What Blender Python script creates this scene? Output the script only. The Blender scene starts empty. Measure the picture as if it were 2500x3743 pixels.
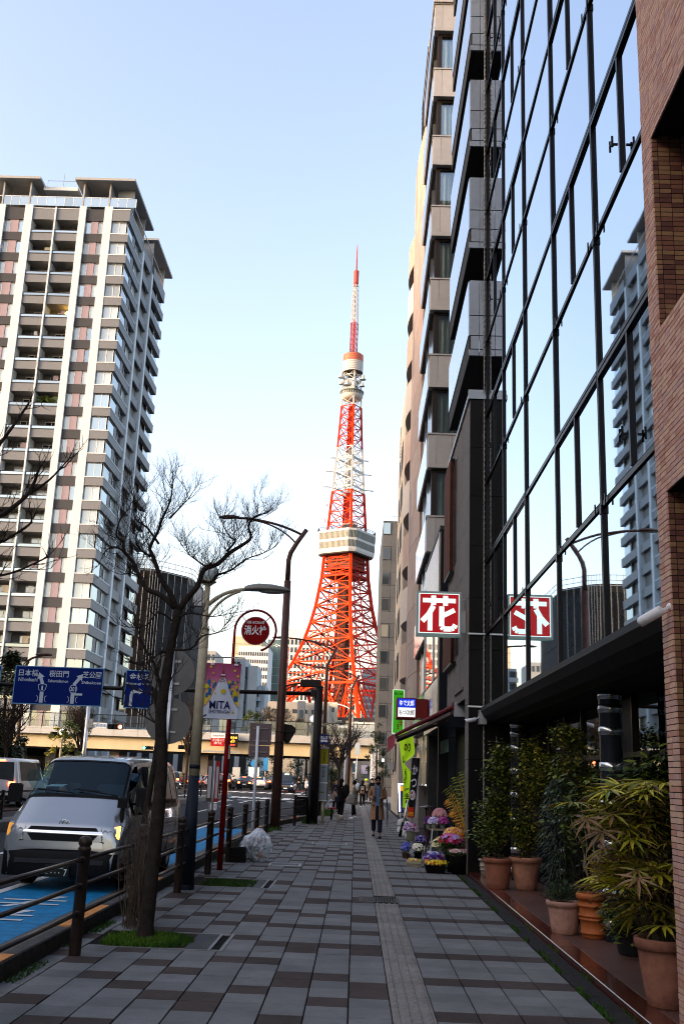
import bpy, math, random
from mathutils import Vector, Matrix
random.seed(11)
R = math.radians
D = bpy.data
S = bpy.context.scene
COL = S.collection

# ------------------------------------------------------------------ camera
cam = D.cameras.new('camera')
cam.sensor_fit = 'VERTICAL'; cam.sensor_width = 24.0; cam.sensor_height = 36.0
cam.lens = 36.0 * 3700 / 3743
cam.clip_start = 0.1; cam.clip_end = 6000
co = D.objects.new('camera', cam); COL.objects.link(co)
yaw, pit, rol = R(-1.3078), R(14.7), R(2.2)
fw = Vector((math.sin(yaw)*math.cos(pit), math.cos(yaw)*math.cos(pit), math.sin(pit)))
rt = Vector((math.cos(yaw), -math.sin(yaw), 0)); up = rt.cross(fw)
r2 = rt*math.cos(rol) + up*math.sin(rol); u2 = up*math.cos(rol) - rt*math.sin(rol)
mw = Matrix((r2, u2, -fw)).transposed().to_4x4(); mw.translation = (0, 0, 1.65)
co.matrix_world = mw
cam.dof.use_dof = True; cam.dof.focus_distance = 24.0; cam.dof.aperture_fstop = 13
S.camera = co

# ------------------------------------------------------------------ sky, sun, exposure
SUN_EL, SUN_AZ = R(13.0), R(-112.0)          # azimuth from +Y, clockwise: low sun, left and behind
w = D.worlds.new('World'); S.world = w; w.use_nodes = True
nt = w.node_tree; nt.nodes.clear()
sky = nt.nodes.new('ShaderNodeTexSky'); sky.sky_type = 'NISHITA'; sky.sun_disc = False
sky.sun_elevation = SUN_EL; sky.sun_rotation = SUN_AZ
sky.altitude = 30; sky.air_density = 1.0; sky.dust_density = 3.8; sky.ozone_density = 0.2
bg = nt.nodes.new('ShaderNodeBackground'); bg.inputs[1].default_value = 0.15
wo = nt.nodes.new('ShaderNodeOutputWorld')
tn = nt.nodes.new('ShaderNodeVectorMath'); tn.operation = 'MULTIPLY'; tn.inputs[1].default_value = (1.05, .967, .985)   # the camera's white balance
nt.links.new(sky.outputs[0], tn.inputs[0]); nt.links.new(tn.outputs[0], bg.inputs[0]); nt.links.new(bg.outputs[0], wo.inputs[0])
sl = D.lights.new('sun', 'SUN'); sl.energy = 0.4; sl.angle = R(12); sl.color = (1.0, .97, .93)
so = D.objects.new('sun', sl); COL.objects.link(so)
sd = Vector((math.sin(SUN_AZ)*math.cos(SUN_EL), math.cos(SUN_AZ)*math.cos(SUN_EL), math.sin(SUN_EL)))
so.rotation_euler = sd.to_track_quat('Z', 'Y').to_euler(); so.location = sd*50
S.view_settings.view_transform = 'Standard'; S.view_settings.look = 'None'
S.view_settings.gamma = 1.0; S.view_settings.exposure = 2.1; S.view_settings.use_curve_mapping = False
S.cycles.max_bounces = 7; S.cycles.diffuse_bounces = 3; S.cycles.glossy_bounces = 4
S.cycles.transmission_bounces = 5; S.cycles.caustics_reflective = False; S.cycles.caustics_refractive = False
S.cycles.sample_clamp_indirect = 4.0; S.cycles.filter_width = 1.05

# ------------------------------------------------------------------ materials
MC = {}
def M(name, col=(.5, .5, .5), rough=.6, metal=0.0, var=0.0, vs=3.0, bump=0.0, bs=40.0, rnd=0.0, spec=.5, emit=0.0, ecol=None, coat=0.0, vs3=None, dirt=0.0, stain=0.0):
    """A procedural Principled material; var = blotchy colour wear, rnd = per-piece tone, bump = fine relief."""
    if name in MC: return MC[name]
    if spec == .5: spec = .10 if max(col) < .09 and not metal else .22
    m = D.materials.new(name); m.use_nodes = True
    n = m.node_tree.nodes; l = m.node_tree.links
    b = n['Principled BSDF']
    b.inputs['Base Color'].default_value = (*col, 1); b.inputs['Roughness'].default_value = rough
    b.inputs['Metallic'].default_value = metal; b.inputs['Specular IOR Level'].default_value = spec
    b.inputs['Coat Weight'].default_value = coat
    if emit:
        b.inputs['Emission Color'].default_value = (*(ecol or col), 1); b.inputs['Emission Strength'].default_value = emit
    src = None
    if var or bump or dirt or stain:
        g = n.new('ShaderNodeNewGeometry')
        mp = n.new('ShaderNodeMapping'); mp.inputs['Scale'].default_value = vs3 or (1, 1, 1)
        l.new(g.outputs['Position'], mp.inputs[0])
    if var:
        t = n.new('ShaderNodeTexNoise'); t.inputs['Scale'].default_value = vs; t.inputs['Detail'].default_value = 6; t.inputs['Roughness'].default_value = .65
        l.new(mp.outputs[0], t.inputs['Vector'])
        r = n.new('ShaderNodeMapRange'); r.inputs[1].default_value = .3; r.inputs[2].default_value = .7
        r.inputs[3].default_value = 1-var; r.inputs[4].default_value = 1+var
        l.new(t.outputs['Fac'], r.inputs[0]); src = r.outputs[0]
    if rnd:
        oi = n.new('ShaderNodeObjectInfo'); r = n.new('ShaderNodeMapRange')
        r.inputs[3].default_value = 1-rnd; r.inputs[4].default_value = 1+rnd
        l.new(oi.outputs['Random'], r.inputs[0])
        if src:
            mu = n.new('ShaderNodeMath'); mu.operation = 'MULTIPLY'; l.new(src, mu.inputs[0]); l.new(r.outputs[0], mu.inputs[1]); src = mu.outputs[0]
        else: src = r.outputs[0]
    if stain:
        t = n.new('ShaderNodeTexNoise'); t.inputs['Scale'].default_value = 1.6; t.inputs['Detail'].default_value = 7; t.inputs['Roughness'].default_value = .7
        l.new(g.outputs['Position'], t.inputs['Vector'])
        r = n.new('ShaderNodeMapRange'); r.inputs[1].default_value = .35; r.inputs[2].default_value = .65; r.inputs[3].default_value = 1-stain; r.inputs[4].default_value = 1+stain*.6
        l.new(t.outputs['Fac'], r.inputs[0])
        mu = n.new('ShaderNodeMath'); mu.operation = 'MULTIPLY'; l.new(r.outputs[0], mu.inputs[0])
        if src: l.new(src, mu.inputs[1])
        else: mu.inputs[1].default_value = 1
        src = mu.outputs[0]
    if src:
        v = n.new('ShaderNodeVectorMath'); v.operation = 'SCALE'; v.inputs[0].default_value = col
        l.new(src, v.inputs['Scale']); l.new(v.outputs[0], b.inputs['Base Color'])
    if dirt:
        t = n.new('ShaderNodeTexNoise'); t.inputs['Scale'].default_value = 1.1; t.inputs['Detail'].default_value = 8
        mp2 = n.new('ShaderNodeMapping'); mp2.inputs['Scale'].default_value = (1.5, 1.5, .25); l.new(g.outputs['Position'], mp2.inputs[0]); l.new(mp2.outputs[0], t.inputs['Vector'])
        r = n.new('ShaderNodeMapRange'); r.inputs[1].default_value = .45; r.inputs[2].default_value = .8; r.inputs[3].default_value = rough; r.inputs[4].default_value = min(1, rough+dirt)
        l.new(t.outputs['Fac'], r.inputs[0]); l.new(r.outputs[0], b.inputs['Roughness'])
    if bump:
        t = n.new('ShaderNodeTexNoise'); t.inputs['Scale'].default_value = bs; t.inputs['Detail'].default_value = 3
        l.new(mp.outputs[0], t.inputs['Vector'])
        bp = n.new('ShaderNodeBump'); bp.inputs['Strength'].default_value = bump; bp.inputs['Distance'].default_value = .02
        l.new(t.outputs['Fac'], bp.inputs['Height']); l.new(bp.outputs[0], b.inputs['Normal'])
    MC[name] = m
    return m

def glass_clear(name, col=(.8, .9, .92), alpha=.55, rough=.02):
    """Window glass one can partly see through: a mix of clear and mirror."""
    if name in MC: return MC[name]
    m = D.materials.new(name); m.use_nodes = True; n = m.node_tree.nodes; l = m.node_tree.links
    n.remove(n['Principled BSDF']); o = n['Material Output']
    tr = n.new('ShaderNodeBsdfTransparent'); tr.inputs[0].default_value = (*col, 1)
    gl = n.new('ShaderNodeBsdfGlossy'); gl.inputs['Roughness'].default_value = rough; gl.inputs[0].default_value = (.9, .95, 1, 1)
    fr = n.new('ShaderNodeFresnel'); fr.inputs[0].default_value = 1.5
    ad = n.new('ShaderNodeMath'); ad.operation = 'MULTIPLY_ADD'; ad.inputs[1].default_value = 1.0; ad.inputs[2].default_value = 1-alpha-.35 if alpha < .6 else .03
    ad.use_clamp = True; l.new(fr.outputs[0], ad.inputs[0])
    mx = n.new('ShaderNodeMixShader'); l.new(ad.outputs[0], mx.inputs[0]); l.new(tr.outputs[0], mx.inputs[1]); l.new(gl.outputs[0], mx.inputs[2])
    l.new(mx.outputs[0], o.inputs[0]); MC[name] = m
    return m

# ------------------------------------------------------------------ mesh building
class MB:
    def __init__(s): s.v = []; s.f = []; s.m = []; s.s = []; s.mi = 0; s.sm = False
    def add(s, vs, fs):
        o = len(s.v); s.v += [tuple(x) for x in vs]
        for f in fs: s.f.append([i+o for i in f]); s.m.append(s.mi); s.s.append(s.sm)
        return s
    def box(s, x0, x1, y0, y1, z0, z1):
        return s.add([(x0,y0,z0),(x1,y0,z0),(x1,y1,z0),(x0,y1,z0),(x0,y0,z1),(x1,y0,z1),(x1,y1,z1),(x0,y1,z1)],
            [(0,3,2,1),(4,5,6,7),(0,1,5,4),(1,2,6,5),(2,3,7,6),(3,0,4,7)])
    def cbox(s, x0, x1, y0, y1, z0, z1, c=.004):
        """box whose top edges are chamfered"""
        return s.add([(x0,y0,z0),(x1,y0,z0),(x1,y1,z0),(x0,y1,z0),(x0,y0,z1-c),(x1,y0,z1-c),(x1,y1,z1-c),(x0,y1,z1-c),
            (x0+c,y0+c,z1),(x1-c,y0+c,z1),(x1-c,y1-c,z1),(x0+c,y1-c,z1)],
            [(0,1,5,4),(1,2,6,5),(2,3,7,6),(3,0,4,7),(4,5,9,8),(5,6,10,9),(6,7,11,10),(7,4,8,11),(8,9,10,11)])
    def quad(s, a, b, c, d): return s.add([a,b,c,d], [(0,1,2,3)])
    def tri(s, a, b, c): return s.add([a,b,c], [(0,1,2)])
    def beam(s, p0, p1, w, h=None):
        h = h or w; a, b = Vector(p0), Vector(p1); d = (b-a)
        if d.length < 1e-6: return s
        d.normalize(); u = d.cross(Vector((0,0,1)))
        if u.length < 1e-3: u = Vector((1,0,0))
        u.normalize(); v = u.cross(d); u = u*w/2; v = v*h/2
        return s.add([a-u-v,a+u-v,a+u+v,a-u+v,b-u-v,b+u-v,b+u+v,b-u+v],[(0,3,2,1),(4,5,6,7),(0,1,5,4),(1,2,6,5),(2,3,7,6),(3,0,4,7)])
    def tube(s, pts, r, n=8, cap=True):
        pts = [Vector(p) for p in pts]; k = len(pts); rs = r if isinstance(r, (list, tuple)) else [r]*k
        vs = []; pu = None
        for i, p in enumerate(pts):
            d = (pts[min(i+1,k-1)]-pts[max(i-1,0)]); d.normalize()
            if pu is None:
                u = d.cross(Vector((0,0,1)))
                if u.length < 1e-2: u = d.cross(Vector((0,1,0)))
            else: u = pu - d*pu.dot(d)
            u.normalize(); pu = u; q = d.cross(u)
            for j in range(n):
                a = 2*math.pi*j/n; vs.append(p+(u*math.cos(a)+q*math.sin(a))*rs[i])
        fs = [(i*n+j, i*n+(j+1)%n, (i+1)*n+(j+1)%n, (i+1)*n+j) for i in range(k-1) for j in range(n)]
        if cap: fs += [tuple(reversed(range(n))), tuple((k-1)*n+j for j in range(n))]
        return s.add(vs, fs)
    def cyl(s, p0, p1, r0, r1=None, n=12): return s.tube([p0,p1], [r0, r0 if r1 is None else r1], n)
    def lathe(s, prof, n=24, c=(0,0,0)):
        vs = [(c[0]+r*math.cos(2*math.pi*j/n), c[1]+r*math.sin(2*math.pi*j/n), c[2]+z) for r, z in prof for j in range(n)]
        k = len(prof)
        fs = [(i*n+j, i*n+(j+1)%n, (i+1)*n+(j+1)%n, (i+1)*n+j) for i in range(k-1) for j in range(n)]
        return s.add(vs, fs)
    def loft(s, rings, cap=True):
        """rings: lists of equal numbers of points"""
        n = len(rings[0]); vs = [p for r in rings for p in r]
        fs = [(i*n+j, i*n+(j+1)%n, (i+1)*n+(j+1)%n, (i+1)*n+j) for i in range(len(rings)-1) for j in range(n)]
        if cap: fs += [tuple(reversed(range(n))), tuple((len(rings)-1)*n+j for j in range(n))]
        return s.add(vs, fs)
    def ball(s, c, r, n=12, k=8, sc=(1,1,1)):
        vs = []
        for i in range(k+1):
            a = math.pi*i/k
            for j in range(n):
                b = 2*math.pi*j/n; vs.append((c[0]+r*sc[0]*math.sin(a)*math.cos(b), c[1]+r*sc[1]*math.sin(a)*math.sin(b), c[2]-r*sc[2]*math.cos(a)))
        return s.add(vs, [(i*n+j, i*n+(j+1)%n, (i+1)*n+(j+1)%n, (i+1)*n+j) for i in range(k) for j in range(n)])
    def prism(s, poly, f0, f1):
        """poly: 2-D points; f0/f1 map (a, b) to the two end faces"""
        n = len(poly); vs = [f0(*p) for p in poly]+[f1(*p) for p in poly]
        return s.add(vs, [tuple(reversed(range(n))), tuple(range(n,2*n))]+[(i,(i+1)%n,n+(i+1)%n,n+i) for i in range(n)])
    def disc(s, c, r, nrm='y', n=24, t=.0):
        cx, cy, cz = c
        f = {'y': lambda a,b,o: (cx+a, cy+o, cz+b), 'x': lambda a,b,o: (cx+o, cy+a, cz+b), 'z': lambda a,b,o: (cx+a, cy+b, cz+o)}[nrm]
        pl = [(r*math.cos(2*math.pi*i/n), r*math.sin(2*math.pi*i/n)) for i in range(n)]
        return s.prism(pl, lambda a,b: f(a,b,0), lambda a,b: f(a,b,t))
    def mesh(s, name, mats):
        me = D.meshes.new(name); me.from_pydata(s.v, [], s.f)
        for m in (mats if isinstance(mats, (list, tuple)) else [mats]): me.materials.append(m)
        me.polygons.foreach_set('material_index', s.m); me.polygons.foreach_set('use_smooth', s.s); me.update()
        return me

ORG = {}
def orgm(o): return ORG.get(o.name, Matrix.Identity(4)) if o else Matrix.Identity(4)
def thing(name, label, cat, loc=(0,0,0), rz=0.0, group=None):
    o = D.objects.new(name, None); COL.objects.link(o); o.empty_display_size = .2
    o.location = loc; o.rotation_euler = (0,0,rz)
    ORG[o.name] = Matrix.Translation(loc) @ Matrix.Rotation(rz, 4, 'Z')
    return tag(o, label, cat, group)
def tag(o, label=None, cat=None, group=None, kind=None):
    if label: o['label'] = label
    if cat: o['category'] = cat
    if group: o['group'] = group
    if kind: o['kind'] = kind
    return o
def put(name, mb, mats, parent=None, label=None, kind=None, local=False):
    """One mesh object; coordinates are world ones unless local (then the parent's own)."""
    me = mb if isinstance(mb, bpy.types.Mesh) else mb.mesh(name, mats)
    o = D.objects.new(name, me); COL.objects.link(o)
    if parent is not None:
        Mo = orgm(parent)
        if not local: me.transform(Mo.inverted())
        o.parent = parent; ORG[o.name] = Mo
    tag(o, label, None, None, kind)
    return o
def piece(name, me, loc, parent=None, rz=0.0, scale=None, rot=None, label=None):
    """An object that shares mesh data with alike pieces; loc in world space."""
    o = D.objects.new(name, me); COL.objects.link(o)
    Mw = Matrix.Translation(loc) @ (rot.to_4x4() if rot is not None else Matrix.Rotation(rz, 4, 'Z'))
    if scale: Mw = Mw @ Matrix.Diagonal((*scale, 1))
    if parent is not None:
        o.parent = parent; ORG[o.name] = Mw; o.matrix_local = orgm(parent).inverted() @ Mw
    else: o.matrix_local = Mw; ORG[o.name] = Mw
    if label: o['label'] = label
    return o
def dup(src, loc, rz=0.0, label=None, group=None, scale=None):
    def cp(o, par):
        c = o.copy(); COL.objects.link(c)
        if par is not None: c.parent = par
        for ch in list(o.children): cp(ch, c)
        return c
    r = cp(src, None); r.location = loc; r.rotation_euler = (0,0,rz)
    if scale: r.scale = scale
    return tag(r, label, None, group)

# text ---------------------------------------------------------------
def text_mesh(body, wd, ht, bold=0.0, vert=False, squash=True):
    c = D.curves.new('lettering', 'FONT'); c.body = '\n'.join(body) if vert else body
    c.align_x = 'CENTER'; c.offset = bold; c.resolution_u = 3
    if vert: c.space_line = .92
    o = D.objects.new('lettering', c); COL.objects.link(o)
    dg = bpy.context.evaluated_depsgraph_get(); dg.update()
    me = D.meshes.new_from_object(o.evaluated_get(dg))
    D.objects.remove(o); D.curves.remove(c)
    xs = [v.co.x for v in me.vertices]; ys = [v.co.y for v in me.vertices]
    if not xs: return me
    x0, x1, y0, y1 = min(xs), max(xs), min(ys), max(ys)
    sx = wd/max(x1-x0, 1e-4); sy = ht/max(y1-y0, 1e-4)
    if not squash: sx = sy = min(sx, sy)
    for v in me.vertices: v.co = ((v.co.x-(x0+x1)/2)*sx, (v.co.y-(y0+y1)/2)*sy, 0)
    return me
def text(body, c, wd, ht, mat, parent, right=(1,0,0), upv=(0,0,1), bold=0.0, vert=False, name='lettering', squash=True):
    """Flat lettering centred at c (world) in the plane right x up."""
    me = text_mesh(body, wd, ht, bold, vert, squash); me.materials.clear(); me.materials.append(mat); me.name = name
    a, b = Vector(right), Vector(upv); cc = Vector(c)
    for v in me.vertices: v.co = cc + a*v.co.x + b*v.co.y
    return put(name, me, None, parent)

def skin(verts, edges, radii, levels=1, root=0):
    """One continuous skinned surface grown over a skeleton."""
    me = D.meshes.new('body'); me.from_pydata(verts, edges, [])
    o = D.objects.new('body', me); COL.objects.link(o)
    o.modifiers.new('skin', 'SKIN'); sv = me.skin_vertices[0].data
    for i, r in enumerate(radii): sv[i].radius = (r, r) if not isinstance(r, tuple) else r
    for i in range(len(verts)): sv[i].use_root = (i == root)
    sb = o.modifiers.new('sub', 'SUBSURF'); sb.levels = levels; sb.render_levels = levels
    dg = bpy.context.evaluated_depsgraph_get(); dg.update()
    out = D.meshes.new_from_object(o.evaluated_get(dg)); D.objects.remove(o)
    out.polygons.foreach_set('use_smooth', [True]*len(out.polygons))
    return out

rnd = random.uniform
# palette -------------------------------------------------------------
BLACKM = M('black_metal', (.012,.011,.011), .35, .6, var=.2)
BROWNM = M('brown_paint', (.055,.026,.018), .45, 0, var=.25, vs=6, bump=.05)
WHITE = M('white_paint', (.78,.79,.8), .45, var=.06)
CREAM = M('cream_paint', (.42,.36,.24), .45, var=.18, vs=5)
NAVY = M('navy_paint', (.013,.018,.028), .45, var=.25, vs=5)
GREYM = M('grey_metal', (.32,.33,.34), .4, .5, var=.12)
GALV = M('galvanised', (.45,.47,.49), .4, .8, var=.15)
DKGREY = M('dark_grey', (.035,.036,.038), .5, var=.2)
RED = M('red_paint', (.34,.008,.012), .35, var=.08)
GLASSDK = M('dark_glass', (.012,.016,.02), .06, 0, spec=.9)
WINSKY = M('reflecting_glass', (.34,.40,.42), .05, .85, rnd=.25)
WINCURT = M('curtained_glass', (.36,.40,.40), .15, .3, rnd=.3, spec=.8)
BARK = M('bark', (.03,.023,.019), .9, var=.4, vs=14, bump=.5, bs=60)
BULB = M('lit_white', (1,.97,.9), .4, emit=2.5)
TAIL = M('tail_light', (1,.06,.02), .3, emit=5, ecol=(1,.10,.03))
HEAD = M('head_light', (1,.95,.85), .2, emit=6)
TYRE = M('tyre', (.012,.012,.013), .85, bump=.2)
# ================================================================== GROUND
ASPH = M('asphalt', (.026,.028,.031), .85, var=.22, vs=.9, bump=.35, bs=140)
b = MB(); b.quad((-3000,-300,-.03),(3000,-300,-.03),(3000,5000,-.03),(-3000,5000,-.03))
put('ground', b, M('ground_surface', (.075,.075,.072), .9, var=.2, vs=.05), kind='structure')
b = MB(); b.quad((-26,-30,-.012),(2.4,-30,-.012),(2.4,420,-.012),(-26,420,-.012)); put('road', b, ASPH, kind='structure')
b = MB(); b.quad((-3.33,-5,-.006),(-2.86,-5,-.006),(-2.86,34.6,-.006),(-3.33,34.6,-.006))
put('gutter', b, M('aggregate', (.13,.12,.105), .9, var=.3, vs=60, bump=.5, bs=120), kind='structure')
b = MB(); b.quad((-4.66,-5,-.006),(-3.335,-5,-.006),(-3.335,33,-.006),(-4.66,33,-.006))
put('cycle_lane', b, M('blue_lane', (.004,.19,.40), .75, var=.35, vs=5, bump=.3, bs=120), kind='structure')
MARK = M('road_marking_white', (.62,.63,.63), .7, var=.18, vs=9)
def marking(pl, name='road_marking', z=-.001):
    m = MB(); n = len(pl); m.add([(x,y,z) for x,y in pl], [tuple(range(n))]); return put(name, m, MARK, kind='structure')
marking([(-4.80,-5),(-4.665,-5),(-4.665,50),(-4.80,50)])
for y0 in (11.6, 13.0, 16.6, 22.0):                       # cycle pictogram bars on the blue lane
    marking([(-4.25,y0),(-4.15,y0),(-3.72,y0+1.15),(-3.86,y0+1.15)])
    for q in (.25,.62): marking([(-4.42,y0+q),(-3.62,y0+q),(-3.62,y0+q+.10),(-4.42,y0+q+.10)], z=.002)
for i in range(18): marking([(-16.2+.78*i,74.4),(-15.6+.78*i,74.4),(-15.6+.78*i,78.6),(-16.2+.78*i,78.6)])
for i in range(16): marking([(-16.0+.86*i,97),(-15.4+.86*i,97),(-15.4+.86*i,102),(-16.0+.86*i,102)])
marking([(-15.5,57.2),(-9.7,57.2),(-9.7,58.3),(-15.5,58.3)]); marking([(-8.7,68.4),(-3.1,68.4),(-3.1,69.2),(-8.7,69.2)])
for y in range(8, 66, 9): marking([(-6.85,y),(-6.72,y),(-6.72,y+4.5),(-6.85,y+4.5)])
for x in (-5.6, -8.2): marking([(x,104),(x+.14,104),(x+.14,122),(x,122)])
for k in range(5): marking([(-8.4+.05*k,60+2.1*k),(-7.9+.05*k,60+2.1*k),(-7.9+.05*k,60.9+2.1*k),(-8.4+.05*k,60.9+2.1*k)])
b = MB(); b.quad((-7.9,112,-.008),(-3,112,-.008),(-3,124,-.008),(-7.9,124,-.008)); put('red_road_surface', b, M('red_lane', (.16,.05,.045), .8, var=.2), kind='structure')
# median of the avenue
b = MB(); b.cbox(-9.75,-9.05,24,77,-.02,.24,.03); put('median_kerb', b, M('old_concrete', (.15,.145,.135), .9, var=.3, vs=8, bump=.3), kind='structure')

# sidewalk bed, kerb stones, pavers
TX, TY = .318, .33
sw = MB(); sw.add([(-2.74,-3,-.01),(1.93,-3,-.01),(1.93,70,-.01),(-1.85,70,-.01),(-1.85,42,-.01),(-2.74,34.5,-.01)], [tuple(range(6))])
sw.mi = 1; sw.quad((-1.9,78,-.009),(9,78,-.009),(9,128,-.009),(-1.9,128,-.009))
sidewalk = put('sidewalk', sw, [M('joint_sand', (.008,.008,.008), .95, var=.4, vs=9), M('far_paving', (.16,.165,.17), .85, var=.15, vs=2)], kind='structure')
KG = M('kerb_stone', (.075,.072,.066), .85, var=.35, vs=9, bump=.3); KO = M('kerb_orange', (.62,.235,.05), .7, var=.25, vs=14, bump=.15)
def kerb_run(p, q, y_or):
    L = (Vector(q)-Vector(p)).length; n = max(1, round(L/.82)); d = (Vector(q)-Vector(p))/n; ang = math.atan2(-d.x, d.y)
    for i in range(n):
        c = Vector(p)+d*(i+.5); m = MB(); m.cbox(-.068,.068,-d.length/2+.004,d.length/2-.004,-.02,.15+rnd(-.004,.004),.012)
        if y_or(c.y): m.mi = 1; m.box(-.056,.056,-d.length/2+.004,d.length/2-.004,.13,.1555)
        piece('kerb_stone', m.mesh('kerb_stone', [KG, KO]), (c.x,c.y,0), sidewalk, ang)
orange = lambda y: any(a <= y <= c for a,c in ((7.2,8.9),(10.7,12.4),(14.3,15.9),(17.6,19.1),(20.5,22.3),(23.7,25.3),(27,28.6),(30.4,32),(35,36.6),(38.5,40.2),(43,44.5),(47,48.5)))
kerb_run((-2.795,4.78,0),(-2.795,34.5,0),orange); kerb_run((-2.795,34.5,0),(-1.92,42,0),orange); kerb_run((-1.92,42,0),(-1.92,69,0),orange)
PG = M('paver_grey', (.175,.178,.176), .82, var=.14, vs=55, bump=.25, bs=170, rnd=.14, stain=.22)
PB = M('paver_brown', (.072,.056,.05), .85, var=.2, vs=55, bump=.25, bs=170, rnd=.14, stain=.22)
g_, gx_ = .0025, .0055
def paver_mb(m, x0, y0, dz=0): return m.cbox(x0+gx_,x0+TX-gx_,y0+g_,y0+TY-g_,-.03,dz,.003)
me_g = paver_mb(MB(), -TX/2, -TY/2).mesh('paver', PG); me_b = paver_mb(MB(), -TX/2, -TY/2).mesh('paver', PB)
far = MB(); npav = 0
cells = []
col_phase = {}
for ci in range(-9, 6):
    if ci == 1: continue                              # tactile strip
    x0 = ci*TX
    y = 6.6; k = random.randrange(5); brown = []
    for ri in range(190):
        yy = 6.9+ri*TY
        if ci >= 2: isb = (ri % 4 == 3) and not (ci == 2 and 13 < ri < 18)
        else:
            k -= 1; isb = False
            if k <= 0:
                isb = True
                if k <= -1 or random.random() < .72: k = random.choice((3,4,4,5,9 if ci % 2 else 4))
        xl = -2.74 if yy < 34.4 else max(-2.74, -1.86) if yy > 42 else -2.74+(yy-34.4)*.116
        if x0 < xl-.24 or x0+TX > 1.94: continue
        if -2.45 < x0+TX/2 < -1.25 and 10.45 < yy+TY/2 < 11.45: continue      # tree pit
        if -2.4 < x0+TX/2 < -1.25 and 16.1 < yy+TY/2 < 17.4: continue
        if .05 < x0+TX/2 < .75 and 14.9 < yy+TY/2 < 15.6 and ci == 0: pass
        cells.append((x0, yy, isb))
cells.sort(key=lambda c: c[1])
for x0, yy, isb in cells:
    dz = rnd(-.003,.002)
    if npav < 300 and yy > 7.2:
        piece('paver', me_b if isb else me_g, (x0+TX/2,yy+TY/2,dz), sidewalk, rnd(-.006,.006)); npav += 1
    else:
        far.mi = 1 if isb else 0; paver_mb(far, x0, yy, dz)
put('paver_field', far, [PG, PB], sidewalk, kind='stuff')
TB = M('tactile_tile', (.22,.205,.185), .75, var=.2, vs=30, bump=.15, rnd=.1, stain=.3)
tb = MB(); tb.cbox(-TX/2+.003,TX/2-.003,-TY/2+.003,TY/2-.003,-.03,0,.003)
for a in range(4):
    for c in range(3):
        x = -TX/2+.04+a*.079; y = -TY/2+.055+c*.11; tb.cbox(x-.018,x+.018,y-.043,y+.043,0,.010,.008)
tm = tb.mesh('tactile_block', TB)
for ri in range(178):
    yy = 6.9+ri*TY+TY/2
    if 14.85 < yy < 15.65: continue
    piece('tactile_block', tm, (1.5*TX,yy,rnd(-.001,.002)), sidewalk)
# drain grate across the tactile strip
dg_ = thing('drain_grate', 'dark slotted iron drain grate set across the raised guide strip', 'drain grate', (.39,15.25,0))
m = MB(); m.box(.10,.67,14.95,15.02,-.02,.004); m.box(.10,.67,15.5,15.57,-.02,.004); m.box(.10,.15,15.02,15.5,-.02,.004); m.box(.62,.67,15.02,15.5,-.02,.004)
put('frame', m, M('cast_iron', (.045,.04,.037), .6, .6, var=.3), dg_)
sl_ = MB().cbox(-.011,.011,-.235,.235,-.02,.002,.003).mesh('slat', MC['cast_iron'])
for i in range(12): piece('slat', sl_, (.17+i*.039,15.26,0), dg_)
# utility covers in the paving
for (x,y,a,c_,lb) in ((-.62,27.4,.85,.55,'flush paved utility cover in the middle of the sidewalk'),(-1.3,20.5,.55,.5,'flush utility cover with pale rim beside the rubbish bag')):
    t = thing('utility_cover', lb, 'utility cover', (x,y,0)); m = MB()
    m.box(x-a/2,x+a/2,y-c_/2,y+c_/2,-.02,.0035); put('lid', m, M('cover_lid', (.12,.125,.13), .8, var=.2, vs=40), t)
    m = MB(); e = .02
    for (x0,x1,y0,y1) in ((x-a/2-e,x+a/2+e,y-c_/2-e,y-c_/2),(x-a/2-e,x+a/2+e,y+c_/2,y+c_/2+e),(x-a/2-e,x-a/2,y-c_/2,y+c_/2),(x+a/2,x+a/2+e,y-c_/2,y+c_/2)): m.box(x0,x1,y0,y1,-.02,.005)
    put('rim', m, GALV, t)

# right edge: dark kerb strip, granite step, terracotta terrace
DKK = M('dark_kerb', (.03,.029,.028), .9, var=.4, vs=14, bump=.4, bs=80)
for i in range(15):
    m = MB().cbox(-.095,.095,-.497,.497,-.03,.0,.008); piece('kerb_slab', m.mesh('kerb_slab', DKK), (2.022,6.5+i,rnd(-.003,.003)), sidewalk)
b = MB(); b.box(2.13,13,0,20.9,-.03,.035); b.box(2.13,13,20.9,36,-.03,-.008); terrace = put('terrace', b, M('terrace_bed', (.05,.03,.026), .9), kind='structure')
GRN = M('polished_granite', (.10,.026,.018), .14, var=.35, vs=60, rnd=.25, spec=.7); TER = M('terracotta_tile', (.105,.055,.043), .42, var=.25, vs=45, bump=.15, bs=150, rnd=.15)
m1 = MB().cbox(0,.2,-.597,.597,-.03,.062,.006).mesh('granite_slab', GRN); m2 = MB().cbox(.002,.598,-.297,.297,0,.055,.004).mesh('terrace_tile', TER)
for i in range(13): piece('granite_slab', m1, (2.122,5.8+i*1.2,0), terrace)
for i in range(25):
    for j in range(3): piece('terrace_tile', m2, (2.325+.6*j,5.5+i*.6,0), terrace)
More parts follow.
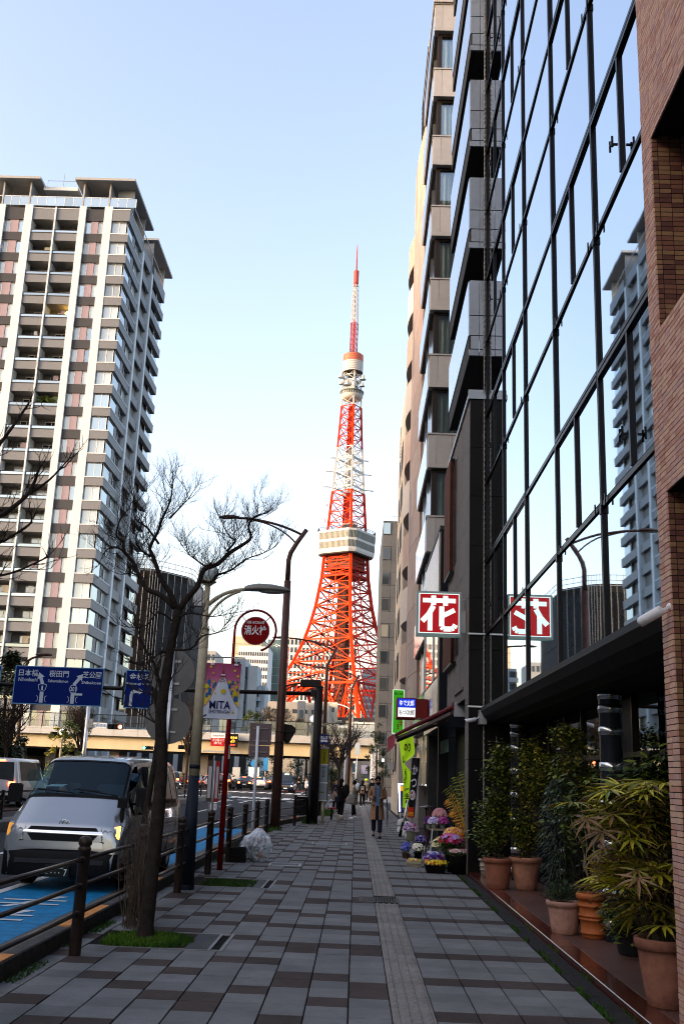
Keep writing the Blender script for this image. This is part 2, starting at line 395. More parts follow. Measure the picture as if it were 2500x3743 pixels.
# moss and weeds in the joints
GR = M('weed_green', (.035,.085,.012), .7, var=.4, vs=30); GR2 = M('bright_weed', (.10,.20,.015), .7, var=.4, vs=30)
def blades(m, x0, x1, y0, y1, n, h, z=0.0, keep=lambda x,y: True):
    for _ in range(n):
        x, y = rnd(x0,x1), rnd(y0,y1)
        if not keep(x,y): continue
        a = rnd(0,6.28); hh = h*rnd(.4,1.2); w_ = .006*rnd(.7,1.6); lx, ly = rnd(-.5,.5)*hh, rnd(-.5,.5)*hh
        m.tri((x-w_*math.cos(a),y-w_*math.sin(a),z),(x+w_*math.cos(a),y+w_*math.sin(a),z),(x+lx,y+ly,z+hh))
m = MB(); blades(m,-2.45,-1.55,10.45,11.4,6500,.036,0,lambda x,y: (x+2.05)**2/.2+(y-10.9)**2/.28 < 1+rnd(-.3,.2)); m.mi = 1
blades(m,-2.45,-1.7,10.45,11.3,2600,.05,0,lambda x,y: (x+2.1)**2/.14+(y-10.85)**2/.2 < 1+rnd(-.3,.2))
put('grass', m, [GR, GR2], kind='stuff')
m = MB(); blades(m,-2.72,-2.60,7.5,14,2000,.028,0,lambda x,y: math.sin(y*5)+math.sin(y*2.3) > -.2)
blades(m,-2.3,-1.5,16.2,17.2,1500,.03); blades(m,-2.7,-2.45,20,34,1500,.09,0,lambda x,y: math.sin(y*2.2) > .2)
blades(m,-1.9,-1.45,38,41,900,.14); blades(m,-1.8,-1.0,46,52,1500,.25); blades(m,-2.8,-2.3,32.8,34,300,.12)
blades(m,1.90,1.95,8,20.5,2200,.035,0,lambda x,y: math.sin(y*3.1)+math.sin(y*7) > .1); blades(m,2.1,2.13,8,14,500,.03,0,lambda x,y: math.sin(y*4) > .4)
blades(m,1.6,2.1,20.3,21,250,.05)
put('weeds', m, [GR], kind='stuff')
# tree pits
SOIL = M('soil', (.03,.022,.016), .95, var=.4, vs=30, bump=.6)
for (x0,x1,y0,y1,lb) in ((-2.45,-1.25,10.45,11.45,'framed tree pit with bright grass round the nearest trunk'),(-2.4,-1.25,16.1,17.4,'framed tree pit with mossy grate beside the cream lamp post')):
    t = thing('tree_pit', lb, 'tree pit', ((x0+x1)/2,(y0+y1)/2,0)); m = MB(); m.box(x0,x1-.35,y0,y1,-.03,-.004); put('soil', m, SOIL, t)
    m = MB(); e = .03
    for a in ((x0,x1,y0-e,y0),(x0,x1,y1,y1+e),(x1,x1+e,y0-e,y1+e),(x1-.12,x1-.09,y0,y1)): m.box(a[0],a[1],a[2],a[3],-.03,.006)
    put('frame', m, M('pit_frame', (.2,.2,.2), .6, .3, var=.3), t)
    m = MB(); m.cbox(x1-.35,x1-.12,y0,y1,-.03,.002); put('pit_cover', m, M('pit_cover', (.06,.063,.066), .7, var=.3), t)
# ================================================================== RIGHT-HAND BUILDINGS
MUL = M('mullion_metal', (.005,.006,.010), .3, .0, var=.3, vs=4, rnd=.1)
MIR = M('mirror_glazing', (.66,.76,.86), .015, 1.0, bump=.022, bs=.75, rnd=.05)
GX = 2.45
my = [7.72,10.08,12.44,14.84,17.2,19.58]
lv = [3.05]+[v for k in range(7) for v in (4.46+3.06*k, 5.9+3.06*k)]
gb = thing('glass_office', 'office block with mirror glass curtain wall and black frames above potted plants', 'building', (7,13.6,0))
m = MB(); m.box(2.62,14,7.8,19.5,2.74,25); m.box(3.25,14,7.8,19.5,0,2.74); m.box(2.62,3.25,19.3,19.5,0,2.74)
put('core_wall', m, M('office_core', (.004,.004,.004), .6), gb)
mm = MB(); mm.box(-.028,.03,-.030,-.006,0,22); mm.box(-.028,.03,.006,.030,0,22); mm.box(-.02,.03,-.006,.006,0,22)
for k in range(7): mm.box(-.036,.0,-.038,.038,1.38+3.06*k,1.47+3.06*k)
mm = mm.mesh('mullion', MUL)
for y in my: piece('mullion', mm, (GX,y,2.98), gb)
tr_cache = {}
def transom(y0, y1, z, w_, single):
    key = (round(y1-y0,2), single)
    if key not in tr_cache:
        L = y1-y0-.072; t = MB()
        if single: t.box(-.02,.03,-L/2,L/2,-.028,.028)
        else: t.box(-.03,.03,-L/2,L/2,.010,.055); t.box(-.03,.03,-L/2,L/2,-.055,-.010); t.box(-.012,.03,-L/2,L/2,-.010,.010)
        if single == 2:
            for q in (-.42,.42): t.box(-.042,-.03,q*L-.014,q*L+.014,-.055,.06)
        tr_cache[key] = t.mesh('transom', MUL)
    return piece('transom', tr_cache[key], (GX,(y0+y1)/2,z), gb)
pane_c = {}
def pane(y0, y1, z0, z1):
    L, H_ = round(y1-y0,3), round(z1-z0,3)
    if (L,H_) not in pane_c:
        q = MB(); q.box(0,.02,-L/2,L/2,-H_/2,H_/2); pane_c[L,H_] = q.mesh('pane', MIR)
    return piece('pane', pane_c[L,H_], (GX+rnd(-.001,.001),(y0+y1)/2,(z0+z1)/2), gb, rz=R(-.16+rnd(-.16,.16)), rot=None)
sb = MB().box(-.028,.03,-.022,.022,-.665,.665).mesh('sash_bar', MUL)
hd = MB(); hd.tube([(-.065,-.045,.06),(-.065,-.045,-.06)],.012,6); hd.tube([(-.065,.045,.06),(-.065,.045,-.06)],.012,6); hd.beam((-.065,-.05,0),(-.065,.05,0),.02); hd.beam((-.065,0,0),(0,0,0),.02)
hd = hd.mesh('sash_handle', MUL)
for bi in range(5):
    y0, y1 = my[bi], my[bi+1]; fixed = bi == 2
    for li in range(len(lv)-1):
        z0, z1 = lv[li], lv[li+1]
        if z0 > 22: break
        sash = (not fixed) and li > 0 and (li % 2 == 1)
        transom(y0,y1,z1,.1, True if fixed else (False if li % 2 == 1 else 2) if li else 2)
        if sash:
            ym = (y0+y1)/2; pane(y0+.036,ym-.024,z0+.06,z1-.06); pane(ym+.024,y1-.036,z0+.06,z1-.06)
            bb = piece('sash_bar', sb, (GX,ym,(z0+z1)/2), gb)
            if bi in (0,4): piece('sash_handle', hd, (GX-.04,ym,z0+.36), bb)
        else: pane(y0+.036,y1-.036,z0+.05,z1-.05)
pl = [(2.42,3.05),(2.33,3.04),(2.31,2.96),(2.36,2.86),(2.47,2.76),(2.62,2.72),(2.62,3.05)]
for i in range(5):
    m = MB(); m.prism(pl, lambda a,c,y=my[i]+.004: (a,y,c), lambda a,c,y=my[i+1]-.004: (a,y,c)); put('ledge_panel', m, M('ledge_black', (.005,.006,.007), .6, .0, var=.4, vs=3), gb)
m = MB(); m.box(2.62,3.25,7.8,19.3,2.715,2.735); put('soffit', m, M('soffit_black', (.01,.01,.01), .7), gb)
# ground floor: recessed shop windows and banded columns
SHOP = M('shop_glass', (.34,.39,.42), .02, 1.0, rnd=.2)
y = 8.2
while y < 19:
    wn = rnd(.9,1.5); y1 = min(y+wn, 19.2); f = MB(); f.box(3.16,3.25,y,y+.06,0.05,2.7); f.box(3.16,3.25,y+.06,y1,2.0,2.06); f.box(3.16,3.25,y+.06,y1,0.05,.15)
    fr = put('window_frame', f, BLACKM, gb)
    if random.random() < .75 or 13 < y < 18: q = MB(); q.box(3.20,3.22,y+.06,y1,.15,2.0); q.box(3.20,3.22,y+.06,y1,2.06,2.68); put('shop_pane', q, SHOP if random.random() < .7 else GLASSDK, fr)
    else: q = MB(); q.box(3.20,3.22,y+.06,y1,.15,2.68); put('shop_panel', q, DKGREY, fr)
    y = y1
CB = M('column_black', (.016,.019,.025), .22, .2, var=.3); CS = M('column_steel', (.55,.56,.55), .22, .95, var=.25, vs=9)
for (x,y) in ((2.86,11.75),(2.86,18.55),(2.86,5.6)):
    c_ = MB(); c_.lathe([(.128,.05),(.128,2.72)],24,(x,y,0)); c_.sm = True; cc = put('entrance_column', c_, CB, gb)
    for z in (.18,.50,1.0,1.42,1.83,2.22,2.47,2.62):
        s_ = MB(); s_.sm = True; s_.lathe([(.128,z),(.137,z+.002),(.137,z+.095),(.128,z+.097)],24,(x,y,0)); put('steel_band', s_, CS, cc)
# braided white pipe at the corner of the glass block
pp = MB(); pp.sm = False
pts = [(GX-.06,19.63,z) for z in (1.2,24)]; pp.tube(pts,.014,8)
for k in range(190): z = 1.3+k*.12; pp.tube([(GX-.075,19.62,z),(GX-.045,19.61,z+.10)],.008,4)
tag(put('wall_cable', pp, M('white_rope', (.26,.25,.22), .7, var=.2)), 'white braided cable running up the corner of the mirror glass block', 'cable')

# ---- brick building, nearest
BRK_ = M('brick_tile', (.40,.20,.135), .75, var=.16, vs=40, bump=.2, bs=160, rnd=.24)
BRK2 = M('brick_tile_field', (.39,.19,.13), .75, var=.3, vs=16, bump=.2, bs=160); BRK3 = M('brick_tile_dark', (.20,.085,.05), .75, var=.35, vs=16, bump=.2, bs=160)
bk = thing('brick_building', 'red brown brick tiled building with deep square openings at the right edge', 'building', (5,3,0))
bx = 2.31; ye = 7.76
ops = [(3.87-.02,-.2,0.0),(6.98,5.22,0)]     # openings: top, bottom
m = MB(); pil = 7.5
m.box(bx+.008,bx+.9,pil,ye-.008,0,14)                                   # corner pillar
m.box(bx+.008,bx+.9,-4,pil,3.87,5.215); m.box(bx+.008,bx+.9,-4,pil,6.985,14)
m.box(bx+.9,14,-4,ye-.008,0,14)
put('wall', m, M('brick_mortar', (.03,.022,.018), .95, var=.2, vs=30, bump=.3), bk)
BV = [M('brick_tone_%s'%n, c, .75, var=.14, vs=30) for n,c in (('pink',(.60,.36,.275)),('buff',(.62,.40,.28)),('rust',(.50,.265,.19)),('mauve',(.52,.32,.265)))]
BD = [M('brick_shaded_%s'%n, c, .75, var=.14, vs=30) for n,c in (('red',(.20,.085,.055)),('tan',(.27,.15,.075)),('plum',(.12,.048,.036)),('brown',(.20,.10,.055)))]  # reveal bricks: brick tones darkened to carry the shade of the openings
px_, pz, jt = .129, .0437, .0034
bms = [MB().box(-.004,.012,-px_/2+jt,px_/2-jt,-pz/2+jt,pz/2-jt).mesh('brick', q) for q in BV]
cnt = 0; fld = MB(); fdk = MB()
for k in range(250):
    z = .02+k*pz; n = 0; yk = ye-.002
    while yk > 4.6:
        y0 = yk-px_; op = (z < 3.84 or 5.2 < z < 6.95) and yk < pil+.03
        if not op:
            if n < 2 and .95 < z < 7.4 and cnt < 300: piece('brick', random.choice(bms), (bx+rnd(-.002,.001),y0+px_/2,z+pz/2), bk); cnt += 1
            else: fld.mi = random.randrange(4); fld.box(bx-.004+rnd(0,.003),bx+.012,y0+jt,yk-jt,z+jt,z+pz-jt)
        yk = y0; n += 1
    if z < 3.85 or 5.2 < z < 6.98:
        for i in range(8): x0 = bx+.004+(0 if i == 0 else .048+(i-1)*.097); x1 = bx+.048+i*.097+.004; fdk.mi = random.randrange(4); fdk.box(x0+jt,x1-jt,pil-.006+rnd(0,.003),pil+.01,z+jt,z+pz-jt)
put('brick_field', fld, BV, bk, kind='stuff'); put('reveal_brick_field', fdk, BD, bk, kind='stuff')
# ---- security cameras
def seccam(name, label, base, d, wall):
    t = thing(name, label, 'camera', base); b0 = Vector(base); d = Vector(d).normalized()
    m = MB(); m.sm = True; m.tube([b0-d*.10,b0-d*.09,b0+d*.10,b0+d*.12],[.025,.04,.04,.036],14); put('body', m, WHITE, t)
    m = MB(); m.tube([b0+d*.118,b0+d*.124],[.03,.03],14); put('lens', m, GLASSDK, t)
    m = MB(); m.beam(b0-d*.08, Vector(wall), .02); m.ball(wall,.03,10,6); put('bracket', m, WHITE, t); return t
seccam('security_camera','white bullet security camera on the brick building pillar',(2.19,7.62,2.92),(-.35,.55,-.22),(2.31,7.55,2.98))
sc_ = seccam('security_camera','white security camera on a grey box under the mirror glass ledge',(2.12,19.35,2.78),(-.9,-.25,-.2),(2.30,19.5,2.86))
m = MB(); m.box(2.28,2.42,19.42,19.6,2.72,2.98); put('junction_box', m, GREYM, sc_)

# ---- dark granite building with balconies
GRA = M('granite_face', (.135,.118,.108), .7, var=.35, vs=25, bump=.2, bs=90, dirt=.2); GRB = M('granite_black', (.005,.0045,.0045), .45, var=.4, vs=30)
ALB = M('balcony_panel', (.22,.235,.25), .35, .55, var=.10, rnd=.08); ALG = M('balcony_front_gloss', (.55,.6,.66), .12, .9, bump=.01, bs=1.5)
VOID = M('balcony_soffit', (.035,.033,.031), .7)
gr = thing('granite_building', 'dark granite building with grey metal balconies stacked above', 'building', (6,22,0))
m = MB(); m.box(2.14,12,20.25,24.36,3.25,9.3); m.box(2.14,2.5,19.66,20.25,0,9.3); m.box(3.7,12,20.25,24.36,0,3.25); m.box(2.7,12,19.66,20.25,3.2,9.3); put('core_wall', m, M('granite_joint', (.012,.011,.01), .9), gr)
for k in range(7):
    z0 = 3.25+k*.865
    for j in range(4): m = MB(); m.cbox(0,1.02-.008,-.02,.02,0,.857,.003); piece('granite_panel', m.mesh('granite_panel', GRA), (2.12,20.25+j*1.028,z0), gr, rz=R(90))
for k in range(9): m = MB(); m.box(2.105,2.62,19.63,19.66,.02+1.03*k,1.04+1.03*k); put('black_panel', m, GRB, gr)
for k in range(9): m = MB(); m.box(2.10,2.137,19.655,20.24,.02+1.03*k,1.04+1.03*k); put('edge_panel', m, GRA, gr)
m = MB(); m.box(2.06,2.66,19.6,24.4,9.3,9.40); put('coping', m, ALB, gr)
m = MB(); m.box(2.08,2.45,19.60,19.64,4.43,4.46); m.box(2.08,2.45,19.60,19.64,3.04,3.07); put('steel_strip', m, GALV, gr)
# bronze louvre screens on the granite face
BRZ = M('bronze_slat', (.10,.035,.022), .5, .4, var=.3, rnd=.2)
for (z0,z1,y0,y1) in ((6.35,9.0,22.9,24.2),(4.2,5.55,22.3,24.25)):
    f = MB(); f.box(1.99,2.10,y0-.03,y1+.03,z1,z1+.05); f.box(1.99,2.10,y0-.03,y1+.03,z0-.05,z0); lou = put('louvre_frame', f, BLACKM, gr)
    q = MB(); q.box(2.08,2.095,y0-.6,y0-.06,z0+.1,z1-.1); put('granite_window', q, WINSKY, gr)
    n = 9
    sm_ = MB().box(-.045,.045,-.02,.02,z0,z1).mesh('louvre_slat', BRZ)
    for i in range(n): piece('louvre_slat', sm_, (2.02,y0+(y1-y0)*i/(n-1),0), lou, rz=R(25))
m = MB(); m.box(2.06,2.11,20.6,22.3,3.45,3.5); put('sill_bar', m, GRA, gr)
m = MB(); m.box(2.9,12,19.8,24.4,9.4,27); put('upper_wall', m, M('upper_render', (.16,.165,.17), .6), gr)
m = MB(); m.box(2.8,2.9,20.4,24.3,9.5,26.5); put('balcony_glazing', m, GLASSDK, gr)
def balcony(z):
    p = MB(); y0, y1 = 19.66, 24.38
    for (xa,xb,za,zb) in ((2.075,2.285,z-.80,z),(2.295,2.9,z-.80,z),(2.075,2.285,z-1.26,z-.81),(2.295,2.9,z-1.26,z-.81),(2.11,2.285,z-1.57,z-1.27),(2.295,2.9,z-1.57,z-1.27),(2.07,2.285,z-1.72,z-1.58),(2.295,2.9,z-1.72,z-1.58)):
        e = MB(); e.box(xa,xb,y0,y0+.05,za+.005,zb-.005); put('end_panel', e, ALB, gr)
    for j in range(4):
        f = MB(); ya = y0+.05+j*1.17; f.box(2.06,2.10,ya+.004,ya+1.166,z-1.25,z); put('front_panel', f, ALG, gr)
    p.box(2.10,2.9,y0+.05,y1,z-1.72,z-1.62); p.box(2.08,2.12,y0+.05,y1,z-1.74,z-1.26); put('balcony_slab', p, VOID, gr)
    h = MB(); h.tube([(2.12,y0+.15,z+.07),(2.12,y1,z+.07)],.015,6); h.tube([(2.12,y0+.15,z+.07),(2.8,y0+.15,z+.07)],.015,6)
    for q in range(5): h.tube([(2.12,y0+.15+q*1.1,z),(2.12,y0+.15+q*1.1,z+.07)],.012,5)
    put('handrail', h, GALV, gr)
for k in range(7): balcony(12.0+2.5*k)
m = MB(); m.box(2.07,2.9,19.66,19.71,9.42,9.52); put('end_panel', m, ALB, gr)

# ---- small shop house with corrugated aluminium front
sh = thing('corrugated_shop_house', 'low building with corrugated aluminium front and a mirror window', 'building', (5,29,0))
CORR = M('corrugated_aluminium', (.50,.47,.49), .25, .85, var=.12, vs=2, vs3=(1,6,.3))
m = MB(); m.box(2.10,10,26.3,32.0,3.0,8.15); m.box(3.0,10,26.3,32.0,0,3.0); m.box(2.06,2.3,26.28,26.5,0,8.2); put('core_wall', m, M('navy_cladding', (.012,.014,.02), .4), sh)
def corr(y0,y1,z0,z1):
    m = MB(); n = int((y1-y0)/.09); pts = [(2.06-(.012 if i % 2 else -.012), y0+(y1-y0)*i/n) for i in range(n+1)]
    for i in range(n): m.quad((pts[i][0],pts[i][1],z0),(pts[i+1][0],pts[i+1][1],z0),(pts[i+1][0],pts[i+1][1],z1),(pts[i][0],pts[i][1],z1))
    put('corrugated_sheet', m, CORR, sh)
corr(26.6,32.0,6.35,8.15); corr(26.6,32.0,3.0,4.3)
m = MB(); m.box(2.05,2.09,26.7,31.9,4.35,6.3); put('mirror_window', m, M('shop_mirror', (.6,.65,.66), .02, 1.0, bump=.01, bs=2), sh)
m = MB(); m.box(2.02,2.09,28.2,28.32,4.3,6.35); m.box(2.02,2.09,31.8,31.95,4.3,6.35); put('window_post', m, GREYM, sh)
m = MB(); m.box(2.03,2.1,26.5,26.62,3.0,8.2); put('corner_trim', m, M('ivory_trim', (.45,.4,.3), .5), sh)
m = MB(); m.box(2.03,2.3,26.26,32.05,8.15,8.26); put('coping', m, DKGREY, sh)
m = MB(); m.box(2.98,3.0,26.6,28.2,.1,2.9); put('red_wood_panel', m, M('red_wood', (.16,.03,.015), .6, var=.3, vs=6, vs3=(1,12,.4)), sh)
m = MB(); m.box(2.3,2.5,26.4,26.5,.0,3.0); m.box(2.3,2.5,29.2,29.3,0,3.0); put('shopfront_post', m, M('blue_steel', (.03,.045,.055), .4, .4), sh)

# ---- aluminium panelled apartment block
ap = thing('panelled_apartment_block', 'tall apartment block clad in warm grey aluminium bands with curtained windows', 'building', (6,35,0))
PAN = M('warm_alu_panel', (.36,.335,.31), .42, .35, var=.08, rnd=.06); BRW = M('dark_bronze_frame', (.022,.016,.013), .4, .3)
CURT = M('curtain', (.34,.33,.28), .8, var=.35, vs=3, vs3=(14,14,.2), rnd=.2)
m = MB(); m.box(2.75,12,32.6,38.1,0,30.2); put('core_wall', m, M('apartment_render', (.2,.19,.18), .7), ap)
for k in range(10):
    z = 30.2-2.87*k
    if z-1.22 < 1.5: break
    for (xa,xb) in ((2.06,2.34),(2.35,2.86),(2.87,4.5)): q = MB(); q.box(xa,xb,32.3,32.6,z-1.06,z-.06); put('end_panel', q, PAN, ap)
    q = MB(); q.box(2.03,4.5,32.27,32.62,z-.055,z); q.box(2.05,4.5,32.28,32.62,z-1.22,z-1.07); put('edge_trim', q, PAN, ap)
    for j in range(4): q = MB(); q.box(2.03,2.08,32.62+j*1.38,32.62+j*1.38+1.37,z-1.18,z-.02); put('front_panel', q, ALG, ap)
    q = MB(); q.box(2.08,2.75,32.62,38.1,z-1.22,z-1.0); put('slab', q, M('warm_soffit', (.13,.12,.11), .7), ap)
    q = MB(); q.box(2.2,2.36,32.5,32.6,z-2.87,z-1.22); q.box(2.36,4.5,32.5,32.56,z-1.32,z-1.22); fr = put('window_frame', q, BRW, ap)
    q = MB(); q.box(2.36,4.5,32.53,32.55,z-2.87,z-1.32); put('window_pane', q, glass_clear('clear_window'), fr)
    q = MB()
    for i in range(24): x = 2.4+i*.085; q.quad((x,32.75+.03*(i%2),z-2.87),(x+.085,32.75+.03*((i+1)%2),z-2.87),(x+.085,32.75+.03*((i+1)%2),z-1.3),(x,32.75+.03*(i%2),z-1.3))
    put('curtain', q, CURT, ap)
    q = MB(); q.box(2.2,2.75,32.8,38.0,z-2.87,z-1.22); put('side_glazing', q, M('bronze_glazing', (.05,.05,.05), .06, .5), ap)
    q = MB(); q.box(2.14,2.2,33.9,33.98,z-2.87,z-1.22); q.box(2.14,2.2,35.6,35.68,z-2.87,z-1.22); put('mullion', q, ALG, ap)
q = MB(); q.box(2.0,3.0,32.2,38.2,30.2,30.35); put('coping', q, PAN, ap)

# ---- bow fronted tile block
PK = M('pink_tile', (.34,.255,.215), .6, var=.12, vs=2, rnd=.1); PK2 = M('pale_tile', (.40,.37,.35), .55, rnd=.1, var=.08); PK3 = M('mauve_tile', (.22,.17,.155), .6, rnd=.1)
bw = thing('bow_fronted_block', 'pink tiled apartment block with bulging curved front and scalloped balconies', 'building', (6,44,0))
m = MB(); m.box(2.3,12,38.25,50.5,0,29.6); put('core_wall', m, M('bow_core', (.16,.14,.13), .8), bw)
bowx = lambda y: 2.16-.22*math.sin(math.pi*min(max((y-38.2)/8.0,0),1))
for k in range(22):
    for j in range(8):
        ya, yb = 38.3+j*.97, 38.3+(j+1)*.97-.02; z0 = 29.4-1.32*(k+1)
        q = MB(); q.add([(bowx(ya),ya,z0),(bowx(yb),yb,z0),(bowx(yb),yb,z0+1.3),(bowx(ya),ya,z0+1.3),(2.3,ya,z0),(2.3,yb,z0),(2.3,yb,z0+1.3),(2.3,ya,z0+1.3)],[(0,1,2,3),(4,0,3,7),(1,5,6,2),(3,2,6,7),(0,4,5,1)])
        mt = PK if j in (0,1,2) or (j+k//2) % 3 else (PK2 if j > 4 else PK3)
        if z0 > 2.2: put('tile_panel', q, mt, bw)
balx = lambda y: 2.2-.28*math.sin(math.pi*(y-46.2)/4.2)
for k in range(11):
    z = 28.6-2.6*k; n = 8; q = MB()
    for i in range(n):
        ya, yb = 46.2+4.2*i/n, 46.2+4.2*(i+1)/n
        q.quad((balx(ya),ya,z-1.6),(balx(yb),yb,z-1.6),(balx(yb),yb,z),(balx(ya),ya,z)); q.quad((balx(ya),ya,z-1.6),(2.4,ya,z-1.6),(2.4,yb,z-1.6),(balx(yb),yb,z-1.6)); q.quad((balx(ya),ya,z),(balx(yb),yb,z),(2.4,yb,z),(2.4,ya,z))
    if z > 3.5: put('curved_balcony', q, PK2 if k % 2 else PK, bw)
    q = MB(); q.box(2.27,2.31,46.3,50.3,z-2.58,z-1.62)
    if z > 3.5: put('balcony_recess', q, GLASSDK, bw)
q = MB(); q.box(2.25,5,39.5,44,29.6,34.5); tw = put('stair_tower', q, PK2, bw)
q = MB()
for k in range(16): q.box(2.22,5.02,39.47,44,29.8+.29*k,29.85+.29*k)
put('tower_joint', q, DKGREY, tw)

# ---- beige block with slot windows
be = thing('beige_block', 'plain beige rendered block with dark slot windows', 'building', (6,55,0))
m = MB(); m.box(2.05,12,50.65,60,0,22.4); put('wall', m, M('beige_render', (.37,.335,.285), .7, var=.08, vs=1.2), be)
for k in range(8):
    z = 20.0-2.36*k
    for (ya,yb) in ((53.6,56.2),(57.4,58.4)):
        f = MB(); f.box(2.03,2.055,ya-.05,yb+.05,z-1.42,z-1.36); fr = put('window_sill', f, DKGREY, be)
        q = MB(); q.box(2.035,2.052,ya,yb,z-1.36,z); put('window_pane', q, M('slot_glass', (.006,.006,.006), .5), fr)
        q = MB(); q.box(2.02,2.056,(ya+yb)/2-.03,(ya+yb)/2+.03,z-1.36,z); put('window_bar', q, BLACKM, fr)
def aerial(x, y, z0, h, lab):
    t = thing('roof_aerial', lab, 'aerial', (x,y,z0)); m = MB(); m.tube([(x,y,z0),(x,y,z0+h)],.04,6); m.tube([(x+.5,y,z0),(x+.5,y,z0+h*.95)],.03,6); put('mast', m, GREYM, t)
    for k in range(9):
        z = z0+h*(.15+.09*k); m = MB(); m.tube([(x-.45,y,z),(x+.55,y,z)],.025,5); m.box(x-.6,x-.35,y-.1,y+.1,z-.05,z+.1); put('rung', m, GREYM, t)
aerial(2.6,57.5,19.9,2.4,'ladder like aerial mast on the roof edge of the beige block'); aerial(4.1,103,28.3,3.1,'tall aerial mast with stubby arms beside the ribbed grey block')
# ---- ribbed grey block further on
rg = thing('ribbed_grey_block', 'grey metal ribbed narrow block with a column of square windows', 'building', (5,108,0))
RIB = M('ribbed_panel', (.11,.112,.116), .5, .25, var=.06, rnd=.06)
m = MB(); m.box(2.08,12,105.1,125,0,28.4); put('core_wall', m, DKGREY, rg)
for k in range(11):
    z0 = 28.3-2.74*(k+1)
    for (xa,xb) in ((2.05,2.98),(3.0,4.4),(4.42,6.2)):
        q = MB(); n = int((xb-xa)/.1)
        for (za,zb) in ((z0+.02,z0+1.3),(z0+1.32,z0+2.72)):
            for i in range(n):
                a = xa+(xb-xa)*i/n; q.box(a,a+(xb-xa)/n*.75,105.0,105.1,za,zb)
            q.box(xa,xb,105.04,105.09,za,zb)
        put('ribbed_panel', q, RIB, rg)
    f = MB(); f.box(2.10,2.86,104.93,105.02,z0+1.35,z0+1.4); f.box(2.10,2.86,104.93,105.02,z0+2.6,z0+2.65); f.box(2.08,2.12,104.93,105.02,z0+1.35,z0+2.65); f.box(2.84,2.88,104.93,105.02,z0+1.35,z0+2.65); fr = put('window_frame', f, M('dull_frame', (.09,.09,.09), .5), rg)
    q = MB(); q.box(2.12,2.84,104.94,104.97,z0+1.4,z0+2.6); put('window_pane', q, WINSKY if k == 0 else random.choice((M('dull_window',(.03,.035,.04),.2),GLASSDK,M('blind_window',(.16,.16,.14),.5))), fr)
q = MB(); q.tube([(2.2,104.9,28.9),(4.2,104.9,28.9)],.03,5)
for x in (2.2,3.2,4.2): q.tube([(x,104.9,28.3),(x,104.9,28.9)],.03,5)
put('roof_rail', q, GREYM, rg)
# ================================================================== LATTICE TOWER
TO = M('tower_orange', (.56,.046,.008), .6, var=.10, vs=.2, spec=.06); TD = M('tower_orange_shaded', (.26,.016,.010), .6, var=.12, vs=.2, spec=.06); TW = M('tower_white', (.50,.49,.475), .6, var=.08, vs=.2, spec=.08)  # TD is the orange paint with shade darkened into its colour
TBR = M('shaft_brown', (.10,.03,.022), .7, var=.3, vs=.4)
ax, ay = -10.3, 600.0; aa = R(12.7)
dirs = [Vector((math.sin(aa),-math.cos(aa),0)),Vector((math.cos(aa),math.sin(aa),0)),Vector((-math.sin(aa),math.cos(aa),0)),Vector((-math.cos(aa),-math.sin(aa),0))]
RT = [(8,59),(20,54.5),(32,49.5),(43,43),(53,37),(66,29.1),(79.5,23.1),(90,19.7),(100,17.2),(118,14.2),(131,13.3),(144,12.1),(171,9.9),(200,7.8),(227,6.3),(252,5.2)]
def rad(z):
    for (z0,r0),(z1,r1) in zip(RT,RT[1:]):
        if z <= z1: return r0+(r1-r0)*(z-z0)/(z1-z0)
    return RT[-1][1]
AX = Vector((ax,ay,0))
def cor(i, z, f=1.0): return AX+dirs[i%4]*rad(z)*f+Vector((0,0,z))
tw = thing('lattice_tower', 'tall orange and white lattice tower with two observation decks', 'tower', (ax,ay,0))
def tmat(z): return TO if z < 171.5 else TW if z < 200 else TO if z < 227.5 else TW
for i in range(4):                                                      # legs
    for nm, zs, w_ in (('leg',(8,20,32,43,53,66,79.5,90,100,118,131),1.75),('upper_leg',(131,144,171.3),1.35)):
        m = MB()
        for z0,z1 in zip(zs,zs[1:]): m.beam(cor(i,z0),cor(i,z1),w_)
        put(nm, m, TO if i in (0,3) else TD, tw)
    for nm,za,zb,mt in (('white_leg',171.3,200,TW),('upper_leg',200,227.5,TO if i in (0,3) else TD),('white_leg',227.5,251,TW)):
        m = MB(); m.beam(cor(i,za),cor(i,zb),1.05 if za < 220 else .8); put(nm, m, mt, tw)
    m = MB()                                                           # splayed box foot: inner chords and lacing
    for s_ in (1,-1):
        nb = dirs[(i+s_)%4]
        inn = lambda z,s_=s_,nb=nb: AX+dirs[i]*rad(z)*.80+nb*rad(z)*.20*(.35+.65*min(1,max(0,(60-z)/45)))*.9+Vector((0,0,z))
        zs = (8,20,32,43,53)
        for z0,z1 in zip(zs,zs[1:]):
            m.beam(inn(z0),inn(z1),1.25); m.beam(cor(i,z0),inn(z1),.75); m.beam(cor(i,z1),inn(z0),.6); m.beam(cor(i,z1),inn(z1),.8)
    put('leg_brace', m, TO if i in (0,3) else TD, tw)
def face(i, levels, w0, mats, dense=True):
    m = MB(); a, c_ = i, (i+1)%4
    for z0,z1 in zip(levels,levels[1:]):
        A0,B0,A1,B1 = cor(a,z0),cor(c_,z0),cor(a,z1),cor(c_,z1); M0,M1 = (A0+B0)/2,(A1+B1)/2
        m.beam(A1,B1,w0*1.15)
        if dense:
            C = (A0+B0+A1+B1)/4
            for p in (A0,B0,A1,B1): m.beam(p,C,w0*.8)
            m.beam(M0,M1,w0*.75); Q0,Q1 = (A0+C)/2,(B0+C)/2
            for p,q in (((A0,M1),(B0,M1)) if z0 < 100 else ()): m.beam(p,q,w0*.5)
            m.beam((A0+A1)/2,(B0+B1)/2,w0*.6)
        else: m.beam(A0,B1,w0*.8); m.beam(B0,A1,w0*.8)
    return put('face_lattice', m, mats, tw)
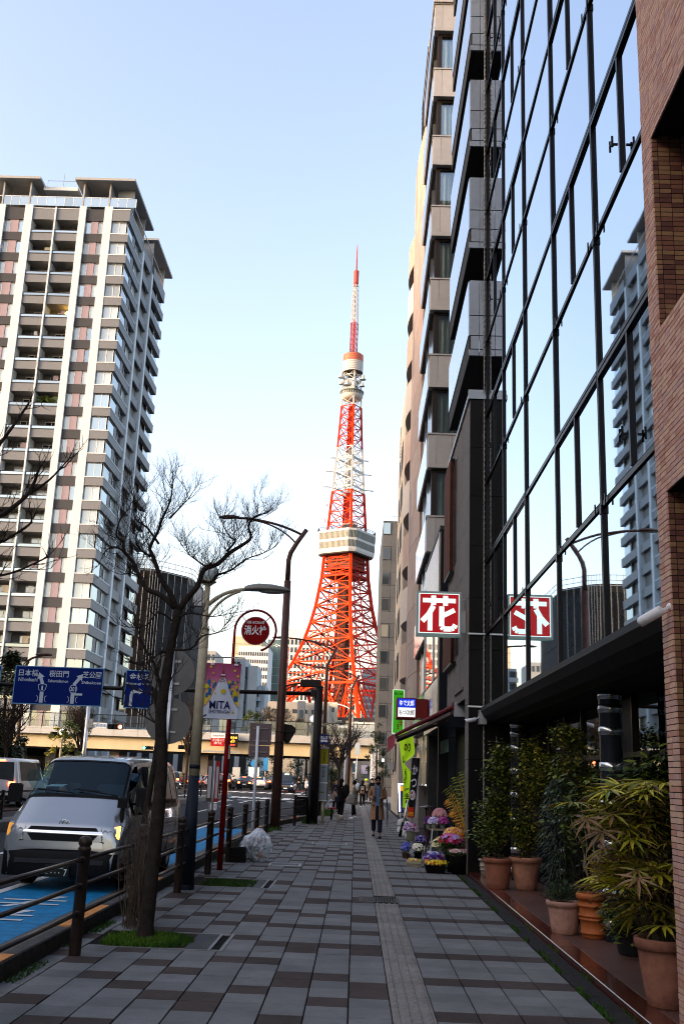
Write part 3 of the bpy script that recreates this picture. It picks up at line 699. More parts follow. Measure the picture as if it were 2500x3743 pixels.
for i in range(4):
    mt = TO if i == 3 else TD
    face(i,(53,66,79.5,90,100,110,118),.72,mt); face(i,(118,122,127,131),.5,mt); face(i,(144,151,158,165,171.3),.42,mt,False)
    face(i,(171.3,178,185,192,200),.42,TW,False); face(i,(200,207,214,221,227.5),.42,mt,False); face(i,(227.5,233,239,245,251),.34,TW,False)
    m = MB(); A,B_ = cor(i,20),cor((i+1)%4,20); pts = []                # arch between the feet
    for k in range(13):
        t = k/12; z = 20+31*math.sin(math.pi*t)**.62; p = A.lerp(B_,.13+.74*t); ctr = Vector((ax,ay,0)); q = cor(i,max(z,20)).lerp(cor((i+1)%4,max(z,20)),.13+.74*t); pts.append(Vector((q.x,q.y,z)))
    for p,q in zip(pts,pts[1:]): m.beam(p,q,1.0); m.beam(p+Vector((0,0,3)),q+Vector((0,0,3)),.7); m.beam(p,q+Vector((0,0,3)),.45)
    for k in range(1,12): top = cor(i,53).lerp(cor((i+1)%4,53),k/12); m.beam(pts[k],top,.5); 
    m.beam(cor(i,53),cor((i+1)%4,53),1.3); put('arch', m, mt, tw)
m = MB()                                                                # inner shaft
for z0,z1,h in ((18,131,3.7),):
    for k in range(40):
        za, zb = z0+(z1-z0)*k/40, z0+(z1-z0)*(k+1)/40; q = [AX+d*h+Vector((0,0,0)) for d in dirs]
        for j in range(4):
            p0, p1 = q[j], q[(j+1)%4]; m.beam(p0+Vector((0,0,za)),p1+Vector((0,0,zb)),.5); m.beam(p1+Vector((0,0,za)),p0+Vector((0,0,zb)),.5); m.beam(p0+Vector((0,0,zb)),p1+Vector((0,0,zb)),.6)
    for d in dirs: m.beam(AX+d*h+Vector((0,0,z0)),AX+d*h+Vector((0,0,z1)),1.0)
    m.box(ax-2.2,ax+2.2,ay-2.2,ay+2.2,z0,z1)
put('lift_shaft', m, TBR, tw)
m = MB(); m.beam((ax,ay,131),(ax,ay,171),2.6); m.beam((ax,ay,200),(ax,ay,228),3.2); put('upper_shaft', m, TD, tw)
m = MB(); m.beam((ax,ay,171),(ax,ay,200),1.5); m.beam((ax+.8,ay,171),(ax+.8,ay,200),.6); put('upper_shaft', m, M('tower_grey', (.25,.24,.23), .6), tw)
for z,mt in ((131-12.5,TD),(131-8.5,TD)):                               # service platforms under the deck
    m = MB(); r_ = rad(z)*1.03; q = [AX+d*r_ for d in dirs]; m.loft([[(p.x,p.y,z-.5) for p in q],[(p.x,p.y,z+.5) for p in q]]); put('platform', m, mt, tw)
m = MB(); q = [AX+d*rad(124)*.86 for d in dirs]; m.loft([[(p.x,p.y,122) for p in q],[(p.x,p.y,131) for p in q]]); put('deck_plant_room', m, M('plant_room', (.14,.05,.035), .7), tw)
# main deck: chamfered square
def octo(r, ch, z):
    out = []
    for i in range(4):
        n = dirs[i]; t = Vector((-n.y,n.x,0)); out += [AX+n*r-t*ch+Vector((0,0,z)), AX+n*r+t*ch+Vector((0,0,z))]
    return out
m = MB(); m.loft([octo(16.6,2.3,131.3),octo(17.0,2.4,132.6),octo(17.6,2.5,145.2)]); dk = put('main_deck', m, TW, tw)
m = MB(); m.loft([octo(16.2,2.2,130.6),octo(16.4,2.3,131.28)]); put('deck_soffit', m, DKGREY, tw)
WG = M('deck_window', (.075,.09,.08), .4, 0, rnd=.25, spec=.1)
wm = MB().box(-.5,.5,-.06,.06,-.5,.5).mesh('deck_window', WG)
o_lo, o_hi = octo(17.0,2.4,132.6), octo(17.6,2.5,145.2)
for e in (7,0,1):                                                       # left face, near chamfer, right face
    a0,b0,a1,b1 = o_lo[e],o_lo[(e+1)%8],o_hi[e],o_hi[(e+1)%8]; n = 6 if e == 0 else 24
    for row,(f0,f1) in enumerate(((.12,.44),(.56,.90))):
        for k in range(n):
            t = (k+.5)/n; p = a0.lerp(b0,t).lerp(a1.lerp(b1,t),(f0+f1)/2); d = (b0-a0); L = d.length/n; d.normalize(); u = (a1.lerp(b1,t)-a0.lerp(b0,t)).normalized(); nn = d.cross(u)
            piece('deck_window', wm, p, dk, rot=Matrix((d,nn,u)).transposed(), scale=(L*.72,1,12.6*(f1-f0)))
m = MB(); r0 = octo(17.4,2.5,145.2)
for i in range(8):
    a,b_ = r0[i],r0[(i+1)%8]
    for k in range(14): p = a.lerp(b_,k/14); m.beam(p,p+Vector((0,0,1.9)),.16)
    m.beam(a+Vector((0,0,1.9)),b_+Vector((0,0,1.9)),.2); m.beam(a+Vector((0,0,1)),b_+Vector((0,0,1)),.14)
put('deck_rail', m, DKGREY, tw)
m = MB(); m.box(ax-3,ax+6.5,ay-7,ay+5,145.2,150.5); put('deck_cabin', m, M('cabin_cream', (.5,.46,.4), .6), tw)
m = MB(); m.box(ax-2.5,ax+6,ay-7.1,ay-7,147.6,149.6); put('cabin_window', m, GLASSDK, tw)
# upper deck, antenna gear, drum
m = MB(); m.sm = True; m.lathe([(.5,231.8),(3.6,231.9),(5.6,232.6),(6.9,234.0),(6.9,235.1),(7.0,235.2)],32,(ax,ay,0)); td = put('top_deck', m, TW, tw)
m = MB(); m.sm = True; m.lathe([(6.7,235.1),(7.1,236.9)],32,(ax,ay,0)); put('top_deck_glazing', m, WG, tw)
m = MB(); m.lathe([(7.0,236.8),(7.6,237.0),(7.5,237.6),(2,238.2)],32,(ax,ay,0)); put('top_deck_roof', m, M('tower_dkgrey', (.12,.13,.14), .6), tw)
wp = MB().box(-.16,.16,-.1,.1,-.9,.9).mesh('deck_post', TW)
for k in range(30): a = 2*math.pi*k/30; piece('deck_post', wp, (ax+7.0*math.cos(a),ay+7.0*math.sin(a),236), tw, a+math.pi/2)
ANT = M('antenna_grey', (.42,.45,.46), .5)
for (dx,z,s_) in ((-6.9,246.0,1.2),(-6.6,241.5,1.0),(6.6,245.0,1.2),(6.3,240.5,1.0),(-3.2,241,1.3),(1.2,240.2,1.4)):
    m = MB(); m.sm = True; m.lathe([(.01,2.6*s_),(.8*s_,2.3*s_),(1.0*s_,.4*s_),(1.0*s_,0)],14,(ax+dx,ay-3.5,z)); m.sm = False; m.lathe([(0.01,-.2),(1.7*s_,-.2),(1.7*s_,.15),(0.01,.15)],14,(ax+dx,ay-3.5,z)); m.beam((ax+dx,ay-3.5,z),(ax+dx*.3,ay,z-.3),.35); put('antenna_dome', m, ANT, tw)
m = MB()
for z in (248.5,243.8,239.5): m.lathe([(3.0,z),(4.3,z),(4.3,z+.5),(3.0,z+.5)],16,(ax,ay,0))
put('antenna_gallery', m, ANT, tw)
for k in range(10):
    z = 250.6+1.18*k; mt = TW if k < 6 else M('tower_salmon', (.55,.14,.085), .5)
    m = MB(); m.lathe([(6.5,z),(6.5,z+1.0)],36,(ax,ay,0)); put('drum_band', m, mt, tw)
m = MB(); m.lathe([(.01,250.4),(6.2,250.4),(6.2,262.5),(5.2,263.2),(.01,263.4)],36,(ax,ay,0)); put('drum', m, M('drum_seam', (.10,.07,.06), .7), tw)
# antenna mast
def lat(z0,z1,h0,h1,w_,mt,nm):
    m = MB(); n = max(2,int((z1-z0)/3.2)); q = lambda i,z: Vector((ax,ay,z))+dirs[i%4]*(h0+(h1-h0)*(z-z0)/(z1-z0))
    for i in range(4): m.beam(q(i,z0),q(i,z1),w_*1.3)
    for k in range(n):
        za,zb = z0+(z1-z0)*k/n, z0+(z1-z0)*(k+1)/n
        for i in range(4): m.beam(q(i,za),q(i+1,zb),w_*.8); m.beam(q(i,zb),q(i+1,zb),w_*.8)
    put(nm, m, mt, tw)
lat(263.3,285,2.3,2.3,.42,M('mast_red', (.30,.035,.04), .5),'mast_lattice'); lat(285,311.5,2.25,1.75,.30,TW,'mast_lattice')
m = MB(); m.beam((ax,ay,263),(ax,ay,288),1.1); put('mast_core', m, M('mast_core_red', (.36,.03,.03), .5), tw)
m = MB(); m.beam((ax,ay,288),(ax,ay,312),.7); put('mast_core', m, M('mast_core_dark', (.06,.055,.055), .6), tw)
m = MB(); m.lathe([(.01,313),(1.6,313.2),(1.75,322),(.01,322.2)],12,(ax,ay,0)); m.lathe([(1.0,311),(1.5,313)],8,(ax,ay,0)); put('mast_head', m, M('mast_red2', (.42,.06,.05), .5), tw)
m = MB(); m.tube([(ax,ay,322),(ax,ay,336),(ax,ay,341.5)],[.48,.36,.2],8); put('mast_tip', m, MC['mast_core_red'], tw)
# dishes and side arms on the white section
for z,ex in ((193.0,1.35),(184,1.5),(174,1.55)):
    m = MB()
    for i in range(4): m.beam(cor(i,z,.9),AX+dirs[i]*rad(z)*ex+Vector((0,0,z)),.55); m.beam(cor(i,z),cor(i+1,z),.7)
    for i in range(4): p = AX+dirs[i]*rad(z)*ex+Vector((0,0,z)); m.box(p.x-.9,p.x+.9,p.y-.5,p.y+.5,z-.3,z+.3)
    put('gallery', m, ANT, tw)
for (x,z) in ((-22.5,162),(-23.5,152.2)): m = MB(); m.sm = True; m.lathe([(.01,0),(1.0,.3),(1.5,.9)],16); q = [(v[0]*.6,-v[2],v[1]) for v in m.v]; m.v = [(x+a,ay-3+b_,z+c_) for a,b_,c_ in q]; put('dish', m, WHITE, tw)

# ================================================================== OVERPASS
OY = 130.0
ov = thing('road_overpass', 'elevated expressway with cream girder, grey parapet and clear noise panels', 'overpass', (-28,OY,0))
m = MB(); m.box(-70,2.9,OY,OY+11,4.05,5.55); put('girder', m, M('girder_cream', (.50,.42,.27), .6, var=.10, vs=.5, vs3=(1,1,.3)), ov)
m = MB(); m.box(-70,2.9,OY-.6,OY+11.5,5.56,5.75); m.box(-70,2.9,OY+1,OY+10,3.9,4.04); put('deck', m, DKGREY, ov)
PAR = M('parapet_grey', (.40,.41,.41), .6, var=.1, vs=.7)
for i in range(24):
    x = -70+3.04*i; m = MB()
    for k in range(4): m.box(x+.02,x+3.02,OY-.64-.03*(k%2),OY-.55,5.66+.22*k,5.66+.22*k+.20)
    put('parapet_panel', m, PAR, ov)
ACR = glass_clear('acrylic_panel', (.80,.84,.86), .55, .12)
pm = MB().box(-1.46,1.46,-.015,.015,0,1.62).mesh('noise_panel', ACR); qm = MB().box(-.045,.045,-.06,.06,0,1.95).mesh('fence_post', BLACKM)
for i in range(24):
    piece('noise_panel', pm, (-68.5+3.04*i,OY-.5,6.55), ov); piece('fence_post', qm, (-70+3.04*i,OY-.55,6.4), ov); piece('fence_post', qm, (-68.5+3.04*i,OY-.55,6.4), ov, scale=(.5,1,1))
m = MB(); m.box(-70,2.9,OY-.57,OY-.47,8.17,8.26); m.box(-70,2.9,OY-.55,OY-.49,7.25,7.29); put('top_rail', m, BLACKM, ov)
m = MB(); m.box(-70,2.9,OY+10.4,OY+10.6,5.7,7.0); put('far_parapet', m, PAR, ov)
for x in (-46,-31,-21.5,-19.5,-1.0):
    m = MB(); m.box(x-.6,x+.6,OY+3,OY+8,-.5,3.95); put('pier', m, M('pier_concrete', (.16,.155,.15), .8, var=.2), ov)
# boards hung on the overpass
sb_ = thing('expressway_sign', 'dark red and white notice board fixed to the overpass', 'sign', (-17.2,128.6,4.9))
m = MB(); m.box(-18.1,-16.38,128.6,128.8,4.88,5.86); put('red_board', m, RED, sb_); m = MB(); m.box(-18.1,-16.38,128.6,128.8,5.87,6.4); put('white_board', m, WHITE, sb_)
text('芝公園入口',(-17.2,128.58,5.62),1.4,.32,WHITE,sb_); text('通行止',(-17.2,128.58,5.26),1.0,.32,WHITE,sb_); text('首都高速道路',(-17.2,128.58,6.14),1.4,.25,MC['navy_paint'],sb_)
lb = thing('led_board', 'black electronic message board with amber characters on the overpass', 'sign', (-15.5,128.6,4.8))
m = MB(); m.box(-16.33,-14.75,128.55,128.85,4.8,6.42); put('case', m, M('led_black', (.008,.008,.008), .5), lb); AMB = M('led_amber', (1,.45,.05), .5, emit=1.6)
text('工事のため',(-15.54,128.53,5.98),1.35,.3,AMB,lb); text('入口',(-15.54,128.53,5.55),.75,.34,AMB,lb); text('閉鎖中',(-15.54,128.53,5.08),.9,.25,M('led_red',(1,.05,.02),.5,emit=1.2),lb)
m = MB(); m.box(-18.9,-14.2,127.9,128.5,4.12,4.24); m.box(-18.9,-14.2,127.9,128.0,4.24,4.3); tag(put('service_walkway', m, GREYM), 'pale maintenance walkway below the overpass boards', 'walkway')

# ================================================================== APARTMENT TOWER (left)
CW = M('condo_white_tile', (.50,.55,.59), .6, var=.05, vs=.6); CD = M('condo_charcoal', (.052,.055,.062), .6, var=.1); CG = M('condo_grey', (.15,.16,.178), .55, var=.06); CP = M('condo_pink', (.29,.23,.265), .6, var=.06)
CI = M('condo_recess', (.17,.165,.16), .8, var=.1); CSL = M('condo_roof_slab', (.30,.31,.32), .6)
cd_ = thing('apartment_tower', 'tall grey and white apartment tower with pink panels and corner windows', 'building', (-50,153,0))
Y0 = 140.0; FH = 3.553; ZT = 81.5; NF = 21
m = MB(); m.box(-66,-38.5,142.3,168,0,86); m.box(-57.2,-54.2,140.35,142.3,8,86); m.box(-44.6,-41.74,140.35,142.3,8,86); m.box(-40.5,-38.5,140.6,142.3,8,86); m.box(-66,-62,140.35,142.3,8,86); put('core_wall', m, CI, cd_)
zb0 = ZT-FH*(NF-1)-2.2
for (xa,xb) in ((-62.4,-61.2),(-58.4,-57.25),(-54.17,-52.93),(-45.65,-44.6),(-41.74,-40.5)):
    m = MB(); m.box(xa,xb,139.55,141.5,0,86.1); put('white_column', m, CW, cd_)
m = MB(); m.box(-49.46,-49.22,139.5,142.2,7.8,85.8); put('balcony_divider', m, CW, cd_)
for (ya,yb) in ((149.2,150.2),(156.8,157.8)): m = MB(); m.box(-38.9,-37.55,ya,yb,0,84); put('white_column', m, CW, cd_)
wmesh = {}
def win(nm, xa, xb, y, za, zb, mt, par, axis='y', bars=1):
    key = (nm,round(xb-xa,2),round(zb-za,2),axis,mt.name)
    if key not in wmesh:
        a, h = (xb-xa)/2, (zb-za)/2; q = MB()
        def bx(u0,u1,v0,v1,w0,w1): q.box(*((u0,u1,v0,v1) if axis == 'y' else (v0,v1,u0,u1)),w0,w1)
        q.mi = 1
        bx(-a,a,-.06,.0,-h,-h+.07); bx(-a,a,-.06,0,h-.07,h); bx(-a,-a+.07,-.06,0,-h+.07,h-.07); bx(a-.07,a,-.06,0,-h+.07,h-.07)
        for k in range(bars): c_ = -a+2*a*(k+1)/(bars+1); bx(c_-.04,c_+.04,-.06,0,-h+.07,h-.07)
        q.mi = 0; bx(-a+.07,a-.07,-.01,.02,-h+.07,h-.07); wmesh[key] = q.mesh(nm,[mt,WHITE])
    return piece(nm, wmesh[key], ((xa+xb)/2,y,(za+zb)/2) if axis == 'y' else (y,(xa+xb)/2,(za+zb)/2), par)
for k in range(-1, NF):
    z = ZT-FH*k if k >= 0 else 85.7; zb = z-1.38 if k >= 0 else z-2.0; zn = z-FH
    if k < 0: zn = ZT
    G = lambda nm,xa,xb,ya,yb,za,zc,mt: put(nm, MB().box(xa,xb,ya,yb,za,zc), mt, cd_)
    for (xa,xb) in ((-61.2,-58.4),(-57.25,-54.17),(-44.6,-41.74)):
        G('charcoal_band',xa,xb,139.85,140.4,zb,z,CD)
        if k < NF-1 or True:
            win('window',xa+.08,xa+.85,140.2,zn,zb,random.choice((WINSKY,WINCURT,WINCURT)),cd_,'y',0); win('window',xb-.85,xb-.08,140.2,zn,zb,random.choice((WINSKY,WINCURT,WINCURT)),cd_,'y',0)
            G('pink_panel',xa+.9,xb-.9,140.0,140.4,zn,zb,CP)
    for (xa,xb) in ((-52.93,-49.46),(-49.22,-45.65)):
        G('balcony_front',xa,xb,139.75,139.95,zb,z-.12,CG); G('balcony_cap',xa,xb,139.7,140.0,z-.12,z,CW if k<0 else DKGREY)
        G('balcony_floor',xa,xb,139.95,142.3,zb,zb+.25,CI)
        if k >= 0: G('rail_glass',xa,xb,139.85,139.88,z,z+.42,WINSKY); G('hand_rail',xa,xb,139.82,139.9,z+.42,z+.5,DKGREY)
        win('balcony_door',xa+1.2,xb-.35,142.25,zn+.02,zb-.35,WINCURT if k > 9 else GLASSDK,cd_,'y',1)
    # corner bay
    q = MB(); q.box(-40.5,-37.75,139.6,140.0,zb,z-.15); q.box(-38.1,-37.75,140.0,149.2,zb,z-.15); put('corner_band', q, CG, cd_)
    q = MB(); q.box(-40.5,-37.7,139.55,140.05,z-.15,z); q.box(-38.1,-37.7,140.05,149.2,z-.15,z); put('white_sill', q, CW, cd_)
    win('window',-40.4,-38.25,140.05,zn,zb,random.choice((WINSKY,WINCURT)),cd_,'y',1)
    win('side_window',140.2,143.6,-38.05,zn,zb,WINSKY,cd_,'x',2)
    G('side_wall',-38.5,-38.0,143.7,145.2,zn,zb,CG); win('side_window',146.6,148.6,-38.2,zn,zb,random.choice((GLASSDK,WINCURT)),cd_,'x',1)
    q = MB(); q.box(-38.1,-37.85,150.2,156.8,zb,z); put('side_balcony', q, CG, cd_); G('side_recess',-39.2,-38.6,150.2,156.8,zn,zb,CI)
    q = MB(); q.box(-38.2,-37.5,157.8,167.6,zb-.05,z); put('side_balcony', q, CG, cd_); win('side_window',163.5,167.4,-38.0,zn,zb,WINSKY,cd_,'x',3); win('side_window',159,160.6,-38.25,zn,zb,GLASSDK,cd_,'x',0)
ACM = M('ac_unit', (.42,.43,.42), .6); acm = MB().box(-.45,.45,-.2,.2,0,.75).mesh('ac_unit', ACM); drp = M('curtain_cream', (.42,.38,.30), .9)
for k in range(NF):
    for xa in (-52.3,-48.6):
        if random.random() < .8: piece('ac_unit', acm, (xa+rnd(0,.3),141.9,ZT-FH*(k+1)+.05), cd_)
        if random.random() < .3: m = MB(); m.box(xa+1.4,xa+1.4+rnd(.5,1.1),141.0,141.05,ZT-FH*(k+1)+.6,ZT-FH*(k+1)+1.7); put('laundry', m, random.choice((CW,drp,CP,M('laundry_blue',(.12,.18,.3),.9))), cd_)
m = MB()
for _ in range(260): x_, z_ = rnd(-48.9,-46),rnd(0,1.4)*(.5+.5*math.sin(_)); m.box(x_-.12,x_+.12,139.95,140.1,ZT-FH*8+.1+z_,ZT-FH*8+.3+z_)
put('balcony_plant', m, M('balcony_green', (.05,.08,.015), .7, var=.4), cd_)
for (xa,xb,ya,yb) in ((-46.6,-37.2,138.6,153.5),(-38.0-8,-37.0,156.5,170.5),(-66,-52.0,138.6,150)):
    m = MB(); m.box(xa,xb,ya,yb,90.1,90.5); put('roof_slab', m, CSL, cd_)
m = MB(); m.box(-52,-46.6,140.5,150,89.3,89.9); put('roof_slab', m, CW, cd_)
for x in (-57.9,-53.7,-45.3,-41.2): m = MB(); m.box(x-.12,x+.12,139.6,142.5,86.1,90.1); put('roof_fin', m, CSL, cd_)
for y in (141.5,149.7,157.3,167.0): m = MB(); m.box(-40.4,-37.8,y-.12,y+.12,84,90.1); put('roof_fin', m, CSL, cd_)
m = MB(); m.box(-58,-44,147,158,86,91.2); put('penthouse', m, CG, cd_)
gm = MB().box(-.66,.66,-.02,.02,0,1.5).mesh('roof_rail_glass', WINSKY)
for k in range(15): x = -58+1.4*k; piece('roof_rail_glass', gm, (x+.7,139.75,86.1), cd_)
m = MB(); m.box(-58.5,-37.8,139.7,139.8,87.6,87.72); m.box(-37.9,-37.8,139.8,167,87.6,87.72)
for k in range(16): x = -58+1.4*k; m.box(x-.05,x+.05,139.7,139.8,86.1,87.6)
put('roof_rail', m, CW, cd_)
m = MB(); m.tube([(-52,142,91.9),(-46,142,91.9)],.05,5); m.tube([(-49.5,142,90),(-49.5,142,93.2)],.05,5); m.tube([(-52,142,90),(-52,142,91.9)],.05,5); m.tube([(-46,142,90),(-46,142,91.9)],.05,5); put('roof_aerial', m, GREYM, cd_)
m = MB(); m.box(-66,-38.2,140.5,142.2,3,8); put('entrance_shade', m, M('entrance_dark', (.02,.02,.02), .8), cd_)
m = MB(); m.ball((-46.2,141.2,ZT-FH*3-2.2),.3,8,6); put('balcony_lamp', m, M('warm_lamp', (1,.55,.12), .5, emit=9), cd_)

# ================================================================== OTHER BUILDINGS BEHIND
def slabs(name, label, x0, x1, y0, y1, z1, wall, nx, nz, wmat, fx=.62, fz=.6, zlo=3, side=None, roofz=0.0):
    t = thing(name, label, 'building', ((x0+x1)/2,(y0+y1)/2,0)); m = MB(); m.box(x0,x1,y0,y1,0,z1); put('wall', m, wall, t)
    dx, dz = (x1-x0)/nx, (z1-zlo-roofz)/nz; wm_ = MB().box(-dx*fx/2,dx*fx/2,-.08,.05,-dz*fz/2,dz*fz/2).mesh('window', wmat)
    for i in range(nx):
        for k in range(nz): piece('window', wm_, (x0+dx*(i+.5),y0,zlo+dz*(k+.5)), t)
    if side:
        ny = side; dy = (y1-y0)/ny; ws = MB().box(-.05,.08,-dy*.3,dy*.3,-dz*fz/2,dz*fz/2).mesh('window', wmat)
        for i in range(ny):
            for k in range(nz): piece('window', ws, (x1,y0+dy*(i+.5),zlo+dz*(k+.5)), t)
    return t
nt_ = thing('netted_building', 'dark building wrapped in black scaffold netting', 'building', (-48,240,0))
NET = M('black_net', (.005,.006,.009), .75, var=.35, vs=.8); NET2 = M('grey_net', (.026,.027,.030), .8, var=.3, vs=.8)
pl = [(-62,228),(-54.5,228),(-48.6,228.2),(-46.4,229.6),(-41.2,236.6),(-40.3,239),(-40.2,262),(-62,262)]
for i in range(6):
    (xa,ya),(xb,yb) = pl[i],pl[i+1]
    n = 2 if i < 4 else 1
    for j in range(n):
        for k in range(8):
            p = Vector((xa,ya,0)).lerp(Vector((xb,yb,0)),j/n); q = Vector((xa,ya,0)).lerp(Vector((xb,yb,0)),(j+1)/n); z0 = 5.6*k; o = Vector((rnd(-.1,.1),rnd(-.1,.1),0))
            m = MB(); m.add([p+Vector((0,0,z0)),q+Vector((0,0,z0)),q+Vector((0,0,z0+5.5))+o,p+Vector((0,0,z0+5.5))+o, p+Vector((.3,.4,z0)),q+Vector((.3,.4,z0)),q+Vector((.3,.4,z0+5.5)),p+Vector((.3,.4,z0+5.5))],[(0,1,2,3),(4,7,6,5),(0,3,7,4),(1,5,6,2),(3,2,6,7),(0,4,5,1)])
            put('net_panel', m, NET if i < 3 else NET2, nt_)
m = MB()
for i in range(6):
    (xa,ya),(xb,yb) = pl[i],pl[i+1]
    for j in range(4): t_ = j/4; x, y = xa+(xb-xa)*t_, ya+(yb-ya)*t_-.25; m.beam((x,y,0),(x,y,48.8),.10)
    for z in (46.2,47.4,48.6): m.beam((xa,ya-.2,z),(xb,yb-.2,z),.12)
put('scaffold', m, GREYM, nt_)
m = MB(); m.loft([[(x*1.0+.6*(x<-50)-.6*(x>-50),y+1,0) for x,y in pl],[(x+.6*(x<-50)-.6*(x>-50),y+1,46.8) for x,y in pl]]); put('core', m, M('net_core', (.02,.02,.02), .8), nt_)
pg = thing('eaved_building', 'narrow tower block with stacked pointed black eaves', 'building', (-48,262,0))
m = MB(); m.box(-56,-44.2,261,275,0,44); put('wall', m, M('eaved_wall', (.22,.23,.23), .6), pg)
for k in range(11):
    z = 5+3.75*k; m = MB(); m.loft([[(-57,260,z),(-42.3,260,z+.2),(-42.3,276,z+.2),(-57,276,z)],[(-56,261,z+1.1),(-44.2,261,z+.9),(-44.2,275,z+.9),(-56,275,z+1.1)]]); put('eave', m, M('eave_black', (.02,.024,.026), .5), pg)
    m = MB(); m.box(-46.5,-44.6,260.9,261,z+1.4,z+3.2); put('window', m, WINSKY, pg)
BG_B = M('beige_stone', (.52,.44,.31), .7, var=.05, vs=.1); BG_W = M('pale_concrete', (.60,.61,.62), .7, var=.04, vs=.1); BG_T = M('teal_glass', (.10,.155,.16), .15, .3, var=.15, vs=.08)
BWIN = M('far_window', (.045,.06,.075), .15, .3, rnd=.3); BBLU = M('blue_grey_wall', (.27,.33,.38), .7, var=.06, vs=.2)
t = thing('beige_tower_block', 'beige banded tower block behind the hydrant sign', 'building', (-45,430,0)); m = MB(); m.box(-53,-40.8,420,450,0,57); put('wall', m, BG_B, t)
m = MB()
for k in range(14): m.box(-53.05,-40.75,419.9,450,3+3.9*k,3.35+3.9*k)
put('floor_band', m, M('beige_band', (.36,.31,.22), .7), t)
slabs('white_grid_tower','white tower block with a dense grid of small square windows',-45.4,-34.2,380,400,48.2,BG_W,13,16,BWIN,.55,.5,2,None,1.5)
t = thing('teal_glass_tower', 'dark teal glass tower with rooftop lettering', 'building', (-36,460,0)); m = MB(); m.box(-41.0,-33.4,450,480,0,60); put('wall', m, BG_T, t)
m = MB()
for k in range(17): m.box(-41.05,-33.35,449.9,450.0,2+3.5*k,2.2+3.5*k)
for k in range(4): m.box(-41.0+2.4*k,-40.85+2.4*k,449.88,450.0,0,60)
put('glass_joint', m, M('teal_joint', (.2,.25,.26), .5), t); m = MB(); m.lathe([(.42,0),(.62,0)],12); m.v = [(-37+x,449.8,57.4+y) for x,y,z in m.v]; m.beam((-36.2,449.8,57.5),(-34.6,449.8,56.9),.35); m.beam((-38.2,449.8,57.3),(-37.9,449.8,57.5),.35); put('lettering', m, WHITE, t)
t = thing('blue_grey_flats', 'blue grey concrete flats with stepped balconies beside the banner', 'building', (-28,256,0))
m = MB(); m.box(-31,-27.9,250,262,0,29); m.box(-27.4,-25.0,251,262,0,27.6); m.box(-24.6,-23,253,262,0,23); put('wall', m, BBLU, t)
for k in range(9):
    m = MB(); m.box(-31.2,-29.2,248.9,250,2+2.95*k,3.1+2.95*k); put('balcony', m, BBLU, t); m = MB(); m.box(-31.1,-29.3,249.9,250.02,3.1+2.95*k,4.7+2.95*k); put('window', m, BWIN, t)
    m = MB(); m.box(-27.85,-27.45,250.5,251,1+2.95*k,3.6+2.95*k); put('window', m, BWIN, t); m = MB(); m.box(-24.95,-24.0,251.9,253.02,1.6+2.5*k,2.6+2.5*k); put('balcony', m, BBLU, t)
slabs('grey_flat_roof_block','grey flat roofed block seen past the cream lamp post',-60,-46.8,330,350,40,M('mid_grey_wall',(.30,.31,.31),.7),9,9,BWIN,.6,.45)
slabs('white_office_slab','broad white office slab with dark window columns behind the orange tower',-52.5,-2,720,750,103,M('office_white',(.66,.65,.64),.7,var=.03,vs=.05),18,16,BWIN,.62,.66,8,None,6.5)
slabs('striped_glass_block','bluish glass block low behind the right hand tower leg',2.5,40,760,790,81,M('striped_wall',(.36,.42,.46),.6),14,18,M('striped_window',(.14,.20,.25),.2,.3,rnd=.2),.9,.6)
slabs('low_beige_hall','long low beige hall below the tower arch',-31,-8.5,300,330,22.5,M('hall_beige',(.42,.39,.34),.8,var=.1,vs=.2),8,2,BWIN,.55,.22,12)
slabs('low_brown_building','low brown roofed building between the tower feet',-9.5,14,320,335,19.8,M('brown_wall',(.13,.085,.07),.8,var=.1),9,3,WINSKY,.5,.4,10)
slabs('cream_annex','cream rendered annex by the near tower foot',-11.2,-6.2,310,318,23.6,M('annex_cream',(.55,.48,.38),.8),2,3,BWIN,.3,.3,10)
slabs('grey_annex','grey box annex in front of the beige hall',-17.4,-15.2,296,299,22.6,M('annex_grey',(.16,.18,.21),.8),1,2,BWIN,.5,.3,8)
slabs('colonnaded_building','pale colonnaded building seen under the overpass',-48,-17,165,180,8.2,M('colonnade',(.42,.43,.45),.7),16,1,M('colonnade_dark',(.02,.022,.025),.5),.6,.8,.5)
slabs('far_shop_block','grey shop building with small signs seen under the overpass',-5.5,6,150,165,9,M('far_shop_grey',(.15,.15,.155),.7),6,3,WINSKY,.5,.5,1.2)
# unseen block across the avenue, added and sized to shade the street
t = thing('unseen_shade_block', 'plain grey unseen block across the avenue, added to shade the street', 'building', (-46,-10,0)); m = MB(); m.box(-62,-30,-90,50,0,28); put('wall', m, M('row_grey',(.30,.29,.28),.7), t)
# ================================================================== STREET FURNITURE
# guard fence along the kerb
fence_rail_y = [4.5+2.66*i for i in range(10)]
FB = M('fence_brown', (.030,.019,.015), .38, .15, var=.3, vs=8); FR = M('fence_rail', (.055,.042,.036), .3, .5, var=.25, vs=6)
fn = thing('guard_fence', 'brown post and triple rail guard fence along the near kerb', 'fence', (-2.47,16,0))
pm_ = MB(); pm_.sm = True; pm_.lathe([(.055,-.02),(.055,.90),(.06,.905),(.06,.93),(.052,.935),(.052,.95),(.062,.96),(.064,.985),(.05,1.02),(.02,1.035),(.001,1.037)],16)
for z in (.36,.60,.83): pm_.tube([(0,-.075,z),(0,.075,z)],.03,8)
pm_ = pm_.mesh('fence_post', FB)
fpos = [(-2.50+.013*(y-9.9)/1.5, y) for y in (4.6,7.25,9.9,12.5,15.1,17.95,20.5,23.1,25.7,28.2)]
for x,y in fpos: piece('fence_post', pm_, (x,y,0), fn)
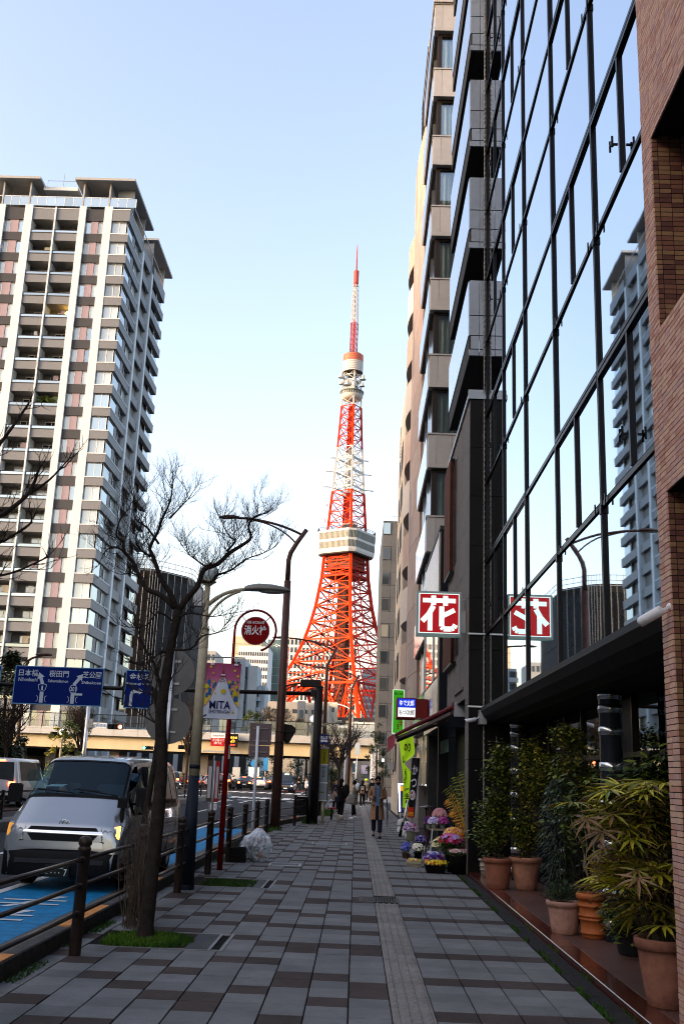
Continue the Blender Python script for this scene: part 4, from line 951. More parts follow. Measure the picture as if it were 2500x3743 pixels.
for (xa,ya),(xb,yb) in zip(fpos,fpos[1:]):
    for z in (.36,.60,.83): m = MB(); m.sm = True; m.tube([(xa,ya+.06,z),(xb,yb-.06,z)],.020,10); put('fence_rail', m, FR, fn)
fn2 = thing('guard_fence', 'further brown guard fence beyond the tall brown lamp pole', 'fence', (-2.0,38,0))
p2 = [(-2.45,33.9),(-2.05,36.3),(-1.72,38.6),(-1.72,46.5),(-1.72,49.2),(-1.72,52)]
for x,y in p2: piece('fence_post', pm_, (x,y,0), fn2)
for (xa,ya),(xb,yb) in zip(p2,p2[1:]):
    if ya == 38.6: continue
    for z in (.36,.60,.83): m = MB(); m.tube([(xa,ya,z),(xb,yb,z)],.02,8); put('fence_rail', m, FR, fn2)
# median fence and yellow marker posts
mf = thing('median_fence', 'dark low fence on the median of the avenue', 'fence', (-9.4,50,0))
mp_ = MB().box(-.04,.04,-.04,.04,.2,1.0).mesh('fence_post', BLACKM)
for i in range(17): piece('fence_post', mp_, (-9.4,25+3*i,0), mf)
for z in (.45,.70,.95): m = MB(); m.box(-9.42,-9.38,25,74,z-.025,z+.025); put('fence_rail', m, BLACKM, mf)
YEL = M('marker_yellow', (.62,.30,.02), .5); AMBER = M('amber_lamp', (1,.55,.08), .4, emit=7)
for (x,y,lb) in ((-9.4,75.8,'yellow marker post on the near end of the median'),(-10.6,121,'yellow beacon post on the traffic island under the overpass')):
    t = thing('marker_post', lb, 'marker post', (x,y,.2)); m = MB(); m.lathe([(.22,.2),(.20,1.0),(.16,1.08),(.0,1.1)],14,(x,y,0)); put('body', m, YEL, t)
    m = MB(); m.ball((x+.1,y-.18,1.12),.10,10,6); put('beacon', m, AMBER, t)

# ---- lamp posts
def tubeobj(nm, pts, r, mt, par, n=10):
    m = MB(); m.sm = True; m.tube(pts,r,n); return put(nm, m, mt, par)
GLOBE = M('globe_glass', (.62,.70,.68), .12, 0, coat=.3, spec=.5)
def arc(p, q, c, n=10): p,q,c = Vector(p),Vector(q),Vector(c); return [p*(1-t)**2+c*2*t*(1-t)+q*t*t for t in [i/n for i in range(n+1)]]
LAMPH = M('lamp_housing', (.19,.18,.155), .45, .3, var=.15)
def cobra(nm, p, d, L, mt, par, w=.13):
    """street-lamp head: flat tapered housing and lens, from p in direction d"""
    p, d = Vector(p), Vector(d).normalized(); s_ = Vector((-d.y,d.x,0)).normalized(); rings = []
    for t,ww,hh,dz in ((0,.35,.045,0),(.08,.6,.06,.01),(.3,.95,.075,.02),(.6,1.0,.07,.015),(.88,.8,.05,0),(1,.4,.025,-.012)):
        c = p+d*L*t+Vector((0,0,dz)); a = s_*w*ww
        rings.append([c-a*1+Vector((0,0,-hh*.4)),c+a+Vector((0,0,-hh*.4)),c+a*.9+Vector((0,0,hh*.3)),c+a*.35+Vector((0,0,hh)),c-a*.35+Vector((0,0,hh)),c-a*.9+Vector((0,0,hh*.3))])
    m = MB(); m.sm = True; m.loft(rings); h = put(nm, m, mt, par)
    m = MB(); c = p+d*L*.62; m.ball(c+Vector((0,0,-.025)),.1,12,6,(L*.32/.1*abs(d.x)+.9*abs(d.y)*w/.1*.0+ (w*.8/.1)*abs(d.y),(L*.32/.1)*abs(d.y)+(w*.8/.1)*abs(d.x),.35)); put('lamp_lens', m, M('lamp_lens', (.3,.3,.27), .2), h)
    return h
lp = thing('street_lamp', 'cream and dark blue street lamp with glass globe and curved arm at the kerb', 'street lamp', (-2.41,15.6,0)); x, y = -2.41, 15.6
tubeobj('lower_pole', [(x,y,0),(x,y,1.6)], [.115,.082], NAVY, lp, 18)
m = MB(); m.sm = True; m.lathe([(.118,0),(.118,.06),(.10,.1)],18,(x,y,0)); put('base_collar', m, NAVY, lp)
tubeobj('pole', [(x,y,1.6),(x,y,3.78)], [.082,.072], CREAM, lp, 18); tubeobj('blue_band', [(x,y,1.70),(x,y,1.76)], .0835, NAVY, lp, 18)
tubeobj('upper_pole', [(x,y,3.78),(x,y,3.84),(x,y,4.5)], [.078,.045,.042], CREAM, lp, 14)
m = MB(); m.sm = True; m.lathe([(.05,4.48),(.10,4.52),(.13,4.535),(.13,4.55),(.06,4.55)],18,(x,y,0)); put('globe_cup', m, CREAM, lp)
m = MB(); m.sm = True; m.ball((x,y,4.68),.16,20,14); put('globe', m, GLOBE, lp)
tubeobj('arm', arc((x+.03,y,4.18),(x+.60,y,4.44),(x+.25,y,4.42)), [.032]*4+[.028]*7, CREAM, lp); tubeobj('arm_brace', arc((x+.03,y,3.95),(x+.52,y,4.41),(x+.18,y,4.30)), .02, CREAM, lp)
cobra('lamp_head', (x+.58,y,4.44), (1,0,.01), .72, LAMPH, lp, .12)
m = MB(); m.cbox(x-.20,x-.07,y-.07,y+.07,4.15,4.46,.02); m.box(x-.08,x-.03,y-.02,y+.02,4.2,4.4); put('ballast_box', m, GREYM, lp)
tubeobj('banner_arm', [(x-.08,y-.02,3.37),(x+.66,y-.02,3.37)], .011, GREYM, lp)
tubeobj('banner_arm', [(x,y-.02,2.42),(x+.12,y-.02,2.50)], .011, BLACKM, lp)
# banner: print layers are thin sheets of their own colour
BN = D.materials.new('banner_print'); BN.use_nodes = True; MC['banner_print'] = BN
n_ = BN.node_tree.nodes; l_ = BN.node_tree.links; tc = n_.new('ShaderNodeTexCoord'); sx = n_.new('ShaderNodeSeparateXYZ'); cr = n_.new('ShaderNodeValToRGB')
l_.new(tc.outputs['Generated'], sx.inputs[0]); l_.new(sx.outputs[2], cr.inputs[0]); l_.new(cr.outputs[0], n_['Principled BSDF'].inputs['Base Color'])
for i,(p,c) in enumerate(((0,(.75,.55,.02,1)),(.38,(.75,.52,.05,1)),(.55,(.62,.26,.20,1)),(.75,(.40,.05,.19,1)),(1,(.26,.005,.07,1)))):
    e = cr.color_ramp.elements[i] if i < 2 else cr.color_ramp.elements.new(p); e.position = p; e.color = c
BBL = M('print_blue', (.01,.11,.32), .6); BYE = M('print_yellow', (.62,.48,.02), .6); BWH = M('print_white', (.62,.66,.76), .6, var=.05); BRD = M('print_red', (.26,.012,.02), .6); BNV = M('print_navy', (.008,.008,.09), .6)
def banner(name, label, x0, x1, z0, z1, y, group=None):
    t = thing(name, label, 'banner', ((x0+x1)/2,y,z0), 0, group); W_, H_ = x1-x0, z1-z0
    wob = lambda u,v: .012*math.sin(u*7+v*3)+.008*math.sin(u*3-v*5)+.02*(1-v)*(u-.5)
    sk = lambda u,v: x0+W_*u-.045*W_*(1-v)
    m = MB(); m.sm = True; n = 12
    vs = [(sk(i/n,j/n),y+wob(i/n,j/n),z0+H_*j/n) for j in range(n+1) for i in range(n+1)]
    m.add(vs,[(j*(n+1)+i,j*(n+1)+i+1,(j+1)*(n+1)+i+1,(j+1)*(n+1)+i) for j in range(n) for i in range(n)])
    cl = put('cloth', m, BN, t)
    def sheet(nm, poly, mt, lay):
        q = MB(); q.add([(sk(u,v),y+wob(u,v)-.004*lay,z0+H_*v) for u,v in poly],[tuple(range(len(poly)))]); put(nm, q, mt, t)
    hill = [(0,.0),(1,0),(1,.205),(.88,.30),(.78,.43),(.66,.62),(.585,.73),(.56,.75),(.44,.75),(.41,.70),(.31,.54),(.20,.36),(.10,.25),(0,.195)]
    # strips keep the big sheet on the waving cloth
    prof = [(0,.195),(.10,.25),(.20,.36),(.31,.54),(.41,.70),(.44,.75),(.56,.75),(.585,.73),(.66,.62),(.78,.43),(.88,.30),(1,.205)]
    for (ua,va),(ub,vb) in zip(prof,prof[1:]):
        nn_ = 5
        for k in range(nn_): sheet('white_print',[(ua,va*k/nn_),(ub,vb*k/nn_),(ub,vb*(k+1)/nn_),(ua,va*(k+1)/nn_)],BWH,1)
        if va < .74 or vb < .74: sheet('red_line',[(ua,va-.006),(ub,vb-.006),(ub,vb+.008),(ua,va+.008)],BRD,2)
    for (a,b_,c_,d_) in ((.44,.75,.475,.80),(.56,.75,.525,.80),(.475,.80,.495,.86),(.525,.80,.505,.86)): sheet('red_line',[(a-.016,b_),(a+.016,b_),(c_+.012,d_),(c_-.012,d_)],BRD,2)
    for k in range(4): v = .655+.03*k; hw = .11-.018*k; sheet('red_lattice',[(.5-hw,v),(.5-hw+.03,v),(.5+hw*.8,v+.03),(.5+hw*.8-.03,v+.03)],BRD,3); sheet('red_lattice',[(.5+hw,v),(.5+hw*1-.03,v),(.5-hw*.8,v+.03),(.5-hw*.8+.03,v+.03)],BRD,3)
    sheet('white_print',[(.44,.775),(.56,.775),(.56,.80),(.44,.80)],BWH,3); sheet('red_line',[(.492,.80),(.508,.80),(.503,.95),(.497,.95)],BRD,2)
    dots = [(.14,.93,.034),(.22,.81,.028),(.08,.73,.02),(.83,.87,.036),(.93,.77,.036),(.70,.66,.045),(.86,.65,.03),(.91,.575,.04),(.06,.575,.07),(.55,.49,.07),(.33,.45,.026),(.80,.53,.035),(.88,.455,.075),(.87,.12,.032),(.2,.66,.02),(.27,.655,.025)]
    for u,v,r in dots: sheet('yellow_dot',[(u+r*math.cos(a),v+r*W_/H_*math.sin(a)) for a in [k*.5236 for k in range(12)]],BYE,4)
    for u,v,a,b_ in ((.07,.58,.09,.115),(.25,.59,.08,.075),(.23,.54,.05,.06),(.12,.42,.085,.12),(.05,.38,.07,.08),(.77,.615,.06,.07),(.68,.545,.07,.095),(.9,.655,.06,.025),(.91,.50,.055,.045),(.76,.43,.08,.07),(.86,.32,.11,.085)): sheet('blue_block',[(u,v),(u+a,v),(u+a,v+b_),(u,v+b_)],BBL,3)
    text('MITA',(sk(.49,.245),y-.018,z0+H_*.245),W_*.60,H_*.145,BNV,t,bold=.02); text('SHOTENGAI',(sk(.49,.125),y-.018,z0+H_*.125),W_*.60,H_*.055,BNV,t,bold=.012)
    for u in (.17,.85): q = MB(); q.beam((sk(u,1),y-.01,z1-.01),(sk(u,1),y-.01,z1+.085),.008); q.box(sk(u,1)-.03,sk(u,1)+.03,y-.02,y-.005,z1-.03,z1-.005); put('clip', q, WHITE, t)
    return t
banner('street_banner', 'pink and white MITA SHOTENGAI banner hanging from the cream street lamp', -2.335, -1.80, 2.445, 3.28, 15.58)
# second cream lamp with globe by the bus stop
l2 = thing('street_lamp', 'cream lamp post with a round white globe behind the bus stop sign', 'street lamp', (-1.76,41,0)); x, y = -1.76, 41
tubeobj('lower_pole', [(x,y,0),(x,y,1.62)], [.115,.085], NAVY, l2, 14); tubeobj('pole', [(x,y,1.62),(x,y,3.6)], [.082,.06], CREAM, l2, 14); tubeobj('blue_band', [(x,y,1.72),(x,y,1.78)], .085, NAVY, l2, 14)
m = MB(); m.sm = True; m.ball((x,y,3.87),.135,18,12); put('globe', m, M('globe_white', (.8,.8,.78), .3, emit=.25), l2)
m = MB(); m.lathe([(.05,3.6),(.09,3.7),(.09,3.74)],14,(x,y,0)); put('globe_cup', m, CREAM, l2)
tubeobj('arm', arc((x,y,3.36),(x+.95,y,3.74),(x+.3,y,3.75)), .022, CREAM, l2); tubeobj('arm_brace', arc((x,y,3.2),(x+.7,y,3.71),(x+.2,y,3.6)), .015, CREAM, l2); cobra('lamp_head', (x+.9,y,3.73), (1,0,0), .35, LAMPH, l2, .06)
m = MB(); m.box(x-.22,x-.08,y-.08,y+.08,3.35,3.62); put('ballast_box', m, GREYM, l2); tubeobj('banner_arm', [(x,y,2.92),(x+.75,y,2.92)], .01, GREYM, l2)
banner('street_banner', 'pink MITA banner on the second cream lamp, half hidden by the bus stop board', -1.68, -1.22, 1.98, 2.84, 40.98)
# tall brown lamp
BR = M('lamp_brown', (.075,.034,.024), .42, .2, var=.25, vs=5)
bl = thing('street_lamp', 'tall brown street lamp with kinked top and long double arm', 'street lamp', (-2.51,33.6,0)); x, y = -2.51, 33.6
tubeobj('pole', [(x,y,0),(x,y,3.0),(x,y,8.0)], [.16,.145,.115], BR, bl, 16); m = MB(); m.sm = True; m.lathe([(.135,2.2),(.175,2.25),(.175,2.3)],14,(x,y,0)); put('base_plate', MB().box(x-.2,x+.2,y-.2,y+.2,0,.03), BR, bl)
tubeobj('upper_pole', [(x,y,8.0),(x,y,8.72),(x+.06,y,8.98),(x+.25,y,9.33),(x+.56,y,9.80)], [.085,.082,.08,.078,.075], BR, bl, 12)
tubeobj('arm', arc((x+.40,y,9.62),(x-1.85,y,10.14),(x-.6,y,10.12)), .042, BR, bl); tubeobj('arm_brace', arc((x+.22,y,9.3),(x-1.3,y,10.08),(x-.3,y,9.92)), .028, BR, bl)
cobra('lamp_head', (x-1.75,y,10.13), (-1,0,.02), .72, BR, bl, .12)
tubeobj('low_arm', arc((x,y,4.42),(x+.62,y,4.60),(x+.2,y,4.57)), .03, BR, bl); tubeobj('low_arm_brace', arc((x,y,4.18),(x+.5,y,4.56),(x+.15,y,4.45)), .02, BR, bl)
m = MB(); m.cbox(x+.6,x+1.28,y-.16,y+.16,4.50,4.72,.03); put('side_lamp_head', m, M('lamp_dark', (.028,.02,.017), .45), bl)
for z,hw in ((2.66,.165),(3.0,.16),): tubeobj('clamp', [(x,y,z),(x,y,z+.03)], hw, BLACKM, bl, 14)
# triangular sign seen from behind, held by the brown pole
t = thing('triangular_sign', 'dark back of a rounded triangular road sign clamped to the brown pole', 'road sign', (-2.3,33.75,2.6)); m = MB()
tri_ = [(-2.72,3.22),(-2.55,3.30),(-2.2,3.26),(-2.07,3.16),(-2.08,3.02),(-2.26,2.70),(-2.34,2.63),(-2.42,2.70),(-2.70,3.05)]
m.prism(tri_, lambda a,b_: (a+.06,33.8,b_), lambda a,b_: (a+.06,33.83,b_)); put('sign_plate', m, M('sign_back_dark', (.022,.016,.015), .5), t)
m = MB(); m.box(-2.6,-2.1,33.75,33.8,3.02,3.06); m.box(-2.45,-2.15,33.75,33.8,2.76,2.8); put('bracket', m, BLACKM, t)
def brown_lamp(x, y, h, L, label, mt, s=1):
    t = thing('street_lamp', label, 'street lamp', (x,y,0)); tubeobj('pole', [(x,y,0),(x,y,h*.8),(x,y,h*.88),(x+s*.55,y,h)], [.13,.1,.09,.08], mt, t)
    tubeobj('arm', arc((x+s*.4,y,h-.2),(x-s*L,y,h+.45),(x-s*L*.3,y,h+.4)), .05, mt, t); tubeobj('arm_brace', arc((x+s*.2,y,h-.6),(x-s*L*.6,y,h+.38),(x-s*L*.1,y,h+.2)), .03, mt, t); cobra('lamp_head', (x-s*L,y,h+.45), (-s,0,0), 1.0, mt, t, .15)
    return t
brown_lamp(-1.9,60,9.1,2.3,'brown street lamp rising behind the black gantry post',BR); brown_lamp(-.55,78,9.3,2.0,'slim brown street lamp in front of the near tower foot',BR); brown_lamp(-20.1,60,7.6,-1.9,'dark street lamp over the blue direction signs',BR,1)
t = thing('street_lamp', 'white swan neck lamp on the overpass before the tower', 'street lamp', (0.6,128,0)); tubeobj('pole', [(-.6,129,5.7),(-.6,129,9.2)]+arc((-.6,129,9.2),(-3.2,129,10.6),(-.7,129,10.5)), .07, WHITE, t)

# ---- sign gantry with blue direction signs
GB = M('gantry_dark', (.016,.012,.011), .45, .3, var=.3, vs=4)
ga = thing('sign_gantry', 'black gantry post and beam that carries the blue direction signs', 'gantry', (-1.52,38.5,0)); x, y = -1.50, 38.5
tubeobj('post', [(x,y,0),(x,y,4.98)], [.16,.145], GB, ga, 18); m = MB(); m.lathe([(.15,4.98),(.0,5.0)],18,(x,y,0)); put('cap', m, GB, ga)
tubeobj('beam', [(x,y,4.66),(-9.2,y,4.60),(-19,y,4.55)], .075, GB, ga, 12); m = MB(); m.box(-1.78,-1.6,y-.13,y+.13,4.55,4.80); put('beam_flange', m, GB, ga); tubeobj('post', [(-19,y,0),(-19,y,4.9)], .15, GB, ga, 14)
m = MB(); m.box(-1.40,-1.33,y-.06,y+.06,.3,4.95); put('cable_duct', m, GB, ga)
SB = M('sign_blue', (.002,.014,.14), .5, spec=.08); SW = M('sign_white', (.55,.60,.66), .5); SBB = M('sign_edge', (.16,.36,.55), .5)
def bluesign(label, x0, x1, z0, z1):
    t = thing('direction_sign', label, 'road sign', ((x0+x1)/2,38.3,z0)); m = MB(); m.box(x0,x1,38.28,38.32,z0,z1); put('panel', m, SB, t); e = .03
    m = MB()
    for a in ((x0,x1,z0,z0+e),(x0,x1,z1-e,z1),(x0,x0+e,z0+e,z1-e),(x1-e,x1,z0+e,z1-e)): m.box(a[0],a[1],38.274,38.28,a[2],a[3])
    put('border', m, SBB, t)
    m = MB(); m.box((x0+x1)/2-.6,(x0+x1)/2-.5,38.32,38.5,z0+.1,z1-.1); m.box((x0+x1)/2+.5,(x0+x1)/2+.6,38.32,38.5,z0+.1,z1-.1); put('bracket', m, GB, t); return t
yy = 38.27
t = bluesign('wide blue direction sign reading Nihonbashi, Sakuradamon and Shibakoen', -12.94, -9.58, 3.88, 5.30)
for s_,x_,wd,z_,h_ in (('日本橋',-12.42,.74,5.04,.25),('桜田門',-11.27,.74,5.04,.25),('芝公園',-10.02,.70,5.04,.25),('Nihonbashi',-12.42,.72,4.79,.14),('Sakuradamon',-11.28,.76,4.77,.11),('Shibakoen',-10.02,.74,4.75,.11)): text(s_,(x_,yy,z_),wd,h_,SW,t,bold=.012)
def arrow(pl_, nm='arrow'):
    m = MB(); m.add([(a,yy,b_) for a,b_ in pl_],[tuple(range(len(pl_)))]); put(nm, m, SW, t)
for bx_,tip,num in ((-11.85,(-12.02,5.07),'1'),(-10.68,(-10.36,5.06),'301')):
    arrow([(bx_-.07,3.95),(bx_+.07,3.95),(bx_+.07,4.34),(bx_-.07,4.34)])
    d = (Vector((tip[0],0,tip[1]))-Vector((bx_,0,4.64))); d.normalize(); s_ = Vector((d.z,0,-d.x)); b0 = Vector((bx_,0,4.64)); e = Vector((tip[0],0,tip[1]))-d*.22
    arrow([((b0-s_*.06).x,(b0-s_*.06).z),((b0+s_*.06).x,(b0+s_*.06).z),((e+s_*.06).x,(e+s_*.06).z),((e-s_*.06).x,(e-s_*.06).z)]); arrow([((e-s_*.14).x,(e-s_*.14).z),((e+s_*.14).x,(e+s_*.14).z),tip])
    pl_ = [(-.17,.12),(-.09,.16),(.09,.16),(.17,.12),(.13,-.06),(0,-.17),(-.13,-.06)] if num == '1' else [(-.16,0),(-.09,.15),(.09,.15),(.16,0),(.09,-.15),(-.09,-.15)]
    m = MB(); m.add([(bx_+a,yy-.002,4.49+b_) for a,b_ in pl_],[tuple(range(len(pl_)))]); put('route_shield', m, SW, t); m = MB(); m.add([(bx_+a*.86,yy-.004,4.49+b_*.86) for a,b_ in pl_],[tuple(range(len(pl_)))]); put('route_shield', m, SB, t)
    text(num,(bx_,yy-.006,4.49),.06 if num == '1' else .2,.17,SW,t,bold=.02)
    for q in (-1,1):
        pp_ = [(bx_+q*.19,3.98),(bx_+q*.13,4.03),(bx_+q*.13,4.16),(bx_+q*.19,4.21)]
        for a,b_ in zip(pp_,pp_[1:]): m = MB(); m.beam((a[0],yy,a[1]),(b_[0],yy,b_[1]),.016); put('bridge_mark', m, SW, t)
arrow([(-10.61,4.26),(-10.32,4.26),(-10.32,4.34),(-10.61,4.34)])
t = bluesign('narrow blue direction sign reading Kanasugi Bridge, half hidden behind the tree', -8.75, -7.72, 3.87, 5.28)
text('金杉橋',(-8.2,yy,5.04),.82,.26,SW,t,bold=.012); text('Kanasugi Brdg',(-8.24,yy,4.77),.9,.12,SW,t,bold=.012)
arrow([(-8.54,3.94),(-8.42,3.94),(-8.42,4.36),(-8.54,4.36)]); arrow([(-8.54,4.36),(-8.42,4.36),(-8.36,4.43),(-8.2,4.43),(-8.2,4.55),(-8.42,4.55),(-8.5,4.50)]); arrow([(-8.2,4.38),(-8.2,4.62),(-8.02,4.49)])
t = bluesign('edge of a third blue direction sign at the left of the gantry', -15.6, -13.47, 3.87, 5.26)

# ---- fire hydrant sign
hy = thing('hydrant_sign', 'round red fire hydrant sign in a looped red post', 'sign', (-2.33,18.8,0)); y = 18.8; cx_, cz_ = -1.955, 4.24; RP = M('hydrant_red', (.20,.004,.007), .45, var=.1, spec=.1)
xp = -2.34
loop = [(xp,y,0),(xp,y,2.0),(xp,y,3.4),(xp,y,4.10)]+[(cx_+.385*math.cos(a)*1.0,y,cz_+.385*math.sin(a)) for a in [R(180-12*k) for k in range(0,22)]]
tubeobj('post', loop, [.05,.05,.03,.024]+[.022]*22, RP, hy, 10)
m = MB(); m.disc((cx_,y,cz_),.268,'y',36,.012); put('rim', m, M('sign_rim', (.6,.5,.5), .4), hy); m = MB(); m.disc((cx_,y-.006,cz_),.255,'y',36,.006); put('disc', m, M('hydrant_face', (.24,.002,.003), .5, spec=.06), hy)
text('FIRE HYDRANT',(cx_,y-.01,cz_+.155),.33,.052,WHITE,hy,bold=.01); text('消火栓',(cx_,y-.01,cz_+.01),.42,.18,WHITE,hy,bold=.02)
for a in (45,135,-45): m = MB(); m.beam((cx_+.26*math.cos(R(a)),y,cz_+.26*math.sin(R(a))),(cx_+.38*math.cos(R(a)),y,cz_+.38*math.sin(R(a))),.014); put('spoke', m, BLACKM, hy)
m = MB(); m.box(xp+.035,xp+.055,y-.06,y+.06,1.9,2.15); put('plate', m, GREYM, hy)
# ---- round parking signs seen from behind
rs = thing('round_sign_post', 'grey post with two round road signs seen from behind', 'road sign', (-3.45,18.6,0)); SBK = M('sign_back', (.15,.145,.135), .55, .2, var=.12, vs=3)
for z in (3.39,2.53):
    m = MB(); m.disc((-3.405,18.55,z),.415,'y',40,.012); d_ = put('sign_disc', m, SBK, rs)
    for q in (.2,-.2): m = MB(); m.box(-3.56,-3.25,18.53,18.55,z+q-.02,z+q+.02); put('bracket', m, GREYM, d_)
tubeobj('post', [(-3.4,18.5,-.01),(-3.4,18.5,3.82)], .042, GALV, rs, 12)
# ---- white pole with brown square sign backs
ws = thing('square_sign_post', 'white pole with a brown rectangular sign seen from behind', 'road sign', (-2.95,30.8,0)); tubeobj('post', [(-2.95,30.8,0),(-2.95,30.8,3.05)], .045, WHITE, ws, 12)
SBP = M('sign_back_mauve', (.16,.115,.11), .6, .1, var=.12, vs=4)
for z0,z1,x1 in ((2.50,3.13,-2.55),(2.16,2.485,-2.575)): m = MB(); m.cbox(-3.2,x1,30.85,30.865,z0,z1,.01); put('sign_plate', m, SBP, ws)
for z in (2.98,2.62,2.3): m = MB(); m.box(-3.1,-2.65,30.82,30.85,z-.02,z+.02); put('bracket', m, M('bracket_mauve', (.25,.2,.2), .5), ws)
# ---- slim information boards by the kerb
ib = thing('info_board', 'two slim grey and red framed parking boards on a grey post', 'notice board', (-2.52,18.5,0)); tubeobj('post', [(-2.53,18.55,0),(-2.53,18.55,1.86)], .045, GALV, ib, 12)
for xa,xb,fm in ((-2.61,-2.52,M('board_bronze', (.09,.05,.035), .5)),(-2.47,-2.40,RED)):
    m = MB(); m.box(xa,xb,18.42,18.46,1.16,1.86); put('frame', m, fm, ib); m = MB(); m.box(xa+.015,xb-.015,18.412,18.42,1.22,1.76); put('notice', m, M('notice_pale', (.5,.48,.5), .25), ib)
m = MB(); m.box(-2.47,-2.41,18.41,18.43,1.02,1.13); put('tag_plate', m, WHITE, ib); text('P',(-2.44,18.408,1.07),.025,.05,RED,ib)
# ---- bus stop
bs_ = thing('bus_stop_board', 'tall bus timetable board with yellow name panel on a cream post', 'bus stop', (-1.17,38.9,0)); y = 38.9
tubeobj('post', [(-1.17,y,0),(-1.17,y,.8)], .05, CREAM, bs_, 12); m = MB(); m.box(-1.37,-1.0,y-.05,y+.05,.78,2.74); put('frame', m, M('board_brown', (.10,.085,.075), .5), bs_)
YB = M('bus_yellow', (.42,.36,.012), .5); BP = M('timetable', (.30,.33,.37), .35)
m = MB(); m.box(-1.34,-1.05,y-.056,y-.05,2.12,2.66); put('name_panel', m, YB, bs_)
text('赤羽橋駅前',(-1.195,y-.06,2.37),.07,.40,BLACKM,bs_,vert=True,bold=.015); text('都営',(-1.195,y-.06,2.62),.08,.03,BLACKM,bs_)
for z0,z1 in ((1.47,2.06),(.84,1.41)): m = MB(); m.box(-1.345,-1.055,y-.056,y-.05,z0,z1); put('timetable', m, BP, bs_)
for z in (.79,1.42,2.07,2.68): m = MB(); m.box(-1.365,-1.035,y-.06,y-.05,z,z+.045); put('bar', m, WHITE, bs_)
for k in range(8): m = MB(); w_ = rnd(.05,.12); m.box(-1.2-w_/2,-1.2+w_/2,y-.058,y-.056,1.98-.045*k,2.0-.045*k); put('print_line', m, BLACKM, bs_)
m = MB(); m.box(-1.33,-1.14,y-.058,y-.056,1.08,1.13); put('print_band', m, M('olive_print', (.16,.17,.03), .6), bs_)
bd = thing('bus_route_disc', 'round yellow bus stop disc on a slim pale pole', 'bus stop', (-1.52,39.6,0)); y = 39.6; tubeobj('pole', [(-1.55,y,0),(-1.55,y,1.86)], .035, GALV, bd, 10)
m = MB(); m.disc((-1.545,y,2.015),.155,'y',28,.03); put('disc', m, YB, bd); m = MB(); m.box(-1.60,-1.49,y-.004,y+.03,1.82,1.88); put('neck', m, GREYM, bd)
m = MB(); m.add([(-1.545+a,y-.004,2.05+b_) for a,b_ in ((-.1,-.03),(.1,-.03),(.1,0),(.05,.03),(.03,.08),(-.03,.08),(-.05,.03),(-.1,0))],[tuple(range(8))]); put('bus_mark', m, BNV, bd); text('都バス',(-1.545,y-.004,1.965),.16,.04,BLACKM,bd)
bb_ = thing('bus_sign', 'dark blue BUS sign with a white bus mark on the black gantry post', 'sign', (-1.22,39.3,2.85)); y = 38.25
m = MB(); m.box(-1.385,-1.03,y,y+.03,2.82,3.17); put('panel', m, M('bus_blue', (.006,.012,.10), .4), bb_); text('BUS',(-1.2,y-.004,3.06),.25,.10,WHITE,bb_,bold=.02)
m = MB(); m.box(-1.335,-1.075,y-.005,y-.002,2.91,2.96); m.box(-1.32,-1.09,y-.005,y-.002,2.965,2.985)
for q in (-1.29,-1.13): m.disc((q,y-.003,2.905),.018,'y',10,.002)
put('bus_mark', m, WHITE, bb_); m = MB(); m.box(-1.5,-1.38,y+.03,y+.3,2.95,3.0); put('bracket', m, GB, bb_)
# leaning seat
st = thing('perch_seat', 'small pedestal seat with tubular hoop back and dark red seat by the bus stop', 'seat', (-.93,42.6,0)); y = 42.6
tubeobj('pedestal', [(-.93,y,0),(-.93,y,.42)], .04, BLACKM, st); m = MB(); m.cbox(-1.09,-.77,y-.12,y+.14,.42,.47,.01); put('seat', m, RED, st)
tubeobj('backrest', [(-1.07,y+.08,.47),(-1.08,y+.08,.66),(-1.03,y+.08,.74),(-.83,y+.08,.74),(-.78,y+.08,.66),(-.79,y+.08,.47)], .018, GALV, st)
# black litter box on a post
t = thing('litter_box', 'black litter box hung on a short black post at the kerb end', 'litter box', (-1.85,38.2,0)); m = MB(); m.cbox(-2.1,-1.74,37.9,38.3,.30,.93,.02); put('box', m, M('bin_black', (.006,.006,.006), .5), t); m = MB(); m.cbox(-2.11,-1.74,37.88,38.3,.93,.95,.01); put('lid', m, GREYM, t); tubeobj('post', [(-1.66,38.1,0),(-1.66,38.1,1.05)], .07, BLACKM, t)
# ---- rubbish bag and crate
PL = D.materials.new('clear_plastic'); PL.use_nodes = True; MC['clear_plastic'] = PL; n_ = PL.node_tree.nodes; l_ = PL.node_tree.links
b0 = n_['Principled BSDF']; b0.inputs['Base Color'].default_value = (.9,.95,1,1); b0.inputs['Roughness'].default_value = .15
tr_ = n_.new('ShaderNodeBsdfTransparent'); tr_.inputs[0].default_value = (.92,.95,.97,1); mx_ = n_.new('ShaderNodeMixShader'); no_ = n_.new('ShaderNodeTexNoise'); no_.inputs['Scale'].default_value = 9; no_.inputs['Detail'].default_value = 5
tcx = n_.new('ShaderNodeTexCoord'); spx = n_.new('ShaderNodeSeparateXYZ'); l_.new(tcx.outputs['Generated'], spx.inputs[0]); l_.new(tcx.outputs['Object'], no_.inputs['Vector'])
mrx = n_.new('ShaderNodeMath'); mrx.operation = 'MULTIPLY_ADD'; mrx.inputs[1].default_value = 1.5; mrx.inputs[2].default_value = -.62; l_.new(no_.outputs['Fac'], mrx.inputs[0])
mry = n_.new('ShaderNodeMath'); mry.operation = 'MULTIPLY_ADD'; mry.inputs[1].default_value = .62; mry.use_clamp = True; l_.new(spx.outputs[2], mry.inputs[0]); l_.new(mrx.outputs[0], mry.inputs[2]); mrx = mry
l_.new(mrx.outputs[0], mx_.inputs[0]); l_.new(tr_.outputs[0], mx_.inputs[1]); l_.new(b0.outputs[0], mx_.inputs[2]); l_.new(mx_.outputs[0], n_['Material Output'].inputs[0])
bgx, bgy = -1.93, 20.95
